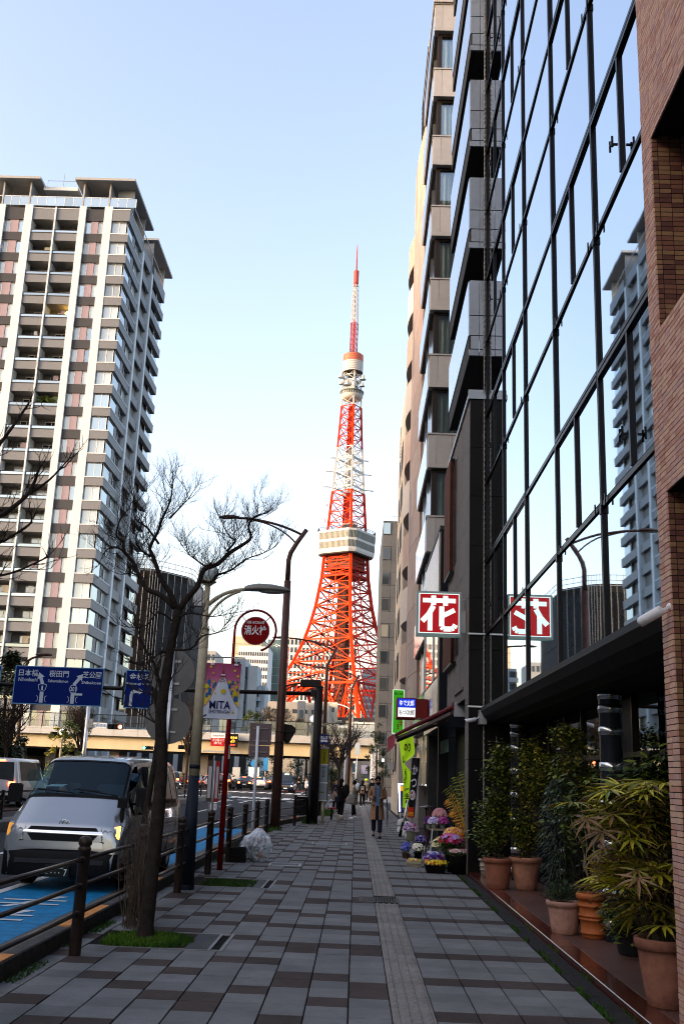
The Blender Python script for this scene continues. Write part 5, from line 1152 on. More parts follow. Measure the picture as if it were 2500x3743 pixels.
t = thing('rubbish_bag', 'large clear plastic rubbish bag full of refuse on the kerb side paving', 'rubbish bag', (bgx,bgy,0)); m = MB(); rings = []
for k in range(19):
    f = k/18; z = .60*f; r = .30*math.sin(math.pi*min(.92,f*.80+.16))**.6 if f < .8 else .30*(1.0-f)*2.4+.05; ring = []
    for j in range(64):
        a = 2*math.pi*j/64; w_ = 1+.06*math.sin(a*7+f*5)+.07*math.sin(a*13-f*9)*f+.04*math.sin(a*23+f*17)+rnd(-.045,.045); ring.append((bgx+r*w_*math.cos(a)+.06*f*f, bgy+r*w_*.85*math.sin(a), z+rnd(-.012,.012)*(0 if k==0 else 1)+.03*f*math.sin(a*3)))
    rings.append(ring)
m.loft(rings); put('bag', m, PL, t)
cols = [M('refuse_%s'%c,v,.5) for c,v in (('white',(.6,.6,.6)),('orange',(.55,.14,.03)),('blue',(.05,.12,.25)),('grey',(.2,.22,.23)),('green',(.08,.16,.08)),('cream',(.5,.45,.3)))]
for k in range(60):
    a, rr, z = rnd(0,6.28), .2*math.sqrt(random.random()), rnd(.03,.40); q = MB(); c = (bgx+rr*math.cos(a),bgy+rr*.8*math.sin(a),z); q.tube([c,(c[0]+rnd(-.1,.1),c[1]+rnd(-.06,.06),c[2]+rnd(-.05,.08))],rnd(.015,.04),6)
    put('refuse', q, random.choice(cols), t)
t = thing('crate', 'black plastic crate beside the rubbish bag at the foot of a fence post', 'crate', (-2.23,20.62,0)); m = MB()
m.box(-2.37,-2.08,20.48,20.5,0,.27); m.box(-2.37,-2.08,20.76,20.78,0,.27); m.box(-2.37,-2.35,20.5,20.76,0,.27); m.box(-2.10,-2.08,20.5,20.76,0,.27); m.box(-2.35,-2.10,20.5,20.76,0,.02); put('shell', m, M('crate_black', (.008,.008,.009), .5), t)
for z in (.05,.11,.17,.245): m = MB(); m.box(-2.375,-2.075,20.474,20.48,z,z+.02); put('rib', m, MC['crate_black'], t)
# ---- traffic lights
TG = M('signal_green', (.05,1,.45), .3, emit=6); TRd = M('signal_red', (1,.05,.02), .3, emit=7, ecol=(1,.13,.05))
def signal(label, x, y, z, lit, s=1.0, pole=None, n=3):
    t = thing('traffic_light', label, 'traffic light', (x,y,z)); w_ = .42*s
    m = MB(); m.cbox(x-w_*1.5,x+w_*1.5,y-.1,y+.1,z-w_*.5,z+w_*.5,.03); put('case', m, BLACKM, t)
    for k in range(3):
        cx = x-w_+w_*k; q = MB(); q.disc((cx,y-.115,z),w_*.36,'y',16,.01); put('lens', q, (TRd if lit == k == 2 else TG if lit == k == 0 else GLASSDK), t)
        q = MB(); q.tube([(cx,y-.28,z),(cx,y-.1,z)],w_*.42,12,False); put('visor', q, BLACKM, t)
    if pole:
        tubeobj('arm', [(x,y+.12,z),(pole,y+.12,z+.1)], .05, GALV, t); tubeobj('pole', [(pole,y+.15,0),(pole,y+.15,z+.6)], .1, GALV, t)
    return t
signal('traffic light showing red beside the white street name plate at the crossing', -19.9, 85, 5.02, 2, 1.0, -22.5)
m = MB(); m.box(-19.9-.63,-19.9+.63,84.9,85.1,4.45,4.72); 
tt = thing('street_name_plate', 'white street name plate with blue characters on the traffic light arm', 'sign', (-21.2,84.8,4.9)); m = MB(); m.box(-21.85,-20.6,84.85,84.88,4.88,5.30); put('plate', m, M('plate_white', (.55,.62,.68), .5), tt); text('赤羽橋南',(-21.22,84.84,5.09),1.1,.28,BBL,tt)
signal('far traffic light showing red below the overpass', -16.6, 100, 3.93, 2, .9, -15.2); signal('far traffic light showing green left of the overpass pier', -20.1, 100, 3.74, 0, .8, -19.2)
signal('unlit dark traffic light behind the white globe lamp across the avenue', -21.6, 75, 3.9, 9, 1.0, -20)
# far left poles, sign and globe lamp
t = thing('utility_pole', 'grey utility pole with boxes near the crossing on the left', 'pole', (-18.4,70,0)); tubeobj('pole', [(-18.35,70,0),(-18.35,70,5.9)], .13, GALV, t); m = MB(); m.box(-18.2,-17.95,69.8,70.1,4.3,4.9); put('box', m, GREYM, t)
t = thing('utility_pole', 'rust brown utility pole before the dark evergreen', 'pole', (-23,70,0)); tubeobj('pole', [(-22.95,70,0),(-22.95,70,6.2)], .12, BROWNM, t); m = MB(); m.box(-23.02,-22.9,69.8,69.86,2.2,2.5); put('tag_plate', m, WHITE, t)
t = thing('street_lamp', 'far white globe lamp across the avenue', 'street lamp', (-19.9,70,0)); tubeobj('pole', [(-19.95,70,0),(-19.95,70,3.6)], .07, CREAM, t); m = MB(); m.sm = True; m.ball((-19.95,69.9,3.95),.22,14,10); put('globe', m, MC['globe_white'], t)
# small far signs
def plate(label, x, y, z, w_, h_, mt, txt=None, tm_=None, vert=False, post=True):
    t = thing('road_sign', label, 'road sign', (x,y,0)); m = MB(); m.box(x-w_/2,x+w_/2,y,y+.03,z-h_/2,z+h_/2); put('plate', m, mt, t)
    if post: tubeobj('post', [(x,y+.06,0),(x,y+.06,z+h_/2)], .04, GALV, t, 8)
    if txt: text(txt,(x,y-.01,z),w_*.8 if not vert else w_*.6,h_*.6 if not vert else h_*.85,tm_ or BLACKM,t,vert=vert)
plate('small cyan sign in the gap beyond the cream lamp post',-13.2,70,2.3,.55,.38,M('cyan',(.03,.30,.42),.5)); plate('white notice with red characters by the median fence',-12.3,60,1.35,.42,.62,WHITE,'止',RED)
plate('tall narrow blue sign below the girder',-10.9,126,2.9,.55,1.5,M('sky_blue_sign',(.03,.22,.52),.5)); plate('white square notice beside the tall blue sign',-12.2,125,1.9,1.3,1.2,WHITE,None); plate('pale narrow notice left of the blue disc',-14.3,125,1.7,.9,1.4,M('pale_notice',(.4,.43,.43),.5))
t = thing('road_sign','round blue sign above the white notice below the girder','road sign',(-12.2,124.8,0)); m = MB(); m.disc((-12.2,124.8,2.9),.42,'y',20,.03); put('disc', m, MC['sky_blue_sign'], t); tubeobj('post',[(-12.2,124.9,0),(-12.2,124.9,3.2)],.04,GALV,t,8)
plate('tall white hanging sign with dark characters at the foot of the ribbed block',1.75,102,3.1,.75,2.9,M('sign_ivory',(.55,.56,.58),.5),'伏見屋酒店',DKGREY,True,False)
t = thing('road_sign','round blue sign partly hidden by the slim brown lamp','road sign',(-1.0,85,0)); m = MB(); m.disc((-.75,85,4.1),.42,'y',20,.03); put('disc', m, M('dull_blue',(.02,.06,.13),.5), t); tubeobj('post',[(-.85,85.06,0),(-.85,85.06,4.5)],.12,M('blue_grey_pole',(.12,.15,.19),.5),t,10)
plate('plain white plate hung near the slim brown lamp',.05,86,4.0,.42,.95,M('plate_pale',(.45,.52,.55),.5)); 
t = thing('shop_sign','white shop sign with blue picture and large dark letters OS','sign',(-.7,140,1)); m = MB(); m.box(-1.5,-.05,147,147.1,1.2,4.0); put('panel', m, WHITE, t); m = MB(); m.box(-1.4,-.15,146.97,147,2.5,3.7); put('picture', m, M('sign_teal',(.01,.09,.17),.5), t); text('OS',(-.75,146.96,1.85),1.1,.8,BLACKM,t,bold=.03)
for (x,z,w_,h_,mt,lb) in ((-4.3,2.3,1.1,1.6,M('poster_teal',(.02,.26,.32),.5),'teal poster on the far grey shop front'),(1.2,2.9,.9,1.2,M('poster_lilac',(.38,.36,.48),.5),'lilac poster on the far grey shop front'),(2.5,3.1,.9,1.2,M('poster_blue',(.2,.3,.42),.5),'pale blue poster on the far grey shop front')):
    m = MB(); m.box(x-w_/2,x+w_/2,149.8,149.9,z-h_/2,z+h_/2); tag(put('poster', m, mt), lb, 'poster')
m = MB(); m.ball((1.9,146,4.9),.22,10,6); tag(put('shop_lamp', m, BULB), 'bright white round lamp on the far shop front', 'lamp')
# ================================================================== SHOP SIGNS, AWNINGS, FLAGS
def lightbox(name, label, x0, x1, y, z0, z1, depth, frame, e=.04):
    t = thing(name, label, 'sign', ((x0+x1)/2,y,z0)); m = MB(); m.cbox(x0,x1,y,y+depth,z0,z1,.01); put('case', m, frame, t); return t
SRED = M('sign_red', (.40,.006,.010), .3, emit=.10, ecol=(.6,.0,.01)); SGW = M('sign_mint', (.66,.80,.76), .35, emit=.22, ecol=(.8,1,.95))
hs = lightbox('flower_sign', 'square red projecting sign with a large white flower character', 1.11, 2.0, 20.2, 4.46, 5.36, .22, M('sign_case', (.30,.38,.37), .4, .2))
m = MB(); m.box(1.155,1.965,20.19,20.2,4.51,5.315); put('white_margin', m, SGW, hs); m = MB(); m.box(1.175,1.95,20.184,20.19,4.525,5.30); put('red_face', m, SRED, hs)
# strokes of the character, in a 0..1 square
def stroke(pts_, w0):
    q = MB(); P_ = [Vector((1.195+a*.735,0,4.545+b_*.735)) for a,b_ in pts_]
    for i,(a,b_) in enumerate(zip(P_,P_[1:])):
        d = (b_-a).normalized(); n = Vector((-d.z,0,d.x))*w0*.735/2; q.add([(p.x,20.178-.0006*i,p.z) for p in (a-n,b_-n,b_+n,a+n)],[(0,1,2,3)])
    put('character_stroke', q, SGW, hs)
for s_,w0 in (([(.05,.85),(.95,.85)],.125),([(.345,.985),(.345,.72)],.135),([(.67,.985),(.67,.71)],.135),([(.345,.70),(.22,.47),(.04,.27)],.145),([(.255,.50),(.255,.02)],.135),([(.57,.69),(.57,.14)],.14),([(.58,.42),(.92,.60)],.13),([(.57,.13),(.62,.075),(.83,.075),(.90,.11),(.945,.20)],.14)): stroke(s_,w0)
m = MB(); m.box(2.0,2.12,20.26,20.34,4.55,5.0); m.beam((2.0,20.3,5.2),(2.14,20.3,5.25),.02); m.beam((2.0,20.3,4.62),(2.14,20.3,4.62),.02); put('bracket', m, GREYM, hs)
yt = lightbox('noodle_shop_sign', 'dark red boxed sign with a blue panel above a white panel of brush characters', 1.13, 1.70, 30, 3.39, 3.98, .9, M('sign_maroon', (.16,.006,.006), .4))
m = MB(); m.box(1.165,1.665,29.99,30,3.70,3.95); put('blue_panel', m, M('panel_blue', (.004,.03,.5), .35, emit=.25), yt); m = MB(); m.box(1.165,1.665,29.99,30,3.43,3.695); put('white_panel', m, M('panel_white', (.75,.76,.76), .35, emit=.25), yt)
text('ゆで太郎',(1.415,29.98,3.83),.42,.17,BULB if False else M('sign_text_white', (.8,.8,.8), .4, emit=.3),yt,bold=.01); text('もつ次郎',(1.415,29.98,3.56),.44,.15,BLACKM,yt,bold=.01)
m = MB(); m.box(1.70,2.03,30.02,30.9,3.41,3.96); put('side_case', m, MC['sign_maroon'], yt)
gs = lightbox('green_sign', 'tall narrow lit green sign behind the blue and white noodle sign', 1.34, 1.79, 40, 3.38, 5.06, .2, M('sign_mint_frame', (.65,.8,.6), .4, emit=.2))
m = MB(); m.box(1.365,1.765,39.99,40,3.405,5.035); put('green_face', m, M('face_green', (.03,.30,.008), .35, emit=.16), gs); text('夏の家',(1.565,39.98,4.90),.34,.10,BLACKM,gs,bold=.01)
text('四川料理',(1.62,39.976,3.95),.21,.85,RED,gs,vert=True,bold=.03)
m = MB(); m.beam((1.79,40.1,4.95),(2.1,40.1,5.25),.03); m.beam((1.79,40.1,3.5),(2.1,40.1,3.5),.03); put('bracket', m, GREYM, gs)
# ---- red awning over the flower shop
aw = thing('awning', 'dark red folding awning over the flower shop', 'awning', (1.6,24,3)); AWR = M('awning_red', (.15,.008,.014), .7, var=.2, vs=5); AWB = M('awning_arm', (.07,.045,.042), .5)
m = MB(); A = [(2.08,22.0,3.24),(2.08,24.3,3.24),(.95,24.9,2.80),(.95,22.6,2.80)]
A = [(2.06,22.0,3.23),(2.06,26.0,3.23),(.86,26.3,2.78),(.86,25.0,2.78)]
m = MB(); top = [(2.06,22.0,3.24),(2.06,26.6,3.24),(.82,27.0,2.72),(.97,25.9,2.78)]
m.add([(*p[:2],p[2]) for p in top]+[(*p[:2],p[2]-.02) for p in top],[(0,1,2,3),(7,6,5,4),(0,3,7,4),(3,2,6,7),(2,1,5,6),(1,0,4,5)]); put('canopy', m, AWR, aw)
m = MB(); m.tube([(2.04,22.0,3.21),(.97,25.9,2.74)],.045,8); put('front_rod', m, AWR, aw)
m = MB(); m.beam((2.02,22.2,3.08),(1.45,24.2,2.82),.07); m.beam((1.45,24.2,2.82),(1.0,26.0,2.66),.06); put('folding_arm', m, AWB, aw); m = MB(); m.beam((2.0,23.4,2.98),(1.02,26.2,2.60),.05); put('folding_arm', m, AWB, aw)
m = MB(); m.add([(.97,25.9,2.77),(.80,27.2,2.70),(.80,27.2,2.32),(.95,25.95,2.48)],[(0,1,2,3)]); put('valance', m, M('valance_red', (.30,.03,.05), .8), aw)
m = MB(); m.cbox(2.05,2.34,21.92,22.05,3.0,3.30,.02); put('end_cap', m, M('awning_grey', (.36,.38,.40), .5), aw); m = MB(); m.box(2.02,2.06,22.05,26.6,3.05,3.3); put('cassette', m, AWB, aw)
m = MB(); m.ball((.97,25.88,2.74),.05,8,6); put('knuckle', m, GREYM, aw)
t = thing('awning', 'small striped pale awning on a far shop front', 'awning', (1.6,58,2.3)); m = MB(); m.add([(2.05,57,2.55),(2.05,59,2.55),(1.35,59.2,2.25),(1.35,57.2,2.25),(1.35,57.2,2.05),(1.35,59.2,2.05)],[(0,1,2,3),(3,2,5,4)]); put('canopy', m, M('awning_dusty', (.30,.22,.22), .7), t); m = MB(); m.box(1.7,2.06,56.9,57.0,2.2,2.55); put('end_cap', m, GREYM, t)
m = MB(); m.ball((1.15,45,2.45),.06,8,6); tag(put('shop_lamp', m, BULB), 'small bright bulb below the valance of the red awning', 'lamp')
t = thing('awning', 'dark green short awning with wooden board under the red awning', 'awning', (2.3,24,2.6)); m = MB(); m.add([(2.5,23.2,2.75),(2.5,25.5,2.75),(2.06,25.7,2.6),(2.06,23.4,2.6),(2.06,23.4,2.3),(2.06,25.7,2.3)],[(0,1,2,3),(3,2,5,4)]); put('canopy', m, M('awning_green', (.035,.085,.07), .7), t)
m = MB(); m.box(2.35,2.75,22.2,22.25,2.35,2.6); put('wood_board', m, M('board_wood', (.15,.085,.05), .7, var=.3), t)
m = MB(); m.box(2.55,3.0,22.9,22.96,2.85,2.875); m.box(2.5,2.9,23.3,23.36,2.72,2.745); tag(put('tube_lamp', m, BULB), 'pair of lit tube lamps inside the flower shop', 'lamp')
m = MB(); m.tube([(2.4,20.6,0),(2.42,20.6,3.1)],.02,6); m.tube([(2.62,21.4,0),(2.62,21.4,2.9)],.035,8); tag(put('shop_post', m, M('weathered_post', (.22,.19,.16), .7, var=.3)), 'thin weathered post at the flower shop entrance', 'post')
m = MB(); m.box(2.9,3.4,21.6,21.65,2.45,2.6); m.box(2.9,3.4,21.6,21.65,2.25,2.4); tag(put('wall_switch', m, WHITE), 'two small pale plates on the dark shop wall', 'plate')
m = MB(); m.box(2.2,3.6,32.05,32.2,0,3.0); tag(put('dark_hoarding', m, DKGREY), 'dark shop front panel beyond the corrugated house', 'shop front')
# ---- banner flags
def flagcloth(name, poly_rows, mt, par):
    m = MB(); m.sm = True; n = len(poly_rows[0]); m.add([p for r in poly_rows for p in r],[(i*n+j,i*n+j+1,(i+1)*n+j+1,(i+1)*n+j) for i in range(len(poly_rows)-1) for j in range(n-1)]); return put(name, m, mt, par)
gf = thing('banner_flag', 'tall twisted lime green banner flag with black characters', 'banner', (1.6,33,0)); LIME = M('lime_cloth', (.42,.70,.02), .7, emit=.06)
rows = []
for k in range(25):
    f = k/24; z = 3.15-2.33*f; tw_ = math.exp(-((f-.42)/.08)**2); w_ = .47*(1-.72*tw_)*(1 if f < .4 else .62); xl = 1.29+.20*min(1,f*1.7); rows.append([(xl+w_*j/6, 33+.05*math.sin(j*1.5+f*6), z) for j in range(7)])
flagcloth('cloth', rows, LIME, gf); tubeobj('pole', [(1.80,33.05,0),(1.76,33.05,3.2)], .012, GALV, gf, 6)
text('のり',(1.60,32.93,2.66),.20,.28,BLACKM,gf,bold=.05); text('し',(1.50,32.92,2.28),.10,.2,BLACKM,gf,bold=.04); text('ょうが',(1.56,32.92,1.78),.10,.45,BLACKM,gf,vert=True,bold=.03); text('焼生',(1.62,32.92,1.25),.15,.34,BLACKM,gf,vert=True,bold=.04); text('姜',(1.64,32.92,.98),.15,.16,BLACKM,gf,bold=.04)
bf = thing('banner_flag', 'leaning black banner flag with large white characters and a red price', 'banner', (1.7,31,0)); BLC = M('black_cloth', (.02,.02,.024), .8)
rows = []
for k in range(17):
    f = k/16; z = 2.30-1.70*f; xl = 1.655-.10*f; rows.append([(xl+(.24-.05*f)*j/5, 31+.03*math.sin(j*1.4+f*5), z) for j in range(6)])
flagcloth('cloth', rows, BLC, bf); tubeobj('pole', [(1.78,31.06,0),(1.88,31.06,2.34)], .011, WHITE, bf, 6); tubeobj('cross_bar', [(1.64,31.03,2.31),(1.90,31.03,2.30)], .008, WHITE, bf, 6)
FW = M('flag_white', (.62,.62,.66), .7); text('か',(1.75,30.95,1.95),.16,.27,FW,bf,bold=.03); text('つ',(1.715,30.95,1.58),.17,.25,FW,bf,bold=.03)
m = MB(); m.add([(1.68+.085*math.cos(a),30.955,1.235+.15*math.sin(a)) for a in [k*.349 for k in range(18)]],[tuple(range(18))]); put('white_oval', m, FW, bf); text('祭',(1.68,30.945,1.24),.14,.2,M('flag_red',(.5,.01,.02),.6),bf,bold=.05)
m = MB(); m.box(1.555,1.725,30.94,30.955,.62,.89); put('red_patch', m, M('flag_patch', (.62,.03,.01), .6), bf); text('0円!!',(1.64,30.935,.70),.14,.12,M('flag_yellow',(.85,.55,.02),.6),bf,bold=.03)
def flagbase(x,y,s,label):
    t = thing('flag_base', label, 'flag base', (x,y,0)); m = MB(); m.sm = True; m.lathe([(.17*s,0),(.175*s,.03),(.16*s,.11*s),(.13*s,.16*s),(.02,.20*s),(.001,.2*s)],20,(x,y,0)); put('water_tank', m, M('base_white', (.55,.55,.52), .5, var=.1), t)
    m = MB(); m.lathe([(.03,.18*s),(.03,.27*s),(.0,.28*s)],10,(x,y,0)); put('collar', m, WHITE, t)
for (x,y,s,lb) in ((1.58,35.2,.95,'white dome flag base at the back of the pair of stacks'),(1.57,34.8,.8,'small white dome flag base nearest the tactile strip'),(1.66,33,1.0,'white dome flag base under the lime flag'),(1.70,31.6,1.05,'white dome flag base behind the cream flower bucket')): flagbase(x,y,s,lb)
for (x,y,z,s,lb) in ((1.58,35.2,.20,.9,'white dome stacked on the rear flag base'),(1.67,33.0,.2,.95,'white dome stacked on the flag base under the lime flag')):
    t = thing('flag_base', lb, 'flag base', (x,y,z)); m = MB(); m.sm = True; m.lathe([(.17*s,0),(.175*s,.03),(.16*s,.13*s),(.12*s,.20*s),(.001,.24*s)],20,(x,y,z)); put('water_tank', m, MC['base_white'], t)
t = thing('leaning_pole', 'steel pole leaning across the white flag bases', 'pole', (1.3,32,0)); tubeobj('tube', [(1.40,32,0),(1.62,32,1.08)], .03, M('bright_steel', (.6,.58,.54), .25, .9), t); tubeobj('foot', [(1.38,32,0),(1.47,32,.42)], .045, BLACKM, t)
ld = thing('led_sign', 'low pavement sign edged with bright white light squares', 'sign', (1.72,40,0)); m = MB(); m.box(1.63,1.86,40,40.08,.45,1.55); put('case', m, M('led_case', (.02,.03,.09), .5), ld)
lm_ = MB().box(-.022,.022,-.01,.01,-.028,.028).mesh('light_square', M('led_white', (1,.95,1), .4, emit=4))
for k in range(14): piece('light_square', lm_, (1.655+.004*k,39.99,1.50-.075*k), ld)
piece('light_square', lm_, (1.73,39.99,1.5), ld); piece('light_square', lm_, (1.80,39.99,1.5), ld)
m = MB(); m.box(1.71,1.83,39.985,40,1.25,1.42); put('menu_panel', m, M('menu_orange', (.7,.25,.03), .5, emit=.3), ld); tubeobj('leg', [(1.74,40,0),(1.74,40,.45)], .03, GREYM, ld)
t = thing('bicycle', 'dark parked bicycle against the shop front behind the flower rack', 'bicycle', (2.0,29.6,0))
for y_ in (29.1,30.1):
    m = MB(); m.sm = True; pts_ = [(2.02,y_+.32*math.cos(a),.33+.32*math.sin(a)) for a in [k*.3307 for k in range(20)]]; m.tube(pts_,.02,6,False); w_ = put('wheel', m, TYRE, t); m = MB()
    for k in range(8): a = k*.785; m.beam((2.02,y_,.33),(2.02,y_+.31*math.cos(a),.33+.31*math.sin(a)),.006)
    put('spoke', m, GALV, w_)
tubeobj('frame', [(2.02,29.1,.33),(2.02,29.3,.78),(2.02,29.65,.38),(2.02,29.85,.85),(2.02,30.1,.33),(2.02,29.65,.38)], .018, BLACKM, t); m = MB(); m.cbox(1.96,2.08,29.78,29.98,.86,.92,.02); put('saddle', m, BLACKM, t); tubeobj('handlebar', [(1.80,29.3,.95),(2.02,29.25,.98),(2.22,29.3,.95)], .014, GALV, t)

# ================================================================== POTS AND PLANTS
def leafmat(name, c, v=.35):
    m = M(name, c, .5, 0, var=v, vs=22, spec=.4); return m
LG1 = leafmat('leaf_dark', (.045,.075,.012)); LG2 = leafmat('leaf_mid', (.13,.165,.018)); LG3 = leafmat('leaf_yellow', (.42,.38,.028)); LBR = leafmat('leaf_brown', (.20,.115,.045)); LOL = leafmat('leaf_olive', (.20,.19,.022)); LDK = leafmat('leaf_black_green', (.008,.020,.008))
def leaves(m, n, pts_fn, size, droop=.3, mis=(0,)):
    for _ in range(n):
        c = Vector(pts_fn()); a = rnd(0,6.283); s_ = size*rnd(.6,1.3); d = Vector((math.cos(a),math.sin(a),rnd(-1,.4)*droop*2)).normalized(); w_ = d.cross(Vector((rnd(-.4,.4),rnd(-.4,.4),1))).normalized()*s_*.28
        m.mi = random.choice(mis); m.add([c, c+d*s_*.5+w_, c+d*s_, c+d*s_*.5-w_],[(0,1,2,3)])
def pot(name, label, x, y, rb, rt, h, mt, rim=.06, z=.055, ribs=(), soil=True, cat='plant pot'):
    t = thing(name, label, cat, (x,y,z)); m = MB(); m.sm = True
    f = lambda u: rb+(rt-rb)*u
    prof = [(.01,0),(rb*.92,0),(rb,.012)]+[(f(u),h*u) for u in (.25,.5,.75,.84)]+[(f(.84)+.004,h*.845),(f(.86)+.022*rim/.06,h*.85),(rt+.012,h*.97),(rt+.008,h),(rt-.03,h),(rt-.035,h*.9)]
    if ribs:
        prof = [(.01,0),(rb*.95,0),(rb,.015)]
        for u in sorted(ribs): prof += [(f(u)-.001,h*u-.012),(f(u)+.012,h*u-.005),(f(u)+.012,h*u+.006),(f(u),h*u+.012)]
        prof += [(f(.86),h*.86),(rt+.018,h*.87),(rt+.015,h*.99),(rt,h),(rt-.03,h),(rt-.035,h*.9)]
    m.lathe(prof,36,(x,y,z)); put('pot_body', m, mt, t)
    if soil: q = MB(); q.disc((x,y,z+h*.93),rt-.03,'z',24,.005); put('soil', q, SOIL, t)
    return t
TC1 = M('terracotta_brown', (.28,.105,.062), .75, var=.25, vs=6, bump=.15, bs=60); TC2 = M('terracotta_weathered', (.38,.18,.11), .85, var=.38, vs=7, bump=.25, bs=40); TC3 = M('pale_clay', (.46,.26,.19), .8, var=.2, vs=12, bump=.45, bs=22); TC4 = M('terracotta_orange', (.42,.12,.034), .6, var=.18, vs=8); TC5 = M('terracotta_big', (.30,.13,.085), .85, var=.4, vs=5, bump=.2, bs=30)
STEM = M('stem', (.07,.055,.035), .8, var=.3); CANE = M('pale_stem', (.20,.17,.11), .7, var=.3)
def stems(m, base, tips, r=.012, n=6, wob=.06):
    for tp in tips:
        b_, e = Vector(base)+Vector((rnd(-.05,.05),rnd(-.05,.05),0)), Vector(tp); pts_ = [b_.lerp(e,k/6)+Vector((rnd(-wob,wob),rnd(-wob,wob),0))*math.sin(math.pi*k/6) for k in range(7)]
        m.tube(pts_,[r*(1-.75*k/6) for k in range(7)],n)
def bush(t, base, blobs, n, size, mats, leafmi, droop=.3, stem_r=.012, twig=26, nm='foliage'):
    sm_ = MB(); tips = []
    for (cx,cy,cz,rx,rz) in blobs:
        for _ in range(max(2,int(twig/len(blobs)))): tips.append((cx+rnd(-rx,rx)*.8,cy+rnd(-rx,rx)*.7,cz+rnd(-rz,rz)*.8))
    stems(sm_, base, tips, stem_r); put('stem', sm_, STEM, t)
    m = MB(); wts = [b_[3]*b_[3]*b_[4] for b_ in blobs]
    tw_ = []
    for b_ in blobs:
        for _ in range(int(5+60*b_[3]*b_[4]/.1)): tw_.append((b_,Vector((b_[0]+random.gauss(0,.5)*b_[3],b_[1]+random.gauss(0,.45)*b_[3],b_[2]+random.gauss(0,.5)*b_[4]))))
    def fn(): b_,c = random.choice(tw_); return c+Vector((random.gauss(0,.05),random.gauss(0,.05),random.gauss(0,.06)))
    leaves(m, n, fn, size, droop, leafmi); put(nm, m, mats, t)
p = pot('potted_shrub','red brown terracotta pot with a tall leafy green shrub, left of the weathered pot',2.29,16.95,.17,.225,.46,TC1,cat='potted plant')
bush(p,(2.29,16.95,.5),[(2.2,16.95,.85,.22,.28),(2.3,17,1.3,.24,.3),(2.35,17,1.75,.24,.28),(2.38,17.1,2.1,.16,.22)],4200,.075,[LG1,LG2,LOL],(0,0,1,1,2),.4,.011,30)
p = pot('potted_shrub','weathered pale terracotta pot with a slender multi stemmed tree',2.72,16.9,.16,.25,.49,TC2,cat='potted plant')
bush(p,(2.75,16.9,.5),[(2.72,16.9,1.05,.3,.25),(2.78,17,1.6,.32,.3),(2.85,17,2.1,.32,.26),(2.9,16.4,1.85,.25,.35),(2.7,16.9,.8,.2,.2)],5200,.068,[LG1,LOL,LG2,LG3],(0,0,1,1,2,3),.5,.010,34)
p = pot('potted_tree','hidden dark pot with an arching thin tree reaching up to the ledge',2.88,13.6,.13,.17,.4,DKGREY,cat='potted plant')
bush(p,(2.88,13.6,.45),[(2.85,13.6,1.4,.2,.3),(2.72,13.5,1.85,.22,.22),(2.85,13.4,2.2,.18,.14),(2.62,13.4,2.3,.14,.12),(2.9,13.5,1.65,.2,.25)],3200,.07,[LG1,LOL,LG2],(0,1,1,2),.5,.012,30)
p = pot('potted_shrub','pale embossed clay pot with feathery dark asparagus fern',2.39,12.2,.14,.19,.345,TC3,rim=.05,cat='potted plant')
m = MB()
for _ in range(1500):
    a, e_ = rnd(0,6.28), rnd(.1,1.4); r_ = rnd(.05,.24); c = Vector((2.36,12.2,.40)); d = Vector((math.cos(a)*math.cos(e_),math.sin(a)*math.cos(e_),math.sin(e_)*.9)); q = c+d*r_; s_ = Vector((rnd(-1,1),rnd(-1,1),rnd(-.5,1)))*.03; m.mi = random.choice((0,0,1)); w_ = s_.cross(d).normalized()*.004; m.tri(q-w_,q+w_,q+s_+d*.03)
put('fern_fronds', m, [LDK,LG1], p)
p = pot('potted_conifer','tall dark feathery conifer in a hidden pot behind the embossed clay pot',2.62,13.1,.13,.17,.3,DKGREY,cat='potted plant')
m = MB()
for _ in range(3600):
    z = rnd(.4,1.75); r_ = .26*(1-(abs(z-1.0)/.95)**2)*math.sqrt(random.random())+.03; a = rnd(0,6.28); c = Vector((2.55+r_*math.cos(a),13.1+r_*math.sin(a),z)); s_ = Vector((math.cos(a)*.06,math.sin(a)*.06,rnd(-.09,.02))); w_ = Vector((-math.sin(a),math.cos(a),0))*.006; m.mi = random.choice((0,0,1)); m.tri(c-w_,c+w_,c+s_)
put('foliage', m, [LDK,LG1], p); tubeobj('stem', [(2.62,13.1,.3),(2.56,13.1,1.6)], .015, STEM, p)
p = pot('potted_shrub','orange ribbed terracotta pot with thin bare stems and a leafy top',2.66,11.95,.128,.168,.465,TC4,ribs=(.12,.42,.5,.72),cat='potted plant')
m = MB(); stems(m,(2.66,11.95,.5),[(2.42,11.9,1.35),(2.55,11.95,1.5),(2.75,12,1.55),(2.85,12,1.2)],.012,6,.05); put('stem', m, CANE, p)
m = MB(); leaves(m,1300,lambda: (2.75+random.gauss(0,.22),12.3+random.gauss(0,.2),1.35+random.gauss(0,.22)),.085,.4,(0,0,1)); put('foliage', m, [LG1,LG2], p)
p = pot('potted_ivy','low dark pot with trailing ivy between the column and the fan palm',2.8,10.9,.13,.18,.3,DKGREY,cat='potted plant')
m = MB(); leaves(m,500,lambda: (2.72+random.gauss(0,.12),10.7+random.gauss(0,.1),.45+random.gauss(0,.1)),.08,.5,(0,1)); put('foliage', m, [LG1,LG2], p)
p = pot('potted_shrub','large leaved climbing shrub in a dark pot near the brick pillar',2.88,9.9,.13,.17,.4,DKGREY,cat='potted plant')
bush(p,(2.88,9.9,.4),[(2.85,9.9,1.2,.24,.3),(2.72,9.9,1.7,.25,.2),(2.9,9.9,1.75,.18,.15)],1700,.11,[LG1,LG2],(0,0,1),.5,.012,20)
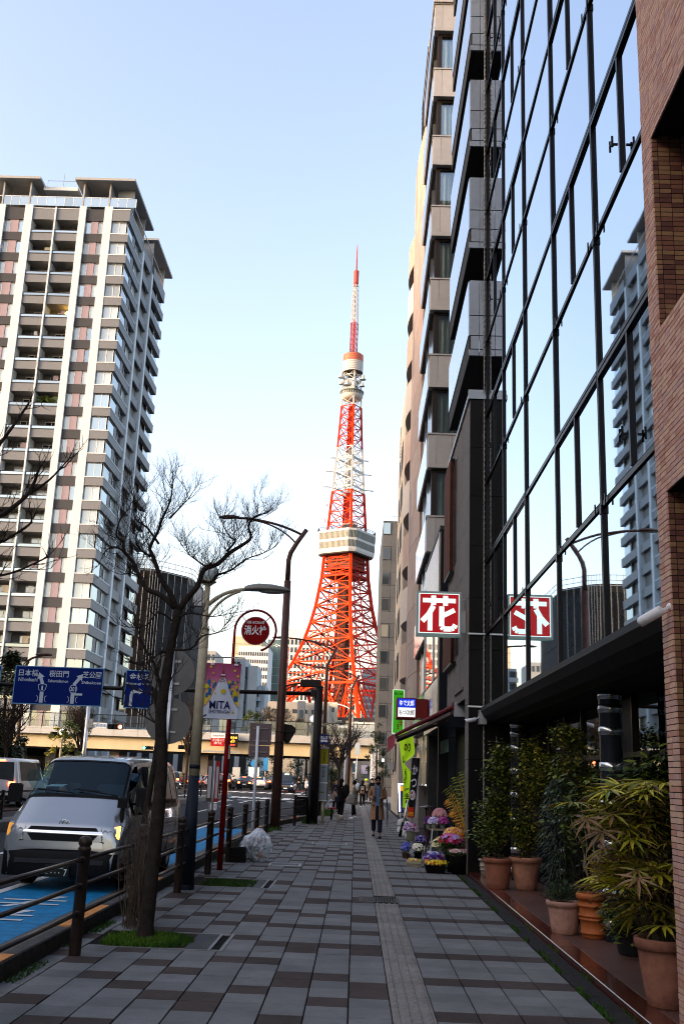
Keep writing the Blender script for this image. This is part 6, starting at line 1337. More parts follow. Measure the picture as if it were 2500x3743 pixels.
# the fan palm: every fan of leaflets is a part
p = pot('potted_fan_palm','largest terracotta pot with a big yellow green fan palm by the brick pillar',2.44,8.45,.16,.235,.49,TC5,cat='potted plant')
def fanmesh(nl, mats_i, sz):
    m = MB()
    for k in range(nl):
        a = R(-105+210*k/(nl-1))+rnd(-.08,.08); L = sz*rnd(.75,1.05)*(1-.18*abs(k/(nl-1)-.5)); w_ = .0135*rnd(.8,1.3); dr = rnd(.25,.6); base_d = Vector((math.sin(a),math.cos(a),0)); sd_ = Vector((math.cos(a),-math.sin(a),0)); prev = None
        m.mi = random.choice(mats_i)
        for q in range(5):
            t = q/4; c = base_d*L*t+Vector((0,0,-dr*L*t*t*.7+.02*t)); ww = w_*(.35+1.3*t if t < .5 else 1.0*(1.0-t)*2+.08); row = [c-sd_*ww,c+Vector((0,0,-.006)),c+sd_*ww]
            if t == 1: m.mi = 3 if random.random() < .45 else m.mi
            if prev: m.add(prev+row,[(0,1,4,3),(1,2,5,4)])
            prev = row
    return m.mesh('palm_fan',[LG2,LG3,LOL,LBR])
fans = [fanmesh(random.choice((9,10,11,12)),mi_,sz) for mi_,sz in (((1,1,2),.31),((1,2),.28),((0,2,1),.28),((1,),.26),((1,3,2),.26),((1,2,2),.25))]; brown = [fanmesh(7,(3,),.22),fanmesh(6,(3,3,2),.24)]
sm_ = MB()
for k in range(170):
    low = k > 125
    ang = rnd(0,6.28); rr = abs(random.gauss(0,.2)) if not low else rnd(.05,.3); z = rnd(.9,1.72) if not low else rnd(.6,1.0); cx = 2.30+rr*math.cos(ang)*1.1; cy = 8.62+rr*math.sin(ang)*1.2
    out = Vector((math.cos(ang),math.sin(ang)*.8-.35,rnd(-.35,.55))).normalized(); fm = random.choice(fans) if random.random() < .8 else random.choice(brown)
    if fm in brown: out.z -= .8; out.normalize()
    side = out.cross(Vector((0,0,1))).normalized(); nrm = side.cross(out).normalized(); rot = Matrix((side,out,nrm)).transposed()
    piece('palm_fan', fm, (cx,cy,z), p, rot=rot, scale=(rnd(.8,1.15),)*3)
    if k % 4 == 0: b_ = Vector((2.42+rnd(-.1,.1),8.5+rnd(-.1,.1),.5)); sm_.tube([b_,b_.lerp(Vector((cx,cy,z)),.6)+Vector((0,0,.06)),(cx,cy,z)],[.010,.006,.004],5)
for k in range(9): b_ = (2.43+rnd(-.1,.1),8.5+rnd(-.1,.1),.5); sm_.tube([b_,(b_[0]+rnd(-.1,.05),b_[1]+rnd(0,.2),1.5)],[.014,.010],6)
put('cane', sm_, M('palm_cane', (.06,.05,.03), .8, var=.3), p)
# small pots at the far end of the terrace
p = pot('potted_shrub','slim tall terracotta pot at the far end of the terrace',2.32,20.3,.085,.115,.46,TC1,cat='potted plant'); bush(p,(2.32,20.3,.5),[(2.4,20.4,.8,.2,.25)],700,.07,[LG1,LG2],(0,0,1),.4,.008,12)
p = pot('potted_shrub','cream ribbed pot with dark leafy shrub at the far end of the terrace',2.40,19.4,.085,.115,.27,M('cream_clay', (.36,.31,.24), .7, var=.2),ribs=(.3,.55),cat='potted plant'); bush(p,(2.40,19.4,.3),[(2.42,19.4,.62,.17,.22),(2.5,19.4,1.0,.2,.25)],1500,.07,[LG1,LDK,LG2],(0,0,1,2),.4,.008,16)
# yellowing palm
p = pot('potted_palm','dark pot with an arching palm of yellow stems and orange fronds',2.27,20.2,.11,.14,.3,DKGREY,cat='potted plant',z=.0)
sm_ = MB(); fr_ = MB()
for k,(ex,ez,mi_) in enumerate(((1.83,1.35,3),(1.78,1.55,1),(1.95,1.75,1),(2.1,1.85,0),(2.3,1.85,0),(2.45,1.65,2),(1.9,1.15,3),(2.35,1.4,0),(1.95,.85,3),(2.05,.8,3))):
    b_ = Vector((2.24+rnd(-.04,.04),20.2,.3)); e = Vector((ex,20.2+rnd(-.3,.2),ez)); mid = b_.lerp(e,.62)+Vector((0.05,0,.28 if ez > 1 else .2)); pts_ = arc(b_,e,mid*1.0,14); sm_.tube(pts_,[.012*(1-.8*i/14) for i in range(15)],5)
    for i in range(6,15):
        for s_ in (1,-1):
            for z_ in (0,.5):
                c = Vector(pts_[i]); d = (Vector(pts_[min(i+1,14)])-Vector(pts_[i-1])).normalized(); sd_ = d.cross(Vector((0,1,0))).normalized()*s_+Vector((0,rnd(-.5,.5),-.25)); L = .20*rnd(.8,1.2)*(1.15-.5*i/14); w_ = d*.009; t_ = c+sd_.normalized()*L+d*L*.6+Vector((0,0,-.05)); fr_.mi = mi_; m2_ = (c+t_)/2+Vector((0,0,.01)); fr_.add([c,m2_-w_,t_,m2_+w_],[(0,1,2,3)])
put('palm_stem', sm_, M('yellow_stem', (.6,.44,.06), .5), p); put('palm_fronds', fr_, [LG2,leafmat('leaf_lime', (.28,.32,.03)),LG1,leafmat('leaf_orange', (.75,.33,.03))], p)

# ================================================================== FLOWER STALL
FL = {n: M('petal_'+n, c, .55, var=.25, vs=40, rnd=.1) for n,c in dict(pink=(.62,.22,.28),purple=(.22,.02,.16),violet=(.03,.012,.16),lilac=(.36,.30,.60),white=(.72,.70,.64),yellow=(.75,.55,.03),cream=(.70,.66,.40),red=(.45,.004,.02),magenta=(.55,.10,.32),orange=(.70,.26,.02),blue=(.06,.09,.50),rose=(.62,.33,.32)).items()}
def blooms(t, c, rx, rz, n, cols_, size, up_=.0, flat=False):
    ms = [FL[k] for k in cols_]; m = MB()
    for _ in range(n):
        a = rnd(0,6.28); e_ = math.acos(rnd(0.0,1)); 
        if flat: q = Vector((c[0]+rx*rnd(-1,1),c[1]+rx*.7*rnd(-1,1),c[2]+rz*rnd(0,1)))
        else: q = Vector((c[0]+rx*math.sin(e_)*math.cos(a),c[1]+rx*math.sin(e_)*math.sin(a),c[2]+rz*math.cos(e_)))
        nrm = (q-Vector(c)+Vector((0,-.08,.1))).normalized(); u = nrm.cross(Vector((0,0,1))); u = (u if u.length > .01 else Vector((1,0,0))).normalized(); v = nrm.cross(u); s_ = size*rnd(.7,1.25); m.mi = random.randrange(len(ms)); ph = rnd(0,1)
        vs = [q+nrm*s_*.1]+[q+(u*math.cos(ph+k*1.0472)+v*math.sin(ph+k*1.0472))*s_*(1 if k % 2 else .72)+nrm*(s_*.25 if k % 2 else 0) for k in range(6)]
        m.add(vs,[(0,k+1,(k+1)%6+1) for k in range(6)])
    put('blooms', m, ms, t)
def greens(t, c, rx, rz, n, size=.06, mats=None, mi=(0,0,1)):
    m = MB(); leaves(m,n,lambda: (c[0]+random.gauss(0,.5)*rx,c[1]+random.gauss(0,.5)*rx,c[2]+random.gauss(0,.5)*rz),size,.4,mi); put('leaves', m, mats or [LG1,LG2], t)
rack = thing('flower_rack', 'slender metal step rack holding pots of flowers', 'rack', (1.9,24,0)); RK = M('rack_white', (.42,.45,.48), .5); RKR = M('rack_rust', (.12,.03,.03), .6)
for (xa,xb,ya,yb) in ((1.76,1.70,23.9,23.7),(2.08,2.12,23.9,23.7)): m = MB(); m.beam((xa,ya,.6),(xb,yb,0),.025); put('leg', m, RK, rack); m = MB(); m.beam((xa-.04,24.4,1.05),(xb-.04,24.6,0),.025); put('leg', m, RKR, rack)
for z,y_ in ((.60,24.05),(.32,23.85)): m = MB(); m.box(1.70,2.12,y_-.16,y_+.2,z-.02,z+.01); put('shelf', m, M('shelf_wood', (.30,.24,.16), .7, var=.2), rack)
def bucket(label, x, y, z, r, h, mt, bl, cat='flowers', name='flower_pot', bl_r=None, bl_h=None, n=160, size=.028, gr=120, lift=.04):
    t = thing(name, label, cat, (x,y,z)); m = MB(); m.sm = True; m.lathe([(.005,0),(r*.82,0),(r*.98,h*.93),(r*1.06,h*.94),(r*1.05,h),(r*.9,h)],20,(x,y,z)); put('pot_body', m, mt, t)
    R_ = bl_r or r*1.6; greens(t,(x,y,z+h+lift),R_*.8,R_*.4,gr,.06); blooms(t,(x,y,z+h+lift*.6),R_,bl_h or R_*.8,n,bl,size); return t
PW = M('pot_white', (.52,.52,.48), .5, var=.1); PC = M('bucket_cream', (.50,.50,.36), .5, var=.08); PBK = M('pot_black', (.008,.008,.008), .5)
bucket('white pot of lilac flowers on the top shelf of the rack',1.80,24.0,.61,.065,.10,PW,('lilac','lilac','white'),bl_r=.13,bl_h=.13,n=260)
bucket('white pot of deep purple flowers on the top shelf of the rack',2.0,24.0,.61,.065,.10,PW,('purple','purple','magenta'),bl_r=.14,bl_h=.14,n=280)
bucket('mound of pale pink flowers at the back of the top shelf',1.96,24.4,.75,.08,.1,PW,('rose','pink','rose'),bl_r=.17,bl_h=.18,n=420,size=.022)
bucket('small pot of purple flowers at the left end of the top shelf',1.68,24.1,.60,.055,.10,PW,('purple','violet'),bl_r=.09,bl_h=.15,n=150)
bucket('cream bucket of purple, pink and white flowers on a wire stand',1.36,25.5,.26,.115,.2,PC,('purple','white','rose','lilac','violet'),bl_r=.19,bl_h=.19,n=360,size=.03)
t = thing('wire_stand','thin black wire stand under the cream flower bucket','stand',(1.36,25.5,0)); m = MB()
for a in (0,2.1,4.2): m.tube([(1.36+.09*math.cos(a),25.5+.09*math.sin(a),.25),(1.36+.13*math.cos(a),25.5+.13*math.sin(a),0)],.008,5)
m.tube([(1.36+.1*math.cos(k*.524),25.5+.1*math.sin(k*.524),.25) for k in range(13)],.008,5); put('wire', m, BLACKM, t)
bucket('dark pot with a dome of deep violet flowers',1.58,25.0,.05,.09,.2,PBK,('violet','violet','violet','lilac'),bl_r=.14,bl_h=.13,n=420,size=.02)
bucket('low brown pot of blue hyacinths and white blossom',1.16,23.4,0,.10,.12,M('pot_rust', (.14,.07,.05), .7, var=.3),('blue','blue','lilac'),bl_r=.11,bl_h=.16,n=190,size=.025,gr=420,lift=.08)
bucket('low pot of white daisies and grassy leaves beside the blue hyacinths',1.42,23.5,0,.09,.12,PBK,('white','white','cream'),bl_r=.15,bl_h=.14,n=110,size=.03,gr=480,lift=.08)
t = thing('price_card','tilted slate price card among the low flower pots','card',(1.22,22.6,.1)); m = MB(); m.add([(1.16,22.6,.16),(1.25,22.6,.10),(1.30,22.62,.21),(1.21,22.62,.26),(1.16,22.62,.16),(1.25,22.62,.10),(1.30,22.64,.21),(1.21,22.64,.26)],[(0,1,2,3),(7,6,5,4),(0,4,5,1),(1,5,6,2),(2,6,7,3),(3,7,4,0)]); put('card', m, M('slate_card', (.16,.18,.21), .5), t); m = MB(); m.tube([(1.23,22.63,.14),(1.25,22.65,0)],.006,5); put('stake', m, BLACKM, t)
for q in range(3): m = MB(); m.add([(1.185+.014*q,22.597,.165+.03*q),(1.245+.014*q,22.597,.125+.03*q),(1.249+.014*q,22.597,.135+.03*q),(1.189+.014*q,22.597,.175+.03*q)],[(0,1,2,3)]); put('chalk_line', m, WHITE, t)
cr = thing('flower_crate','shallow wooden crate of small pots at the front of the flower stall','crate',(1.21,21.3,0)); CRW = M('crate_wood', (.26,.23,.17), .75, var=.3)
for a in ((1.06,1.36,21.1,21.12),(1.06,1.36,21.4,21.42),(1.06,1.08,21.12,21.4),(1.34,1.36,21.12,21.4)): m = MB(); m.box(a[0],a[1],a[2],a[3],0,.10); put('side_board', m, CRW, cr)
m = MB(); m.box(1.05,1.37,21.08,21.1,.065,.10); put('top_slat', m, M('slat_pale', (.40,.38,.24), .7), cr); m = MB(); m.box(1.08,1.34,21.12,21.4,.01,.06); put('soil', m, SOIL, cr); blooms(cr,(1.21,21.26,.10),.12,.05,36,('cream','yellow','orange'),.026,flat=True)
pt = thing('pansy_trough','black trough of yellow, orange and purple pansies nearest the camera','flowers',(1.52,20,0)); m = MB(); m.loft([[(1.38,19.85,0),(1.68,19.85,0),(1.68,20.2,0),(1.38,20.2,0)],[(1.33,19.8,.14),(1.74,19.8,.14),(1.74,20.25,.14),(1.33,20.25,.14)]]); put('trough', m, PBK, pt)
greens(pt,(1.53,20,.18),.22,.06,420,.05); blooms(pt,(1.53,19.88,.17),.20,.06,90,('yellow','orange','yellow'),.034,flat=True); blooms(pt,(1.50,20.1,.24),.19,.06,80,('purple','violet','lilac'),.032,flat=True); blooms(pt,(1.56,20.25,.30),.15,.06,60,('white','blue','lilac','white'),.028,flat=True)
cn = thing('carnation_bucket','tall black bucket heaped with red and pink carnations','flowers',(1.9,20.3,0)); m = MB(); m.sm = True; m.lathe([(.005,0),(.13,0),(.19,.36),(.2,.37),(.2,.39),(.17,.39)],22,(1.92,20.3,0)); put('bucket', m, PBK, cn); greens(cn,(1.84,20.25,.50),.24,.16,700,.075); blooms(cn,(1.88,20.3,.55),.25,.14,260,('red','red','red','magenta'),.042); blooms(cn,(1.86,20.1,.60),.18,.08,16,('magenta','lilac'),.05)
pk = thing('sweet_william_pot','black pot of small pink and white flowers in front of the carnations','flowers',(1.95,19.95,0)); m = MB(); m.sm = True; m.lathe([(.005,0),(.12,0),(.165,.32),(.175,.35),(.15,.35)],22,(1.96,19.95,0)); put('pot_body', m, PBK, pk); greens(pk,(1.96,19.95,.37),.17,.05,260,.05); blooms(pk,(1.96,19.95,.385),.17,.05,150,('rose','pink','white','rose'),.024,flat=True)
bucket('cream and yellow daisies in a bucket behind the carnations',1.72,21.0,.25,.08,.15,PW,('cream','white','yellow'),bl_r=.17,bl_h=.16,n=170,size=.034)
bucket('orange and pink spray flowers on the rack beside the palm',2.02,21.6,.42,.09,.15,PW,('orange','rose','yellow','pink'),bl_r=.20,bl_h=.16,n=230,size=.034)
# ================================================================== TREES
def twigs(m, p, d, L, r, dep, up_=.25):
    """recursive bare twig"""
    if dep == 0 or L < .02: return
    k = 4; pts_ = [p]; dd = Vector(d)
    for i in range(k):
        dd = (dd+Vector((rnd(-1,1),rnd(-1,1),rnd(-.7,1)+up_))*.22).normalized(); pts_.append(pts_[-1]+dd*L/k)
    m.tube(pts_,[r*(1-.6*i/k) for i in range(k+1)],5 if r < .012 else 7,False)
    for i in range(1,k+1):
        n = (1 if random.random() < .75 else 0)+(1 if i == k else 0)
        for _ in range(n):
            ax_ = Vector((rnd(-1,1),rnd(-1,1),rnd(-.4,.9))).normalized(); nd = (dd+ax_*rnd(.6,1.1)).normalized(); twigs(m,pts_[i],nd,L*rnd(.5,.78),r*.55,dep-1,up_)
def smooth(pts_, n=3):
    out = []; P_ = [Vector(p) for p in pts_]
    for i in range(len(P_)-1):
        p0,p1,p2,p3 = P_[max(i-1,0)],P_[i],P_[i+1],P_[min(i+2,len(P_)-1)]
        for k in range(n):
            t = k/n; out.append(.5*((2*p1)+(p2-p0)*t+(2*p0-5*p1+4*p2-p3)*t*t+(3*p1-p0-3*p2+p3)*t**3))
    return out+[P_[-1]]
ht = thing('street_tree', 'bare crooked street tree with a spreading twiggy crown nearest the camera', 'tree', (-2.08,11,0))
m = MB(); m.sm = True; tk = smooth([(-2.08,11,-.02),(-2.07,11,.25),(-2.05,11,1.07),(-2.05,11,1.73),(-2.10,11,2.21),(-2.08,11,2.6),(-2.05,11,2.99),(-2.0,11,3.36)],4); m.tube(tk,[.078-.034*i/(len(tk)-1)+.03*max(0,1-i/3)+rnd(-.004,.004) for i in range(len(tk))],14); put('trunk', m, BARK, ht)
limbs = dict(A=([(-2.0,3.36),(-1.91,3.52),(-1.82,3.65),(-1.77,3.84),(-1.62,3.92),(-1.51,4.05),(-1.34,4.18),(-1.28,4.26),(-1.32,4.4),(-1.25,4.52),(-1.14,4.57)],.036,.3),
 A2=([(-1.77,3.7),(-1.66,3.68),(-1.6,3.75),(-1.44,3.81),(-1.28,3.93),(-1.11,3.99),(-1.0,4.04)],.018,-.2), A3=([(-1.68,3.9),(-1.76,3.89),(-1.9,3.99),(-2.0,4.07),(-2.1,4.19)],.014,.5), A4=([(-1.51,4.05),(-1.45,4.19),(-1.53,4.28),(-1.62,4.41),(-1.68,4.55)],.014,.6),
 B=([(-2.03,3.38),(-2.1,3.54),(-2.19,3.66),(-2.24,3.77),(-2.31,3.94),(-2.34,4.02),(-2.26,4.19),(-2.22,4.32),(-2.14,4.52),(-2.12,4.71)],.034,-.3), B2=([(-2.31,3.94),(-2.41,3.97),(-2.48,4.04),(-2.47,4.11)],.015,-.3), B3=([(-2.28,4.1),(-2.39,4.24),(-2.5,4.31),(-2.48,4.48)],.014,-.5), B4=([(-2.18,4.4),(-2.04,4.52),(-1.95,4.58)],.012,-.2),
 C=([(-2.04,3.39),(-2.22,3.53),(-2.36,3.58),(-2.47,3.72),(-2.56,3.89),(-2.67,4.01),(-2.7,4.13),(-2.78,4.19),(-2.77,4.36),(-2.7,4.49)],.032,.1), C2=([(-2.67,4.01),(-2.8,4.07),(-2.92,4.04),(-3.0,3.93)],.013,.3), C3=([(-2.47,3.72),(-2.57,3.77),(-2.66,3.76)],.012,.1),
 D=([(-2.0,3.28),(-1.89,3.31),(-1.78,3.3),(-1.58,3.26),(-1.39,3.28)],.014,-.4), F=([(-2.06,2.93),(-1.82,2.93),(-1.69,3.06),(-1.51,3.09),(-1.41,3.18)],.014,-.4), E=([(-2.07,2.9),(-2.16,2.87),(-2.26,2.73),(-2.37,2.74)],.015,-.3), G=([(-2.03,3.22),(-2.19,3.31),(-2.29,3.14),(-2.44,3.1)],.012,-.4), H=([(-2.06,2.3),(-2.2,2.75),(-2.33,2.95),(-2.42,3.2)],.02,-.2))
tm_ = MB()
for k,(pl_,r,yo) in limbs.items():
    n = len(pl_); pts_ = smooth([(x,11+yo*i/(n-1),z) for i,(x,z) in enumerate(pl_)],3); m = MB(); m.sm = True
    m.tube(pts_,[r*(1-.78*i/(len(pts_)-1)) for i in range(len(pts_))],8); put('branch', m, BARK, ht)
    for i in range(3 if k in 'ABC' else 1,len(pts_),1):
        f = i/len(pts_)
        if f < .22 and k in 'ABC': continue
        for _ in range(2 if random.random() < .45 else 1):
            d = (pts_[min(i+1,len(pts_)-1)]-pts_[i-1]).normalized(); nd = (d*.6+Vector((rnd(-1,1),rnd(-.8,.8),rnd(-.3,1)))).normalized(); twigs(tm_,pts_[i],nd,rnd(.13,.27),.0044,(4 if random.random() < .35 else 3) if k not in 'DFEGH' else 2,.3)
    twigs(tm_,pts_[-1],(pts_[-1]-pts_[-2]).normalized(),.22,.005,3)
put('twigs', tm_, BARK, ht, kind='stuff')
def baretree(label, x, y, h, tr, cr, n, dep=4, lean=(0,0), name='street_tree', crz=.6, Ls=.32, mt=None):
    t = thing(name, label, 'tree', (x,y,0)); m = MB(); m.sm = True; top = Vector((x+lean[0],y+lean[1],h*.5)); pts_ = smooth([(x,y,-.02),(x+lean[0]*.3+rnd(-.05,.05),y,h*.25),top],4); m.tube(pts_,[tr*(1-.4*i/(len(pts_)-1)) for i in range(len(pts_))],9); put('trunk', m, mt or BARK, t)
    m = MB()
    for k in range(n):
        a = 6.283*k/n+rnd(-.3,.3); d = Vector((math.cos(a)*cr,math.sin(a)*cr,h*crz*rnd(.5,1))).normalized(); twigs(m,top-Vector((0,0,rnd(0,.2)*h*.4)),d,h*Ls,tr*.5,dep,.25)
    put('crown', m, mt or BARK, t); return t
t = thing('street_tree', 'thin leaning second trunk behind the nearest tree, tangled with dry stems', 'tree', (-2.52,12.8,0)); m = MB(); m.sm = True; pts_ = smooth([(-2.52,12.8,-.02),(-2.55,12.8,.9),(-2.45,12.75,2.0),(-2.5,12.6,2.6)],4); m.tube(pts_,[.05-.025*i/(len(pts_)-1) for i in range(len(pts_))],9); put('trunk', m, BARK, t)
m = MB()
for _ in range(9): twigs(m,Vector(pts_[-1-random.randrange(4)]),Vector((rnd(-1,1),rnd(-1,1),rnd(.2,1))).normalized(),rnd(.3,.5),.012,3)
put('crown', m, BARK, t)
t = thing('dry_shrub', 'clump of dry dead stems round the foot of the nearest tree and fence', 'plant', (-2.3,11.6,0)); m = MB(); DRY = M('dry_stem', (.10,.075,.055), .9, var=.4, vs=20)
for _ in range(70): b_ = Vector((-2.36+rnd(-.12,.12),11.8+rnd(-.25,.3),0)); e = b_+Vector((rnd(-.16,.18),rnd(-.2,.2),rnd(.6,1.35))); mid = b_.lerp(e,.5)+Vector((rnd(-.08,.08),rnd(-.08,.08),0)); m.tube([b_,mid,e],[.007,.005,.002],4)
for _ in range(50): twigs(m,Vector((-2.36+rnd(-.15,.15),11.8+rnd(-.3,.3),rnd(.5,1.1))),Vector((rnd(-1,1),rnd(-1,1),rnd(-.6,1))).normalized(),.14,.003,2)
put('stems', m, DRY, t)
# the tree just outside the frame on the left, its branches reaching in
t = thing('street_tree', 'dark bare branches reaching in from a tree just outside the left edge', 'tree', (-2.75,5.6,0)); m = MB(); m.sm = True; m.tube(smooth([(-2.75,5.6,0),(-2.72,5.6,1.5),(-2.6,5.6,2.7)],4),[.1-.004*i for i in range(9)],10); put('trunk', m, BARK, t)
m = MB(); tm_ = MB()
for pl_,r in (([(-2.6,5.6,2.7),(-2.25,5.55,2.92),(-2.03,5.5,3.02),(-1.90,5.5,3.15),(-1.86,5.5,3.30)],.022),([(-1.93,5.5,3.12),(-1.80,5.5,3.22),(-1.68,5.45,3.34)],.010),([(-2.6,5.6,2.65),(-2.2,5.5,2.78),(-1.98,5.45,2.86),(-1.83,5.4,2.95)],.016),([(-2.6,5.6,2.75),(-2.3,5.6,3.2),(-2.12,5.6,3.5),(-2.0,5.6,3.72)],.018),([(-2.6,5.6,2.5),(-2.2,5.5,2.62),(-1.95,5.5,2.68),(-1.75,5.5,2.78)],.012)):
    pts_ = smooth(pl_,4); m.tube(pts_,[r*(1-.7*i/(len(pts_)-1)) for i in range(len(pts_))],7)
    for i in range(5,len(pts_)): twigs(tm_,pts_[i],((pts_[i]-pts_[i-1]).normalized()*.7+Vector((rnd(-.6,1),rnd(-.5,.5),rnd(-.4,.9)))).normalized(),rnd(.08,.17),.0035,2)
put('branch', m, BARK, t); put('twigs', tm_, BARK, t, kind='stuff')
baretree('bare street tree with fine twigs behind the bus stop board',-.85,54,4.5,.12,1.0,8,4,name='street_tree',Ls=.27,crz=.38,mt=M('bark_grey', (.055,.048,.043), .9, var=.4, vs=14))
baretree('small bare tree by the pale wall across the avenue',-19.2,72,5.2,.14,.8,8,5,name='street_tree'); baretree('bare tree in front of the evergreen at the left edge',-18.9,56,5.0,.13,.8,8,4,name='street_tree')
baretree('bare tree in front of the overpass girder left of the cream lamp',-14.6,90,6.4,.16,.8,8,5,name='street_tree')
LGE = [leafmat('evergreen_dark',(.012,.022,.008)),leafmat('evergreen_mid',(.028,.048,.012)),leafmat('evergreen_olive',(.05,.055,.016))]
def evergreen(label, x, y, h, r, n, size, z0=1.0, mats=None, name='evergreen_tree', blobs=26, wd=1.0):
    t = thing(name, label, 'tree', (x,y,0)); m = MB(); m.tube([(x,y,-.02),(x+rnd(-.1,.1),y,h*.7)],[r*.09+.05,r*.03+.02],8); put('trunk', m, BARK, t); m = MB(); cl = []
    for _ in range(blobs): f = random.random(); rr = r*math.sin(math.pi*(.18+.75*f))*math.sqrt(random.random()); a = rnd(0,6.28); cl.append((Vector((x+rr*math.cos(a)*wd,y+rr*math.sin(a),z0+(h-z0)*f)),r*rnd(.16,.34)))
    def fn(): c,s_ = random.choice(cl); v = Vector((random.gauss(0,1),random.gauss(0,1),random.gauss(0,1))).normalized(); return c+v*s_*rnd(.5,1.1)
    leaves(m,n,fn,size,.5,(0,0,1,1,2)); put('crown', m, mats or LGE, t); return t
evergreen('tall dark evergreen at the left edge across the avenue',-20.7,60,7.8,1.9,6500,.28,.4); evergreen('lower dark evergreen behind the white van',-20.0,58,4.0,1.3,3400,.24,.2)
evergreen('clipped bright green shrub before the apartment entrance',-18.9,68,4.6,.9,1900,.22,.8,[LG1,LG2,LOL],'garden_shrub'); evergreen('small yellow leaved tree before the apartment entrance',-20.9,72,4.4,.8,1000,.2,1.2,[LG3,LOL,LG3],'garden_shrub')
evergreen('low dark hedge bush under the end of the overpass',-18.5,80,2.4,1.2,1100,.2,.2,None,'garden_shrub')
evergreen('rounded olive green tree on the mound beyond the overpass',-20.3,200,13.2,3.0,2600,.5,3,[LG1,LG2,LOL],wd=1.2)
BT = M('brown_twig', (.10,.075,.055), .9, var=.4, vs=1); BUSHM = [leafmat('winter_brown',(.085,.062,.045)),leafmat('winter_grey',(.06,.05,.042)),leafmat('winter_olive',(.06,.055,.025))]
for (x,h,r,lb) in ((-17.6,14.2,2.6,'domed brown winter tree beside the olive tree beyond the overpass'),(-14.6,14.0,2.8,'second domed brown winter tree beyond the overpass'),(-11.2,12.2,2.3,'grey brown winter tree behind the black gantry post')):
    t = thing('winter_tree', lb, 'tree', (x,202,0)); m = MB(); m.tube([(x,202,0),(x,202,h*.5)],[.3,.2],7); put('trunk', m, BARK, t); m = MB()
    for _ in range(2600):
        a, e_ = rnd(0,6.28), rnd(0,1.57); rr = r*rnd(.55,1.05); c = Vector((x+rr*math.cos(a)*math.cos(e_)*1.1,202+rr*math.sin(a)*math.cos(e_),h-r*1.7+rr*1.7*math.sin(e_))); d = (c-Vector((x,202,h-r*2))).normalized()*rnd(.4,.9); w_ = Vector((rnd(-1,1),rnd(-1,1),0))*.035; m.mi = random.choice((0,0,1,2)); m.tri(c-w_,c+w_,c+d)
    put('crown', m, BUSHM, t)
for i,(x,y,h,r) in enumerate(((-11,150,6,2.4),(-7.2,152,6.5,2.6),(-3.4,149,5.5,2.0),(-16,158,6,2.2))): evergreen(('broad dark tree under the overpass beside the waiting cars','dark tree under the girder behind the taxi','dark tree under the girder near the grey shop','dark tree at the left of the underpass')[i],x,y,h,r,1500,.36,.3)
for i in range(6): evergreen(('clipped hedge ball at the left end of the underpass island','second clipped hedge ball on the underpass island','third clipped hedge ball, behind the waiting cars','fourth clipped hedge ball, near the narrow blue sign','fifth clipped hedge ball, left of the taxi','last clipped hedge ball, behind the taxi')[i],-22+3.1*i,143,2.0,1.5,600,.3,.2,None,'hedge')
evergreen('tall dark green tree at the foot of the ribbed grey block',1.75,88,6.4,.95,1900,.2,.5,None); evergreen('dark green climbing shrub beside the shop awning',1.95,76,3.8,.55,900,.15,.4,None,'garden_shrub')

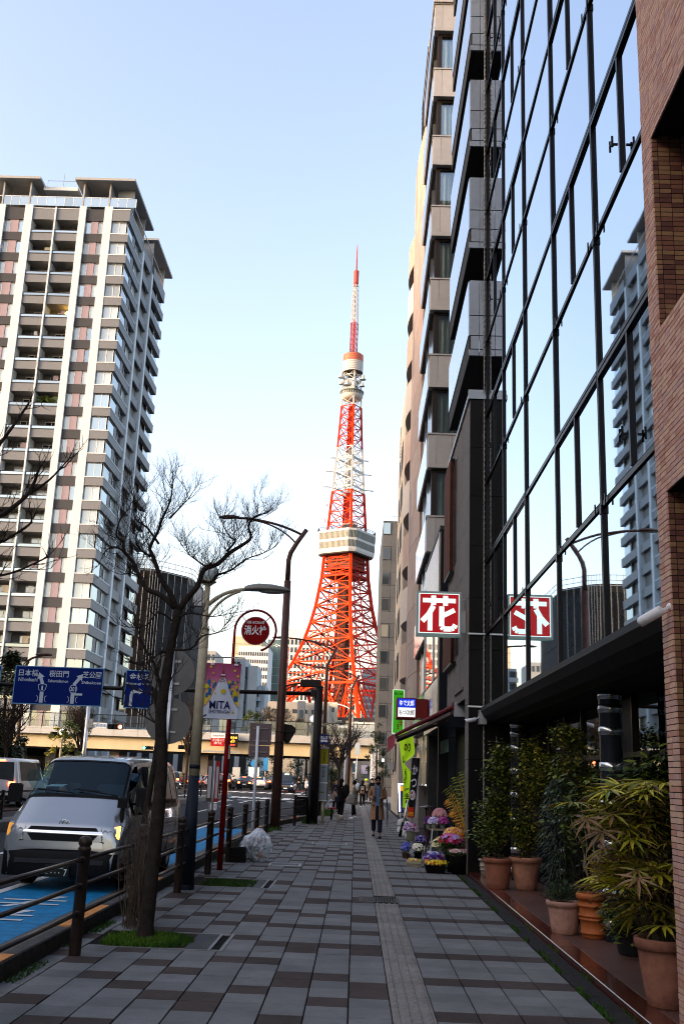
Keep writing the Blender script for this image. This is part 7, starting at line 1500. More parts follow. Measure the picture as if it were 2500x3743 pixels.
# ================================================================== PEOPLE
SK1 = M('skin_tan', (.30,.155,.095), .55, spec=.3); SK2 = M('skin_light', (.45,.27,.19), .55, spec=.3); HAIR = M('hair_black', (.008,.007,.007), .5)
def cloth(n, c, b_=.12): return M('cloth_'+n, c, .85, var=.15, vs=14, bump=b_, bs=60)
def person(label, loc, rz, h, top, legs, skin_, hair='short', stride=.0, arms=None, coat=None, shoes=None, fine=False, headtilt=0.0, cat='person', coatlen=.52):
    t = thing('person', label, cat, loc, rz); s = h/1.75
    arms = arms or {1:[(.20,.0,1.13),(.19,-.05,.88)],-1:[(-.20,.0,1.13),(-.19,-.05,.88)]}
    hx, hy = 0, -.03-headtilt
    V = [(0,0,.95),(0,0,1.12),(0,.01,1.30),(0,.012,1.44),(0,0,1.51),(hx,hy,1.60),(hx,hy+.012,1.685),(hx,hy-.085-headtilt*.2,1.595)]; Rr = [(.13,.10),(.12,.095),(.135,.10),(.065,.06),(.052,.05),(.080,.088),(.066,.074),(.016,.016)]; E = [(0,1),(1,2),(2,3),(3,4),(4,5),(5,6),(5,7)]
    def add(p, r, par): V.append(p); Rr.append((r,r) if not isinstance(r,tuple) else r); E.append((par,len(V)-1)); return len(V)-1
    lg = {}
    for sd_ in (1,-1):
        st_ = stride*sd_; a = add((sd_*.085,0,.90),.082,0); k = add((sd_*.09,-st_*.5-.01,.50),.058,a); an = add((sd_*.088,-st_+(.06 if st_ < 0 else 0),.10+(.04 if st_ < 0 else 0)),.030,k); to = add((sd_*.09,-st_-.06,.05),.016,an); lg[sd_] = [V[q] for q in (a,k,an,to)]
        sh = add((sd_*.165,.01,1.40),.055,2); el = add(arms[sd_][0],.042,sh); wr = add(arms[sd_][1],.028,el); d = (Vector(V[wr])-Vector(V[el])).normalized(); pm = add(tuple(Vector(V[wr])+d*.07),(.036,.02),wr)
        if fine:
            up_ = Vector((0,0,1)); sdv = d.cross(up_); sdv = sdv.normalized() if sdv.length > .1 else Vector((1,0,0))
            for q in range(4): b_ = Vector(V[pm])+sdv*(q-1.5)*.017; f1 = add(tuple(b_+d*.035),.0085,pm); add(tuple(b_+d*(.06-.006*abs(q-1.3))+Vector((0,-.01,-.02))),.0075,f1)
            th = add(tuple(Vector(V[wr])+d*.04-sdv*.035+up_*.015),.009,wr); add(tuple(Vector(V[wr])+d*.075-sdv*.04+up_*.012),.008,th)
    sc = lambda L_: [(x*s,y*s,z*s) for x,y,z in L_]
    o = put('body', skin(sc(V),E,[(a*s,b_*s) for a,b_ in Rr],1), [skin_], t, local=True)
    o.data.materials.clear(); o.data.materials.append(skin_)
    def garment(nm, vv, ee, rr, mt, lv=1): me = skin(sc(vv),ee,[(a*s,a*s) if not isinstance(a,tuple) else (a[0]*s,a[1]*s) for a in rr],lv); me.materials.clear(); me.materials.append(mt); return put(nm, me, None, t, local=True)
    tv = [(0,0,.98)]; te = []; tr_ = [(.145,.115)]
    for sd_ in (1,-1):
        a,k,an,to = lg[sd_]; b_ = len(tv); tv += [(a[0],a[1],.86),k,(an[0],an[1],an[2]+.03)]; te += [(0,b_),(b_,b_+1),(b_+1,b_+2)]; tr_ += [.098,.077,.066]
    garment('trousers', tv, te, tr_, legs)
    jv = [(0,0,.97),(0,0,1.15),(0,.01,1.32),(0,.012,1.435)]; je = [(0,1),(1,2),(2,3)]; jr = [(.15,.12),(.142,.115),(.155,.12),(.075,.07)]
    for sd_ in (1,-1): b_ = len(jv); jv += [(sd_*.172,.01,1.395),arms[sd_][0],tuple(Vector(arms[sd_][0]).lerp(Vector(arms[sd_][1]),.93))]; je += [(2,b_),(b_,b_+1),(b_+1,b_+2)]; jr += [.078,.062,.05]
    garment('jacket' if not coat else 'coat', jv, je, jr, coat or top)
    if coat:
        rings = []; zb = coatlen
        for k in range(8):
            f = k/7; z = 1.10-(1.10-zb)*f; rx, ry = .165+.045*f, .135+.06*f
            rings.append([((rx+.008*math.sin(a*6+f*3)*f)*math.cos(a)*s,(ry+.01*math.sin(a*5)*f)*math.sin(a)*s,z*s) for a in [R(-90+gap) for gap in [14+332*j/22 for j in range(23)]]])
        m = MB(); m.sm = True; n = 23; m.add([p_ for r in rings for p_ in r],[(i*n+j,i*n+j+1,(i+1)*n+j+1,(i+1)*n+j) for i in range(7) for j in range(n-1)]); put('coat_skirt', m, coat, t, local=True)
    SHM = shoes or M('shoe_black', (.008,.008,.009), .4)
    for sd_ in (1,-1):
        a,k,an,to = lg[sd_]; m = MB(); m.sm = True; x0 = an[0]
        rings = [[(x0+w_*c,yy_+an[1],zz+hh*q+(an[2]-.10)) for c,q in ((-1,0),(1,0),(1,.5),(.6,1),(-.6,1),(-1,.5))] for yy_,w_,zz,hh in ((.07,.03,0,.06),(.05,.042,0,.085),(-.03,.046,0,.075),(-.12,.048,0,.05),(-.18,.035,0,.035))]
        m.loft([[(x*s,y*s,z*s) for x,y,z in r] for r in rings]); put('shoe', m, SHM, t, local=True)
    m = MB(); m.sm = True; hc = (hx*s,(hy+.012)*s,1.655*s)
    if hair == 'short': m.ball((hc[0],hc[1]+.012*s,hc[2]+.015*s),.099*s,16,10,(.92,1.04,.92)); 
    elif hair == 'long': m.ball((hc[0],hc[1]+.02*s,hc[2]),.112*s,16,10,(1,1.05,1.0)); m.loft([[(hx+.10*s*math.cos(a),hc[1]+.055*s+.055*s*math.sin(a)*(1.1),hc[2]-dz*s) for a in [k*.524 for k in range(12)]] for dz in (0,.1,.2,.3)])
    else: m.ball((hc[0],hc[1]+.022*s,hc[2]-.01*s),.115*s,16,10,(1,1.0,1.0))
    # keep the face clear: push hair back in front
    m.v = [(x, max(y, hc[1]-.052*s) if z < hc[2]+.03*s else y, z) for x,y,z in m.v]
    put('hair', m, HAIR, t, local=True)
    for sd_ in (1,-1):
        m = MB(); m.ball((hx+sd_*.031*s,(hy-.083)*s,1.625*s),.011*s,8,6); put('eye', m, M('eye_dark',(.01,.008,.007),.2), t, local=True)
        m = MB(); m.ball((hx+sd_*.083*s,(hy+.005)*s,1.615*s),.026*s,8,6,(.4,.7,1)); put('ear', m, skin_, t, local=True)
    m = MB(); m.box((hx-.022)*s,(hx+.022)*s,(hy-.089)*s,(hy-.082)*s,1.556*s,1.564*s); put('mouth', m, M('lip',(.25,.09,.07),.5), t, local=True)
    return t, s
CAM_ = cloth('camel',(.285,.16,.088)); NAV = cloth('navy',(.016,.018,.032)); BLK = cloth('black',(.010,.009,.010)); BURG = cloth('burgundy',(.035,.008,.010))
man, s = person('bearded man in a camel overcoat, scarf and blue shirt looking at his phone',(.655,30.8,0),0,1.74,NAV,NAV,SK1,'short',.10,{1:[(.245,.03,1.14),(.12,-.20,1.13)],-1:[(-.245,.03,1.14),(-.13,-.21,1.11)]},CAM_,fine=True,headtilt=.025)
L_ = lambda nm,m,mt: put(nm,m,mt,man,local=True)
m = MB(); m.sm = True; m.ball((0,-.075,1.535),.062,14,8,(1,.75,.85)); L_('beard',m,HAIR)
m = MB(); m.sm = True; m.loft([[(r_*math.cos(a),.012+r_*.9*math.sin(a)-.02,z) for a in [k*.449 for k in range(14)]] for z,r_ in ((1.39,.13),(1.43,.125),(1.47,.10),(1.50,.085))]); L_('scarf',m,cloth('scarf_grey',(.10,.105,.115)))
for x0,zz in ((-.065,1.05),(.055,.98)): m = MB(); m.cbox(x0-.03,x0+.04,-.165,-.14,zz,1.42,.01); L_('scarf_end',m,MC['cloth_scarf_grey'])
m = MB(); m.cbox(-.045,.045,-.152,-.118,.90,1.42,.01); L_('shirt',m,cloth('shirt_blue',(.10,.22,.46)))
m = MB(); m.box(-.12,.12,-.135,-.10,.5,.93); L_('trouser_front',m,NAV)
for sd_ in (-1,1): m = MB(); m.add([(sd_*.05,-.158,1.40),(sd_*.13,-.13,1.40),(sd_*.16,-.145,1.22),(sd_*.06,-.165,1.02),(sd_*.05,-.15,1.39),(sd_*.13,-.12,1.39),(sd_*.16,-.13,1.22),(sd_*.06,-.15,1.02)],[(0,1,2,3),(7,6,5,4),(0,3,7,4),(2,1,5,6)]); L_('lapel',m,CAM_)
m = MB(); m.cbox(-.135,-.065,-.315,-.30,1.09,1.17,.005); m.v = [(x,y+(z-1.13)*.9,z) for x,y,z in m.v]; tag(put('phone', MB().add([(x+.655,y+30.8,z) for x,y,z in m.v],m.f), BLACKM), 'dark phone in the right hand of the man in the camel coat', 'phone')
m = MB(); m.tube([(.93,30.76,1.08),(.955,30.78,.62),(.96,30.8,.30)],[.02,.026,.006],8); m.tube([(.93,30.76,1.08),(.925,30.74,1.16),(.90,30.73,1.15)],.01,6); tag(put('umbrella', m, M('umbrella_grey', (.10,.105,.11), .6)), 'folded grey umbrella hanging from the arm of the man in the camel coat', 'umbrella')
w1,_ = person('long haired person in a black coat facing away at the bus stop',(-.56,41.9,0),R(150),1.62,BURG,BLK,SK2,'long',.03,{1:[(.22,-.02,1.12),(.10,-.16,1.2)],-1:[(-.22,.0,1.12),(-.2,-.05,.9)]},BLK,coatlen=.78,shoes=cloth('shoe_cream',(.45,.38,.3)))
t = thing('shoulder_bag','cream and navy tote bag on the arm of the person in black','bag',(-.78,41.7,.8)); m = MB(); m.cbox(-.92,-.70,41.62,41.74,.78,1.03,.03); put('bag_body', m, cloth('tote_cream',(.30,.25,.18)), t); m = MB(); m.tube(arc((-.88,41.68,1.02),(-.72,41.68,1.02),(-.78,41.68,1.5)),.012,6); put('strap', m, cloth('tote_strap',(.36,.28,.2)), t); m = MB(); m.cbox(-.80,-.62,41.58,41.7,.70,.92,.03); put('pouch', m, NAV, t)
t = thing('backpack','bulky black backpack on the person in black at the bus stop','bag',(-.4,41.75,1.0)); m = MB(); m.sm = True; m.ball((-.37,41.85,1.15),.19,14,10,(.75,.9,1.35)); put('pack_body', m, BLK, t); m = MB(); m.cbox(-.42,-.3,41.62,41.72,.95,1.2,.03); put('pocket', m, BLK, t)
t = thing('dog','small fluffy brown and cream dog standing at the feet of the person in black','dog',(-.58,41.3,0)); FUR = M('dog_brown',(.19,.085,.035),.9,var=.3,vs=30,bump=.6); FUR2 = M('dog_cream',(.5,.44,.36),.9,var=.2,bump=.6)
dv = [(-.60,41.3,.16),(-.48,41.32,.17),(-.70,41.29,.17),(-.75,41.27,.25),(-.81,41.25,.24),(-.44,41.33,.24),(-.50,41.27,.02),(-.50,41.36,.02),(-.68,41.25,.02),(-.68,41.34,.02)]; de = [(0,1),(0,2),(2,3),(3,4),(1,5),(1,6),(1,7),(2,8),(2,9)]
me = skin(dv,de,[.075,.075,.07,.05,.025,.03,.025,.025,.025,.025],1); me.materials.clear(); me.materials.append(FUR2); put('body', me, None, t)
m = MB(); m.sm = True; m.ball((-.63,41.30,.165),.09,12,8,(1.3,.8,.7)); put('coat_patch', m, FUR, t)
for y_ in (41.24,41.31): m = MB(); m.ball((-.75,y_,.30),.02,8,6,(.6,.6,1.2)); put('ear', m, FUR, t)
COL_ = cloth('khaki',(.26,.235,.185)); person('older person in a beige hooded coat in profile beside the person in black',(-.05,44.4,0),R(-95),1.58,COL_,BLK,SK2,'bob',.02,{1:[(.2,-.03,1.12),(.17,-.12,.92)],-1:[(-.2,-.03,1.12),(-.17,-.12,.92)]},COL_,coatlen=.62,shoes=WHITE)
t = thing('tote_bag','pleated grey shopping bag carried by the person in beige','bag',(-.2,44.0,.6)); m = MB(); m.sm = True; m.loft([[(-.17+.2*f_*math.cos(a)*1.0,44.1+.07*math.sin(a),z) for a in [k*.524 for k in range(12)]] for z,f_ in ((.62,.8),(.66,1.0),(.85,.9),(1.02,.55))]); put('bag_body', m, cloth('bag_grey',(.27,.26,.23)), t); m = MB(); m.tube(arc((-.24,44.1,1.0),(-.10,44.1,1.0),(-.14,44.1,1.35)),.01,6); put('strap', m, MC['cloth_bag_grey'], t)
person('slim person in black with white shoes walking away along the guide strip',(.42,62.4,0),R(180),1.55,BLK,BLK,SK2,'long',.06,None,shoes=WHITE)
t = thing('backpack','small olive backpack on the slim person walking away','bag',(.42,62.2,1.1)); m = MB(); m.cbox(.30,.54,62.16,62.26,.98,1.22,.03); put('pack_body', m, COL_, t); m = MB(); m.cbox(.34,.5,62.13,62.16,1.0,1.1,.01); put('pocket', m, FUR2, t)
for (x,y,rz_,h,c,lb,hr) in ((.05,72,10,1.62,cloth('white',(.6,.62,.66)),'person in a white jacket with a dark strap among the distant walkers','short'),(.75,74,170,1.65,cloth('tan',(.24,.2,.15)),'distant walker in a tan coat wearing a bright yellow green cap','short'),(1.15,73,200,1.7,BLK,'distant walker in a black coat at the end of the pavement','short'),(1.5,66,190,1.5,cloth('cream2',(.36,.34,.26)),'short person in a cream top behind the man in the camel coat','bob'),(-.95,52,20,1.6,NAV,'person in navy with a pale strap standing past the bus stop board','short'),(-3.55,75.9,-70,1.62,cloth('puffer',(.62,.62,.62)),'person in a white quilted jacket crossing at the corner','short'),(-6.9,128,0,1.7,BLK,'dark figure standing in the road beyond the taxi','short')):
    person(lb,(x,y,0),R(rz_),h,c,BLK,SK2,hr,.06)
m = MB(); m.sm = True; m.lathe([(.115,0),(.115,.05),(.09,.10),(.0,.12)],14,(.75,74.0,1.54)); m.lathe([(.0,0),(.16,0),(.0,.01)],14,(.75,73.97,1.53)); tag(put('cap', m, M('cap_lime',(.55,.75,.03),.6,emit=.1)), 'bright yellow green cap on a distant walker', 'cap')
person('person half hidden behind the bus stop board in dark trousers',(-1.33,41.6,0),R(20),1.66,BLK,cloth('dark_jeans',(.016,.018,.022)),SK2,'short',.05,shoes=GREYM)
# ================================================================== VEHICLES
SIL = M('van_silver', (.33,.35,.37), .24, .7, coat=.6, var=.03); CHR = M('chrome', (.65,.66,.67), .12, 1.0); BPL = M('black_plastic', (.009,.009,.010), .5); WSG = glass_clear('windscreen_glass', (.55,.78,.84), .62); MC['windscreen_glass'].node_tree.nodes['Glossy BSDF'].inputs[0].default_value = (.28,.36,.42,1); LAMPC = M('headlamp_chrome', (.30,.32,.34), .2, .3, bump=.9, bs=45, var=.9, vs=26)
AMBL = M('indicator_lit', (1,.42,.04), .3, emit=2.2); PLK = M('plate_dark', (.012,.016,.014), .4); PLT = M('plate_text', (.55,.65,.62), .5); PLW = M('plate_white', (.55,.6,.58), .5)
def bodyring(st):
    y, zb, zt, w_, wt = st; bl = min(1.00, zt-.14); sh = zt-.10
    half = [(0,zb),(w_*.90,zb),(w_,zb+.09),(w_+.006,bl-.25),(w_,bl),(w_+(wt-w_)*.55,bl+(sh-bl)*.55),(wt,sh),(wt-.035,zt-.03),(wt-.12,zt+.004),(wt*.5,zt+.014),(0,zt+.018)]
    return [(x,y,z) for x,z in half]+[(-x,y,z) for x,z in reversed(half[1:-1])]
def refine(sts, n=3):
    out = []
    for a,b_ in zip(sts,sts[1:]): out += [tuple(p+(q-p)*k/n for p,q in zip(a,b_)) for k in range(n)]
    return out+[sts[-1]]
def shell(par, sts, mt, skip=None, nm='body'):
    rings = [bodyring(s_) for s_ in sts]; m = MB(); m.sm = True; n = len(rings[0]); fs = []
    for i in range(len(rings)-1):
        for j in range(n):
            if skip and skip((sts[i][0]+sts[i+1][0])/2, j, n): continue
            fs.append((i*n+j,(i+1)*n+j,(i+1)*n+(j+1)%n,i*n+(j+1)%n))
    fs += [tuple(range(n)), tuple(reversed([(len(rings)-1)*n+j for j in range(n)]))]
    m.add([p for r in rings for p in r],fs); return put(nm, m, mt, par, local=True)
def at(sts, y):
    for a,b_ in zip(sts,sts[1:]):
        if a[0] <= y <= b_[0]: t_ = (y-a[0])/max(b_[0]-a[0],1e-6); return tuple(p+(q-p)*t_ for p,q in zip(a,b_))
    return sts[-1]
def topz(sts, x, y):
    r = bodyring(at(sts,y))[:11]; pts_ = sorted([(px,pz) for px,_,pz in r[6:]]); ax_ = abs(x)
    for (x0,z0),(x1,z1) in zip(pts_,pts_[1:]):
        if x0 <= ax_ <= x1: return z0+(z1-z0)*(ax_-x0)/max(x1-x0,1e-6)
    return pts_[-1][1]
def sidex(sts, y, z):
    r = bodyring(at(sts,y))[:11]; pts_ = [(pz,px) for px,_,pz in r[1:8]]
    for (z0,x0),(z1,x1) in zip(pts_,pts_[1:]):
        if z0 <= z <= z1: return x0+(x1-x0)*(z-z0)/max(z1-z0,1e-6)
    return r[4][0]
def toppatch(par, sts, y0, y1, x0f, x1f, mt, nm, off=.008, n=8, k=6):
    """sheet lying on the top of the shell between y0 and y1; x from x0f(y) to x1f(y)"""
    m = MB(); m.sm = True; vs = []
    for i in range(k+1):
        y = y0+(y1-y0)*i/k
        for j in range(n+1): x = x0f(y)+(x1f(y)-x0f(y))*j/n; vs.append((x,y-off*.6,topz(sts,x,y)+off))
    m.add(vs,[(i*(n+1)+j,i*(n+1)+j+1,(i+1)*(n+1)+j+1,(i+1)*(n+1)+j) for i in range(k) for j in range(n)]); return put(nm, m, mt, par, local=True)
def sidepatch(par, sts, sd_, poly, mt, nm, off=.006, rows=4):
    """poly: y0,y1,z0,z1 on the side sd_"""
    y0,y1,z0,z1 = poly; m = MB(); m.sm = True; vs = []
    for i in range(rows+1):
        z = z0+(z1-z0)*i/rows
        for j in range(7): y = y0+(y1-y0)*j/6; vs.append((sd_*(sidex(sts,y,z)+off),y,z))
    m.add(vs,[(i*7+j,i*7+j+1,(i+1)*7+j+1,(i+1)*7+j) for i in range(rows) for j in range(6)]); return put(nm, m, mt, par, local=True)
def wheel(par, x, y, r, w_=.18):
    m = MB(); m.sm = True; q = [(r*.62,-w_/2),(r*.94,-w_/2),(r,-w_*.35),(r,w_*.35),(r*.94,w_/2),(r*.62,w_/2)]; m.lathe(q,26); m.v = [(x+c,y+a,r+b_) for a,b_,c in m.v]; ty = put('wheel', m, TYRE, par, local=True)
    m = MB(); m.lathe([(.001,0),(r*.3,.01),(r*.6,-.02),(r*.63,.03)],18); sg = 1 if x > 0 else -1; m.v = [(x+sg*(w_*.42+c*.5),y+a,r+b_) for a,b_,c in m.v]; put('rim', m, M('wheel_steel',(.18,.18,.19),.4,.7), ty, local=True)
# ---- hero van
vn = thing('van', 'silver delivery van with lit orange indicator coming towards the camera in the blue lane', 'van', (-4.055,14.72,0), R(-1.2))
VS0 = [(0,.30,.56,.71,.67),(.02,.22,.76,.78,.75),(.06,.20,.86,.81,.775),(.14,.20,.925,.82,.78),(.47,.20,1.225,.825,.735),(.62,.22,1.37,.825,.705),(1.08,.22,1.735,.825,.655),(1.22,.22,1.79,.825,.645),(1.5,.22,1.815,.825,.64),(2.6,.22,1.835,.825,.64),(4.1,.22,1.82,.825,.64),(4.42,.22,1.77,.80,.63),(4.52,.25,1.40,.79,.70),(4.56,.3,1.0,.77,.74)]
VS = refine(VS0,3)
WSY = (.50,1.06)
def vskip(y, j, n):
    if WSY[0] < y < WSY[1] and (7 <= j <= 12): return True
    if y > .66 and y < 1.45 and j in (4,5,n-5,n-6): return True
    return False
shell(vn, VS, SIL, vskip)
wx = lambda y: at(VS,y)[4]-.045
toppatch(vn, VS, .475, 1.085, lambda y: -wx(y)-.015, lambda y: wx(y)+.015, WSG, 'windscreen', .006, 14, 6)
for (y0,y1) in ((.462,.50),(1.06,1.095)): toppatch(vn, VS, y0, y1, lambda y: -wx(y)-.02, lambda y: wx(y)+.02, BPL, 'windscreen_seal', .010, 14, 2)
for sg in (-1,1): toppatch(vn, VS, .48, 1.08, lambda y,sg=sg: sg*wx(y), lambda y,sg=sg: sg*(wx(y)+.03), BPL, 'windscreen_seal', .009, 1, 6)
LV = lambda nm,m,mt: put(nm,m,mt,vn,local=True)
for k in range(5): x = -.44+.22*k; toppatch(vn, VS, 1.3, 4.3, lambda y,x=x: x-.02, lambda y,x=x: x+.02, SIL, 'roof_rib', .018, 2, 10)
DKG = M('van_side_glass', (.02,.024,.028), .03, .15, spec=1.0)
for sd_ in (1,-1):
    sidepatch(vn, VS, sd_, (.74,1.52,1.03,1.60), WSG, 'door_window', .004)
    for (a,b_) in ((1.68,2.75),(2.85,3.60),(3.68,4.3)): sidepatch(vn, VS, sd_, (a,b_,1.05,1.60), DKG, 'side_window')
    for y in (.66,1.60,2.80,4.34): sidepatch(vn, VS, sd_, (y,y+.012,.34,1.62), BPL, 'door_gap', .003)
    for (y,z) in ((1.40,.90),(1.72,.90)): m = MB(); x = sd_*(sidex(VS,y,z)+.012); m.box(min(x,x+sd_*.02),max(x,x+sd_*.02),y,y+.16,z,z+.04); LV('door_handle',m,SIL)
    sidepatch(vn, VS, sd_, (.9,4.4,.80,.815), M('van_crease',(.25,.26,.27),.3,.6), 'crease', .004)
    sidepatch(vn, VS, sd_, (.2,4.5,.235,.36), BPL, 'sill', .004)
    # mirrors
    m = MB(); m.sm = True; m.tube([(sd_*.80,.74,1.16),(sd_*.93,.66,1.20)],.018,8); m.sm = False; m.cbox(sd_*.95-.095,sd_*.95+.095,.62,.70,1.13,1.40,.02); LV('side_mirror',m,BPL)
    wheel(vn, sd_*.70, .88, .30); wheel(vn, sd_*.70, 3.55, .30)
    # wheel arches
    m = MB()
    for cy in (.88,3.55): pts_ = [(sd_*.812,cy+.35*math.cos(a),.30+.35*math.sin(a)) for a in [R(-8+19.6*k) for k in range(11)]]; m.tube(pts_,.02,6)
    LV('wheel_arch',m,BPL)
m = MB(); m.tube([(.72,.30,1.05),(.755,.25,1.16)],.014,6); m.cbox(.69,.82,.20,.26,1.12,1.27,.02); m.box(.735,.775,.22,.30,.92,1.12); LV('fender_mirror',m,BPL)
def fy(x, z, off=.012):          # a point on the nose
    for a,b_ in zip(VS,VS[1:]):
        if a[2] <= z <= b_[2]: return a[0]+(b_[0]-a[0])*(z-a[2])/max(b_[2]-a[2],1e-6)-off+ .045*(x/.75)**4
    return -off+.045*(x/.75)**4
def nose(poly, mt, nm, off=.012, sub=5):
    """poly: list of (x, z) quads -> sheet on the nose"""
    m = MB(); m.sm = True
    for (p0,p1,p2,p3) in poly:
        vs = []
        for i in range(sub+1):
            for j in range(sub+1):
                u,v = j/sub,i/sub; x = (p0[0]*(1-u)+p1[0]*u)*(1-v)+(p3[0]*(1-u)+p2[0]*u)*v; z = (p0[1]*(1-u)+p1[1]*u)*(1-v)+(p3[1]*(1-u)+p2[1]*u)*v; vs.append((x,fy(x,z,off),z))
        m.add(vs,[(i*(sub+1)+j,i*(sub+1)+j+1,(i+1)*(sub+1)+j+1,(i+1)*(sub+1)+j) for i in range(sub) for j in range(sub)])
    return LV(nm,m,mt)
nose([((-.50,.795),(.50,.795),(.46,.842),(-.46,.842))],BPL,'grille',.014); nose([((-.42,.655),(.42,.655),(.50,.748),(-.50,.748))],BPL,'lower_grille',.014)
nose([((-.57,.752),(.57,.752),(.55,.792),(-.55,.792))],CHR,'grille_bar',.02); nose([((-.60,.545),(.60,.545),(.575,.65),(-.575,.65))],SIL,'bumper_panel',.022)
for sg in (-1,1):
    q = [((sg*.555,.655),(sg*.79,.665),(sg*.79,.895),(sg*.53,.855))]; hl = nose(q,LAMPC,'headlight',.016)
    nose([((sg*.715,.675),(sg*.795,.685),(sg*.795,.875),(sg*.715,.86))],AMBL if sg > 0 else M('indicator_faint_glow',(.55,.22,.03),.3,emit=.25),'indicator',.022)  # the side that is not switched on still gets a faint glow
    for hx_,hz_,hr_ in ((.60,.78,.040),(.675,.775,.038)): m = MB(); m.sm = True; m.lathe([(.001,0),(hr_*.6,.004),(hr_,.014)],14); m.v = [(sg*hx_+x,fy(sg*hx_,hz_,.022)-z+.008,hz_+y) for x,y,z in m.v]; LV('headlight_lens',m,M('lamp_bright',(.75,.76,.75),.15,.2))
    nose([((sg*.53,.635),(sg*.80,.65),(sg*.80,.668),(sg*.535,.658))],BPL,'headlight_trim',.018)
m = MB(); m.sm = True; m.loft([[(x,y_+(.05*(x/.8)**4),z) for x in [-.80+.16*k for k in range(11)]]+[(x,.14,z) for x in [.80-.16*k for k in range(11)]] for z,y_ in ((.18,.0),(.22,-.035),(.50,-.03),(.545,.0))]); LV('bumper',m,BPL)
m = MB(); m.box(-.62,.62,-.045,-.036,.36,.42); LV('air_intake',m,DKGREY)
# emblem: ellipses
def ring_(cx,cz,a,b_,r): m = MB(); m.sm = True; m.tube([(cx+a*math.cos(k*.2618),fy(cx,cz,.02)-.004,cz+b_*math.sin(k*.2618)) for k in range(25)],r,6,False); return m
for (a,b_,dz) in ((.075,.050,0),(.028,.046,0),(.055,.020,.018)): LV('emblem',ring_(0,.885+dz,a,b_,.006),CHR)
m = MB(); m.cbox(-.17,.17,-.075,-.06,.19,.35,.005); pl_ = LV('number_plate',m,PLK); MV = orgm(vn)
def vtext(s_, c, wd, ht, mt):
    me = text_mesh(s_, wd, ht, .01); me.materials.clear(); me.materials.append(mt)
    for v in me.vertices: v.co = (c[0]+v.co.x, c[1], c[2]+v.co.y)
    put('lettering', me, None, vn, local=True)
vtext('横浜400',(.0,-.078,.312),.17,.042,PLT); vtext('こ',(-.135,-.078,.245),.03,.04,PLT); vtext('・・・',(-.02,-.078,.245),.12,.02,PLT); vtext('7',(.12,-.078,.25),.045,.09,PLT)
for x0,x1 in ((-.58,-.02),(.02,.62)): m = MB(); y0_ = .50; m.tube([(x1,y0_-.03,topz(VS,x1,y0_)+.02),(x0,y0_+.02,topz(VS,x0,y0_+.05)+.03)],.010,6); m.tube([(x0-.06,y0_+.01,topz(VS,x0,y0_+.04)+.03),(x0+.32,y0_+.0,topz(VS,x0,y0_+.03)+.028)],.007,6); LV('wiper',m,BPL)
m = MB(); m.add([(-.52,.62,topz(VS,-.5,.62)-.01),(-.25,.62,topz(VS,-.25,.62)-.01),(-.22,.78,topz(VS,-.2,.62)+.02),(-.46,.78,topz(VS,-.5,.62)+.02)],[(0,1,2,3)]); LV('paper',m,WHITE)
m = MB(); m.box(-.74,.74,.60,.72,.5,1.14); m.box(-.76,.76,.6,1.8,.35,.5); m.box(-.74,.74,1.75,1.8,.5,1.7); LV('cabin_lining',m,M('cabin_dark',(.015,.017,.02),.7))
m = MB(); m.cbox(-.56,-.16,1.25,1.42,.5,1.42,.03); m.cbox(.1,.6,1.25,1.42,.5,1.42,.03); LV('seat_back',m,M('seat_grey',(.05,.055,.06),.8))
m = MB(); m.sm = True; cs_, sn_ = math.cos(R(35)), math.sin(R(35)); m.tube([(-.36+.17*math.cos(k*.2618),.82+.17*math.sin(k*.2618)*sn_,1.16+.17*math.sin(k*.2618)*cs_) for k in range(25)],.014,6,False); LV('steering_wheel',m,BPL)
dw = MV @ Vector((-.36,1.12,.46)); drv = thing('person','driver in a blue shirt at the wheel of the silver van','person',dw,R(-1.2))
DV = [(0,.02,.16),(0,.03,.40),(0,.02,.60),(0,0,.75),(-.02,-.03,.85),(-.02,-.02,.94),(-.02,-.115,.85)]; DE = [(0,1),(1,2),(2,3),(3,4),(4,5),(4,6)]; DR = [.15,.14,.12,.055,.088,.075,.018]
for sg in (1,-1):
    b_ = len(DV); DV += [(sg*.19,.02,.66),(sg*.28,-.12,.50),(sg*.15,-.30,.66),(sg*.13,-.34,.70)]; DE += [(2,b_),(b_,b_+1),(b_+1,b_+2),(b_+2,b_+3)]; DR += [.07,.055,.035,.035]
    b_ = len(DV); DV += [(sg*.10,-.15,.12),(sg*.10,-.42,.14),(sg*.10,-.45,-.15)]; DE += [(0,b_),(b_,b_+1),(b_+1,b_+2)]; DR += [.085,.065,.05]
me = skin(DV,DE,DR,1); me.materials.clear(); me.materials.append(SK1); put('body',me,None,drv,local=True)
SV = [DV[0],DV[1],DV[2],(0,.01,.70)]; SE = [(0,1),(1,2),(2,3)]; SR = [.175,.165,.15,.07]
for sg in (1,-1): b_ = len(SV); SV += [(sg*.195,.02,.66),(sg*.275,-.10,.52)]; SE += [(2,b_),(b_,b_+1)]; SR += [.09,.075]
me = skin(SV,SE,SR,1); me.materials.clear(); me.materials.append(cloth('work_blue',(.06,.26,.42))); put('shirt',me,None,drv,local=True)
m = MB(); m.sm = True; m.ball((-.02,0,.925),.10,14,8,(.95,1,.72)); put('hair',m,HAIR,drv,local=True)
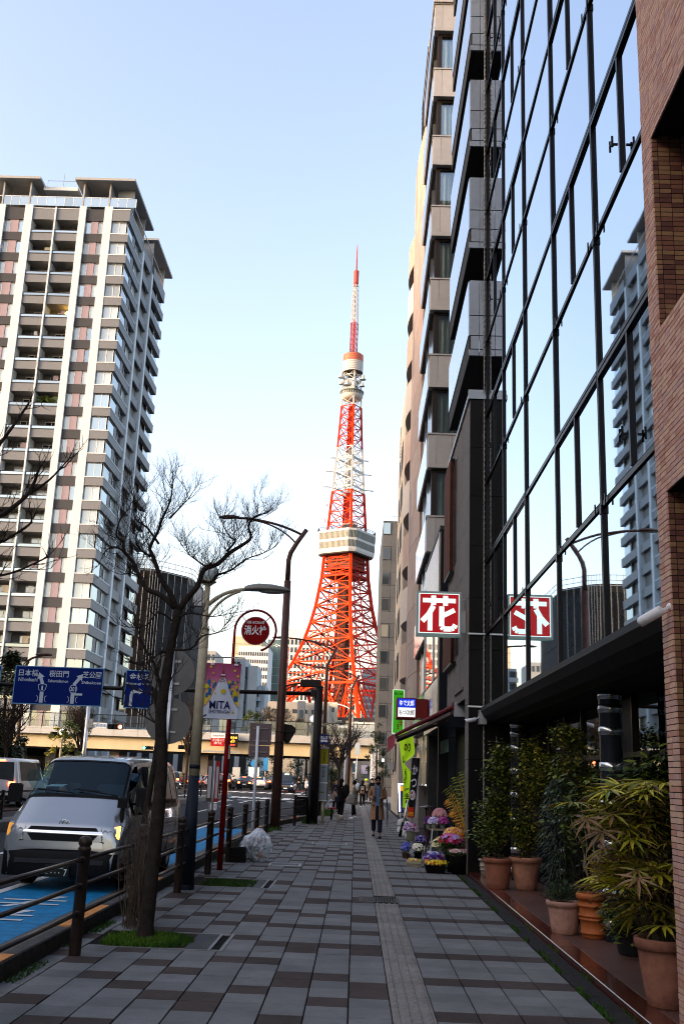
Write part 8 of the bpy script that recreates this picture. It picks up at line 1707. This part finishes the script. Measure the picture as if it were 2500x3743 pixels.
# ---- other traffic
def car(name, label, loc, rz, mt, kind='sedan', back=True, lit=True, hl=False, cat='car', w_=.84, L=4.2, H_=1.42, group=None, sc_=1.0):
    t = thing(name, label, cat, loc, rz, group)
    if kind == 'sedan': st = [(0,.32,.55,w_*.86,w_*.8),(.05,.22,.66,w_*.95,w_*.88),(.9,.2,.86,w_,w_*.92),(1.1,.2,.90,w_,w_*.9),(1.75,.2,H_,w_,w_*.72),(3.0,.2,H_,w_,w_*.72),(3.7,.2,1.02,w_,w_*.88),(L-.05,.25,.98,w_*.96,w_*.9),(L,.35,.8,w_*.9,w_*.85)]; g0,g1,gb = 1.12,3.65,(1.75,3.0)
    else: st = [(0,.32,.6,w_*.88,w_*.82),(.05,.22,.80,w_*.97,w_*.92),(.65,.2,1.0,w_,w_*.93),(.8,.2,1.04,w_,w_*.92),(1.35,.2,H_,w_,w_*.78),(L-.5,.2,H_,w_,w_*.78),(L-.12,.22,H_-.12,w_,w_*.8),(L-.02,.25,.95,w_*.98,w_*.95),(L,.34,.8,w_*.95,w_*.9)]; g0,g1,gb = .82,L-.06,(1.35,L-.5)
    S_ = refine(st,2); shell(t, S_, mt)
    wx_ = lambda y: at(S_,y)[4]-.05
    toppatch(t, S_, g0, gb[0]-.03, lambda y: -wx_(y), lambda y: wx_(y), GLASSDK, 'windscreen', .008, 6, 3)
    if kind == 'sedan': toppatch(t, S_, gb[1]+.03, g1, lambda y: -wx_(y), lambda y: wx_(y), GLASSDK, 'rear_window', .008, 6, 3)
    else:
        m = MB(); m.add([(-w_*.80,L-.045,1.0),(w_*.80,L-.045,1.0),(w_*.70,L-.125,H_-.15),(-w_*.70,L-.125,H_-.15)],[(0,1,2,3)]); m.v = [(x,y+.02,z) for x,y,z in m.v]; put('rear_window', m, GLASSDK, t, local=True)
    for sd_ in (1,-1):
        zb_ = .92 if kind == 'sedan' else 1.02
        for (a,b_) in ((gb[0]-.25,gb[0]+.55),(gb[0]+.6,gb[1])): sidepatch(t, S_, sd_, (a,b_,zb_+.02,H_-.13), GLASSDK, 'side_window')
        wheel(t, sd_*(w_-.10), .8, .29); wheel(t, sd_*(w_-.10), L-.85, .29)
        x0 = sd_*w_*.72; m = MB(); zt_ = .75 if kind == 'sedan' else .92
        m.cbox(x0-.12,x0+.12,L-.05,L+.02,zt_-.08,zt_+.08,.01); put('tail_light', m, TAIL if lit and back else M('tail_unlit',(.2,.01,.01),.3), t, local=True)
        m = MB(); m.sm = True; m.ball((x0,.06,.66),.10,10,6,(1.3,.6,.7)); put('headlight', m, HEAD if hl else LAMPC, t, local=True)
        m = MB(); m.cbox(sd_*(w_+.07)-.08,sd_*(w_+.07)+.08,gb[0]-.32,gb[0]-.22,.95,1.08,.02); put('side_mirror', m, mt, t, local=True)
    m = MB(); m.box(-.18,.18,L+.0,L+.025,.50,.62); put('number_plate', m, PLW, t, local=True); m = MB(); m.box(-.18,.18,-.03,0,.36,.48); put('number_plate', m, PLW, t, local=True)
    m = MB(); m.box(-.45,.45,-.012,.01,.52,.62); put('grille', m, BPL, t, local=True); m = MB(); m.box(-w_*.85,w_*.85,L-.03,L+.01,.26,.46); put('bumper', m, BPL, t, local=True)
    if lit and back: m = MB(); m.box(-.2,.2,L-.15,L-.09,H_-.10,H_-.06); put('brake_light', m, TAIL, t, local=True)
    return t
PB_ = M('car_black', (.008,.008,.010), .15, .2, coat=.6); PW_ = M('car_white', (.62,.63,.64), .25, coat=.5); PS_ = M('car_silver', (.30,.33,.36), .22, .6, coat=.5); PN_ = M('car_navy', (.012,.016,.035), .18, .2, coat=.6); PM_ = M('car_maroon', (.10,.012,.015), .2, .2, coat=.6)
wv = car('van','white minivan with a dark rear window waiting at the far left edge',(-14.55,47.0,0),R(180),PW_,'van',True,True,False,'van',.84,4.6,1.92)
m = MB(); m.box(-14.95,-14.72,42.34,42.36,.78,.92); put('sticker', m, M('sticker_green',(.12,.36,.05),.5), wv)
tx = car('taxi','tall dark navy taxi with lit headlights facing the camera by the crossing',(-6.95,104.2,0),0,PN_,'van',False,False,True,'taxi',.82,4.2,1.70); m = MB(); m.cbox(-.25,.25,1.5,1.7,1.71,1.85,.03); put('roof_sign', m, M('taxi_sign',(.5,.6,.4),.4,emit=.4), tx, local=True)
m = MB(); m.box(-.55,.55,-.03,-.012,.60,.70); put('chrome_grille', m, CHR, tx, local=True)
car('van','pale grey van close behind the navy taxi',(-7.75,110.5,0),0,PS_,'van',False,False,True,'van',.88,4.6,1.98)
for (x,y,mt,k,lb,back,hl,rz_) in ((-15.5,110.5,PS_,'sedan','silver saloon with red tail lights queuing below the overpass',True,False,0),(-14.1,112,PB_,'van','black wagon with bright brake lights next to the silver saloon',True,False,0),(-12.0,113,PB_,'sedan','black saloon with tail lights in the middle of the queue',True,False,0),(-10.9,118,PW_,'sedan','white saloon with glowing tail lights right of the queue',True,False,0),(-16.2,104,PM_,'sedan','dark maroon saloon with tail lights behind the hydrant pole',True,False,0),(-17.6,100,PB_,'van','black wagon with tail lights seen between the parking boards and the hydrant pole',True,False,0),(-15.3,121,PW_,'van','white van further ahead in the queue',True,False,0),(-9.4,122,PB_,'van','black minivan far under the overpass beside the yellow beacon',True,False,0),(-5.0,122,PS_,'sedan','silver car with headlights far behind the pedestrian in white',False,True,0),(-3.9,108,PS_,'sedan','silver blue car at the kerb behind the pedestrian in white',False,False,0)):
    car('car',lb,(x,y+(4.2 if back else 0),0),R(180 if back else rz_),mt,k,back,back,hl,'car',.82,4.2,1.42 if k == 'sedan' else 1.62,'cars queuing below the overpass' if back else None)
car('car','black boxy car seen from the side across the median fence',(-14.0,82,0),R(72),PB_,'van',False,False,True,'car',.84,4.3,1.62)
car('car','white car crossing the overpass behind the clear panels',(-9.5,132.5,5.76),R(90),PW_,'sedan',False,False,False,'car',.84,4.2,1.45)
car('car','white car on the overpass left of the banner',(-21.5,132.5,5.76),R(90),PW_,'sedan',False,False,False,'car',.84,4.2,1.45)
t = thing('truck','white delivery truck crossing the overpass on the right','truck',(-1.0,133,5.76)); m = MB(); m.cbox(-2.4,-.9,132,134,6.1,8.1,.15); put('cab', m, PW_, t); m = MB(); m.box(-2.43,-2.38,132.2,133.8,7.1,7.9); m.box(-2.3,-1.3,131.98,132.02,7.1,7.8); put('cab_window', m, GLASSDK, t); m = MB(); m.box(-.8,2.6,131.9,134.1,6.3,8.6); put('cargo_box', m, WHITE, t)
for x in (-1.8,.2,1.8): m = MB(); m.disc((x,131.95,6.16),.4,'y',18,.3); put('wheel', m, TYRE, t)
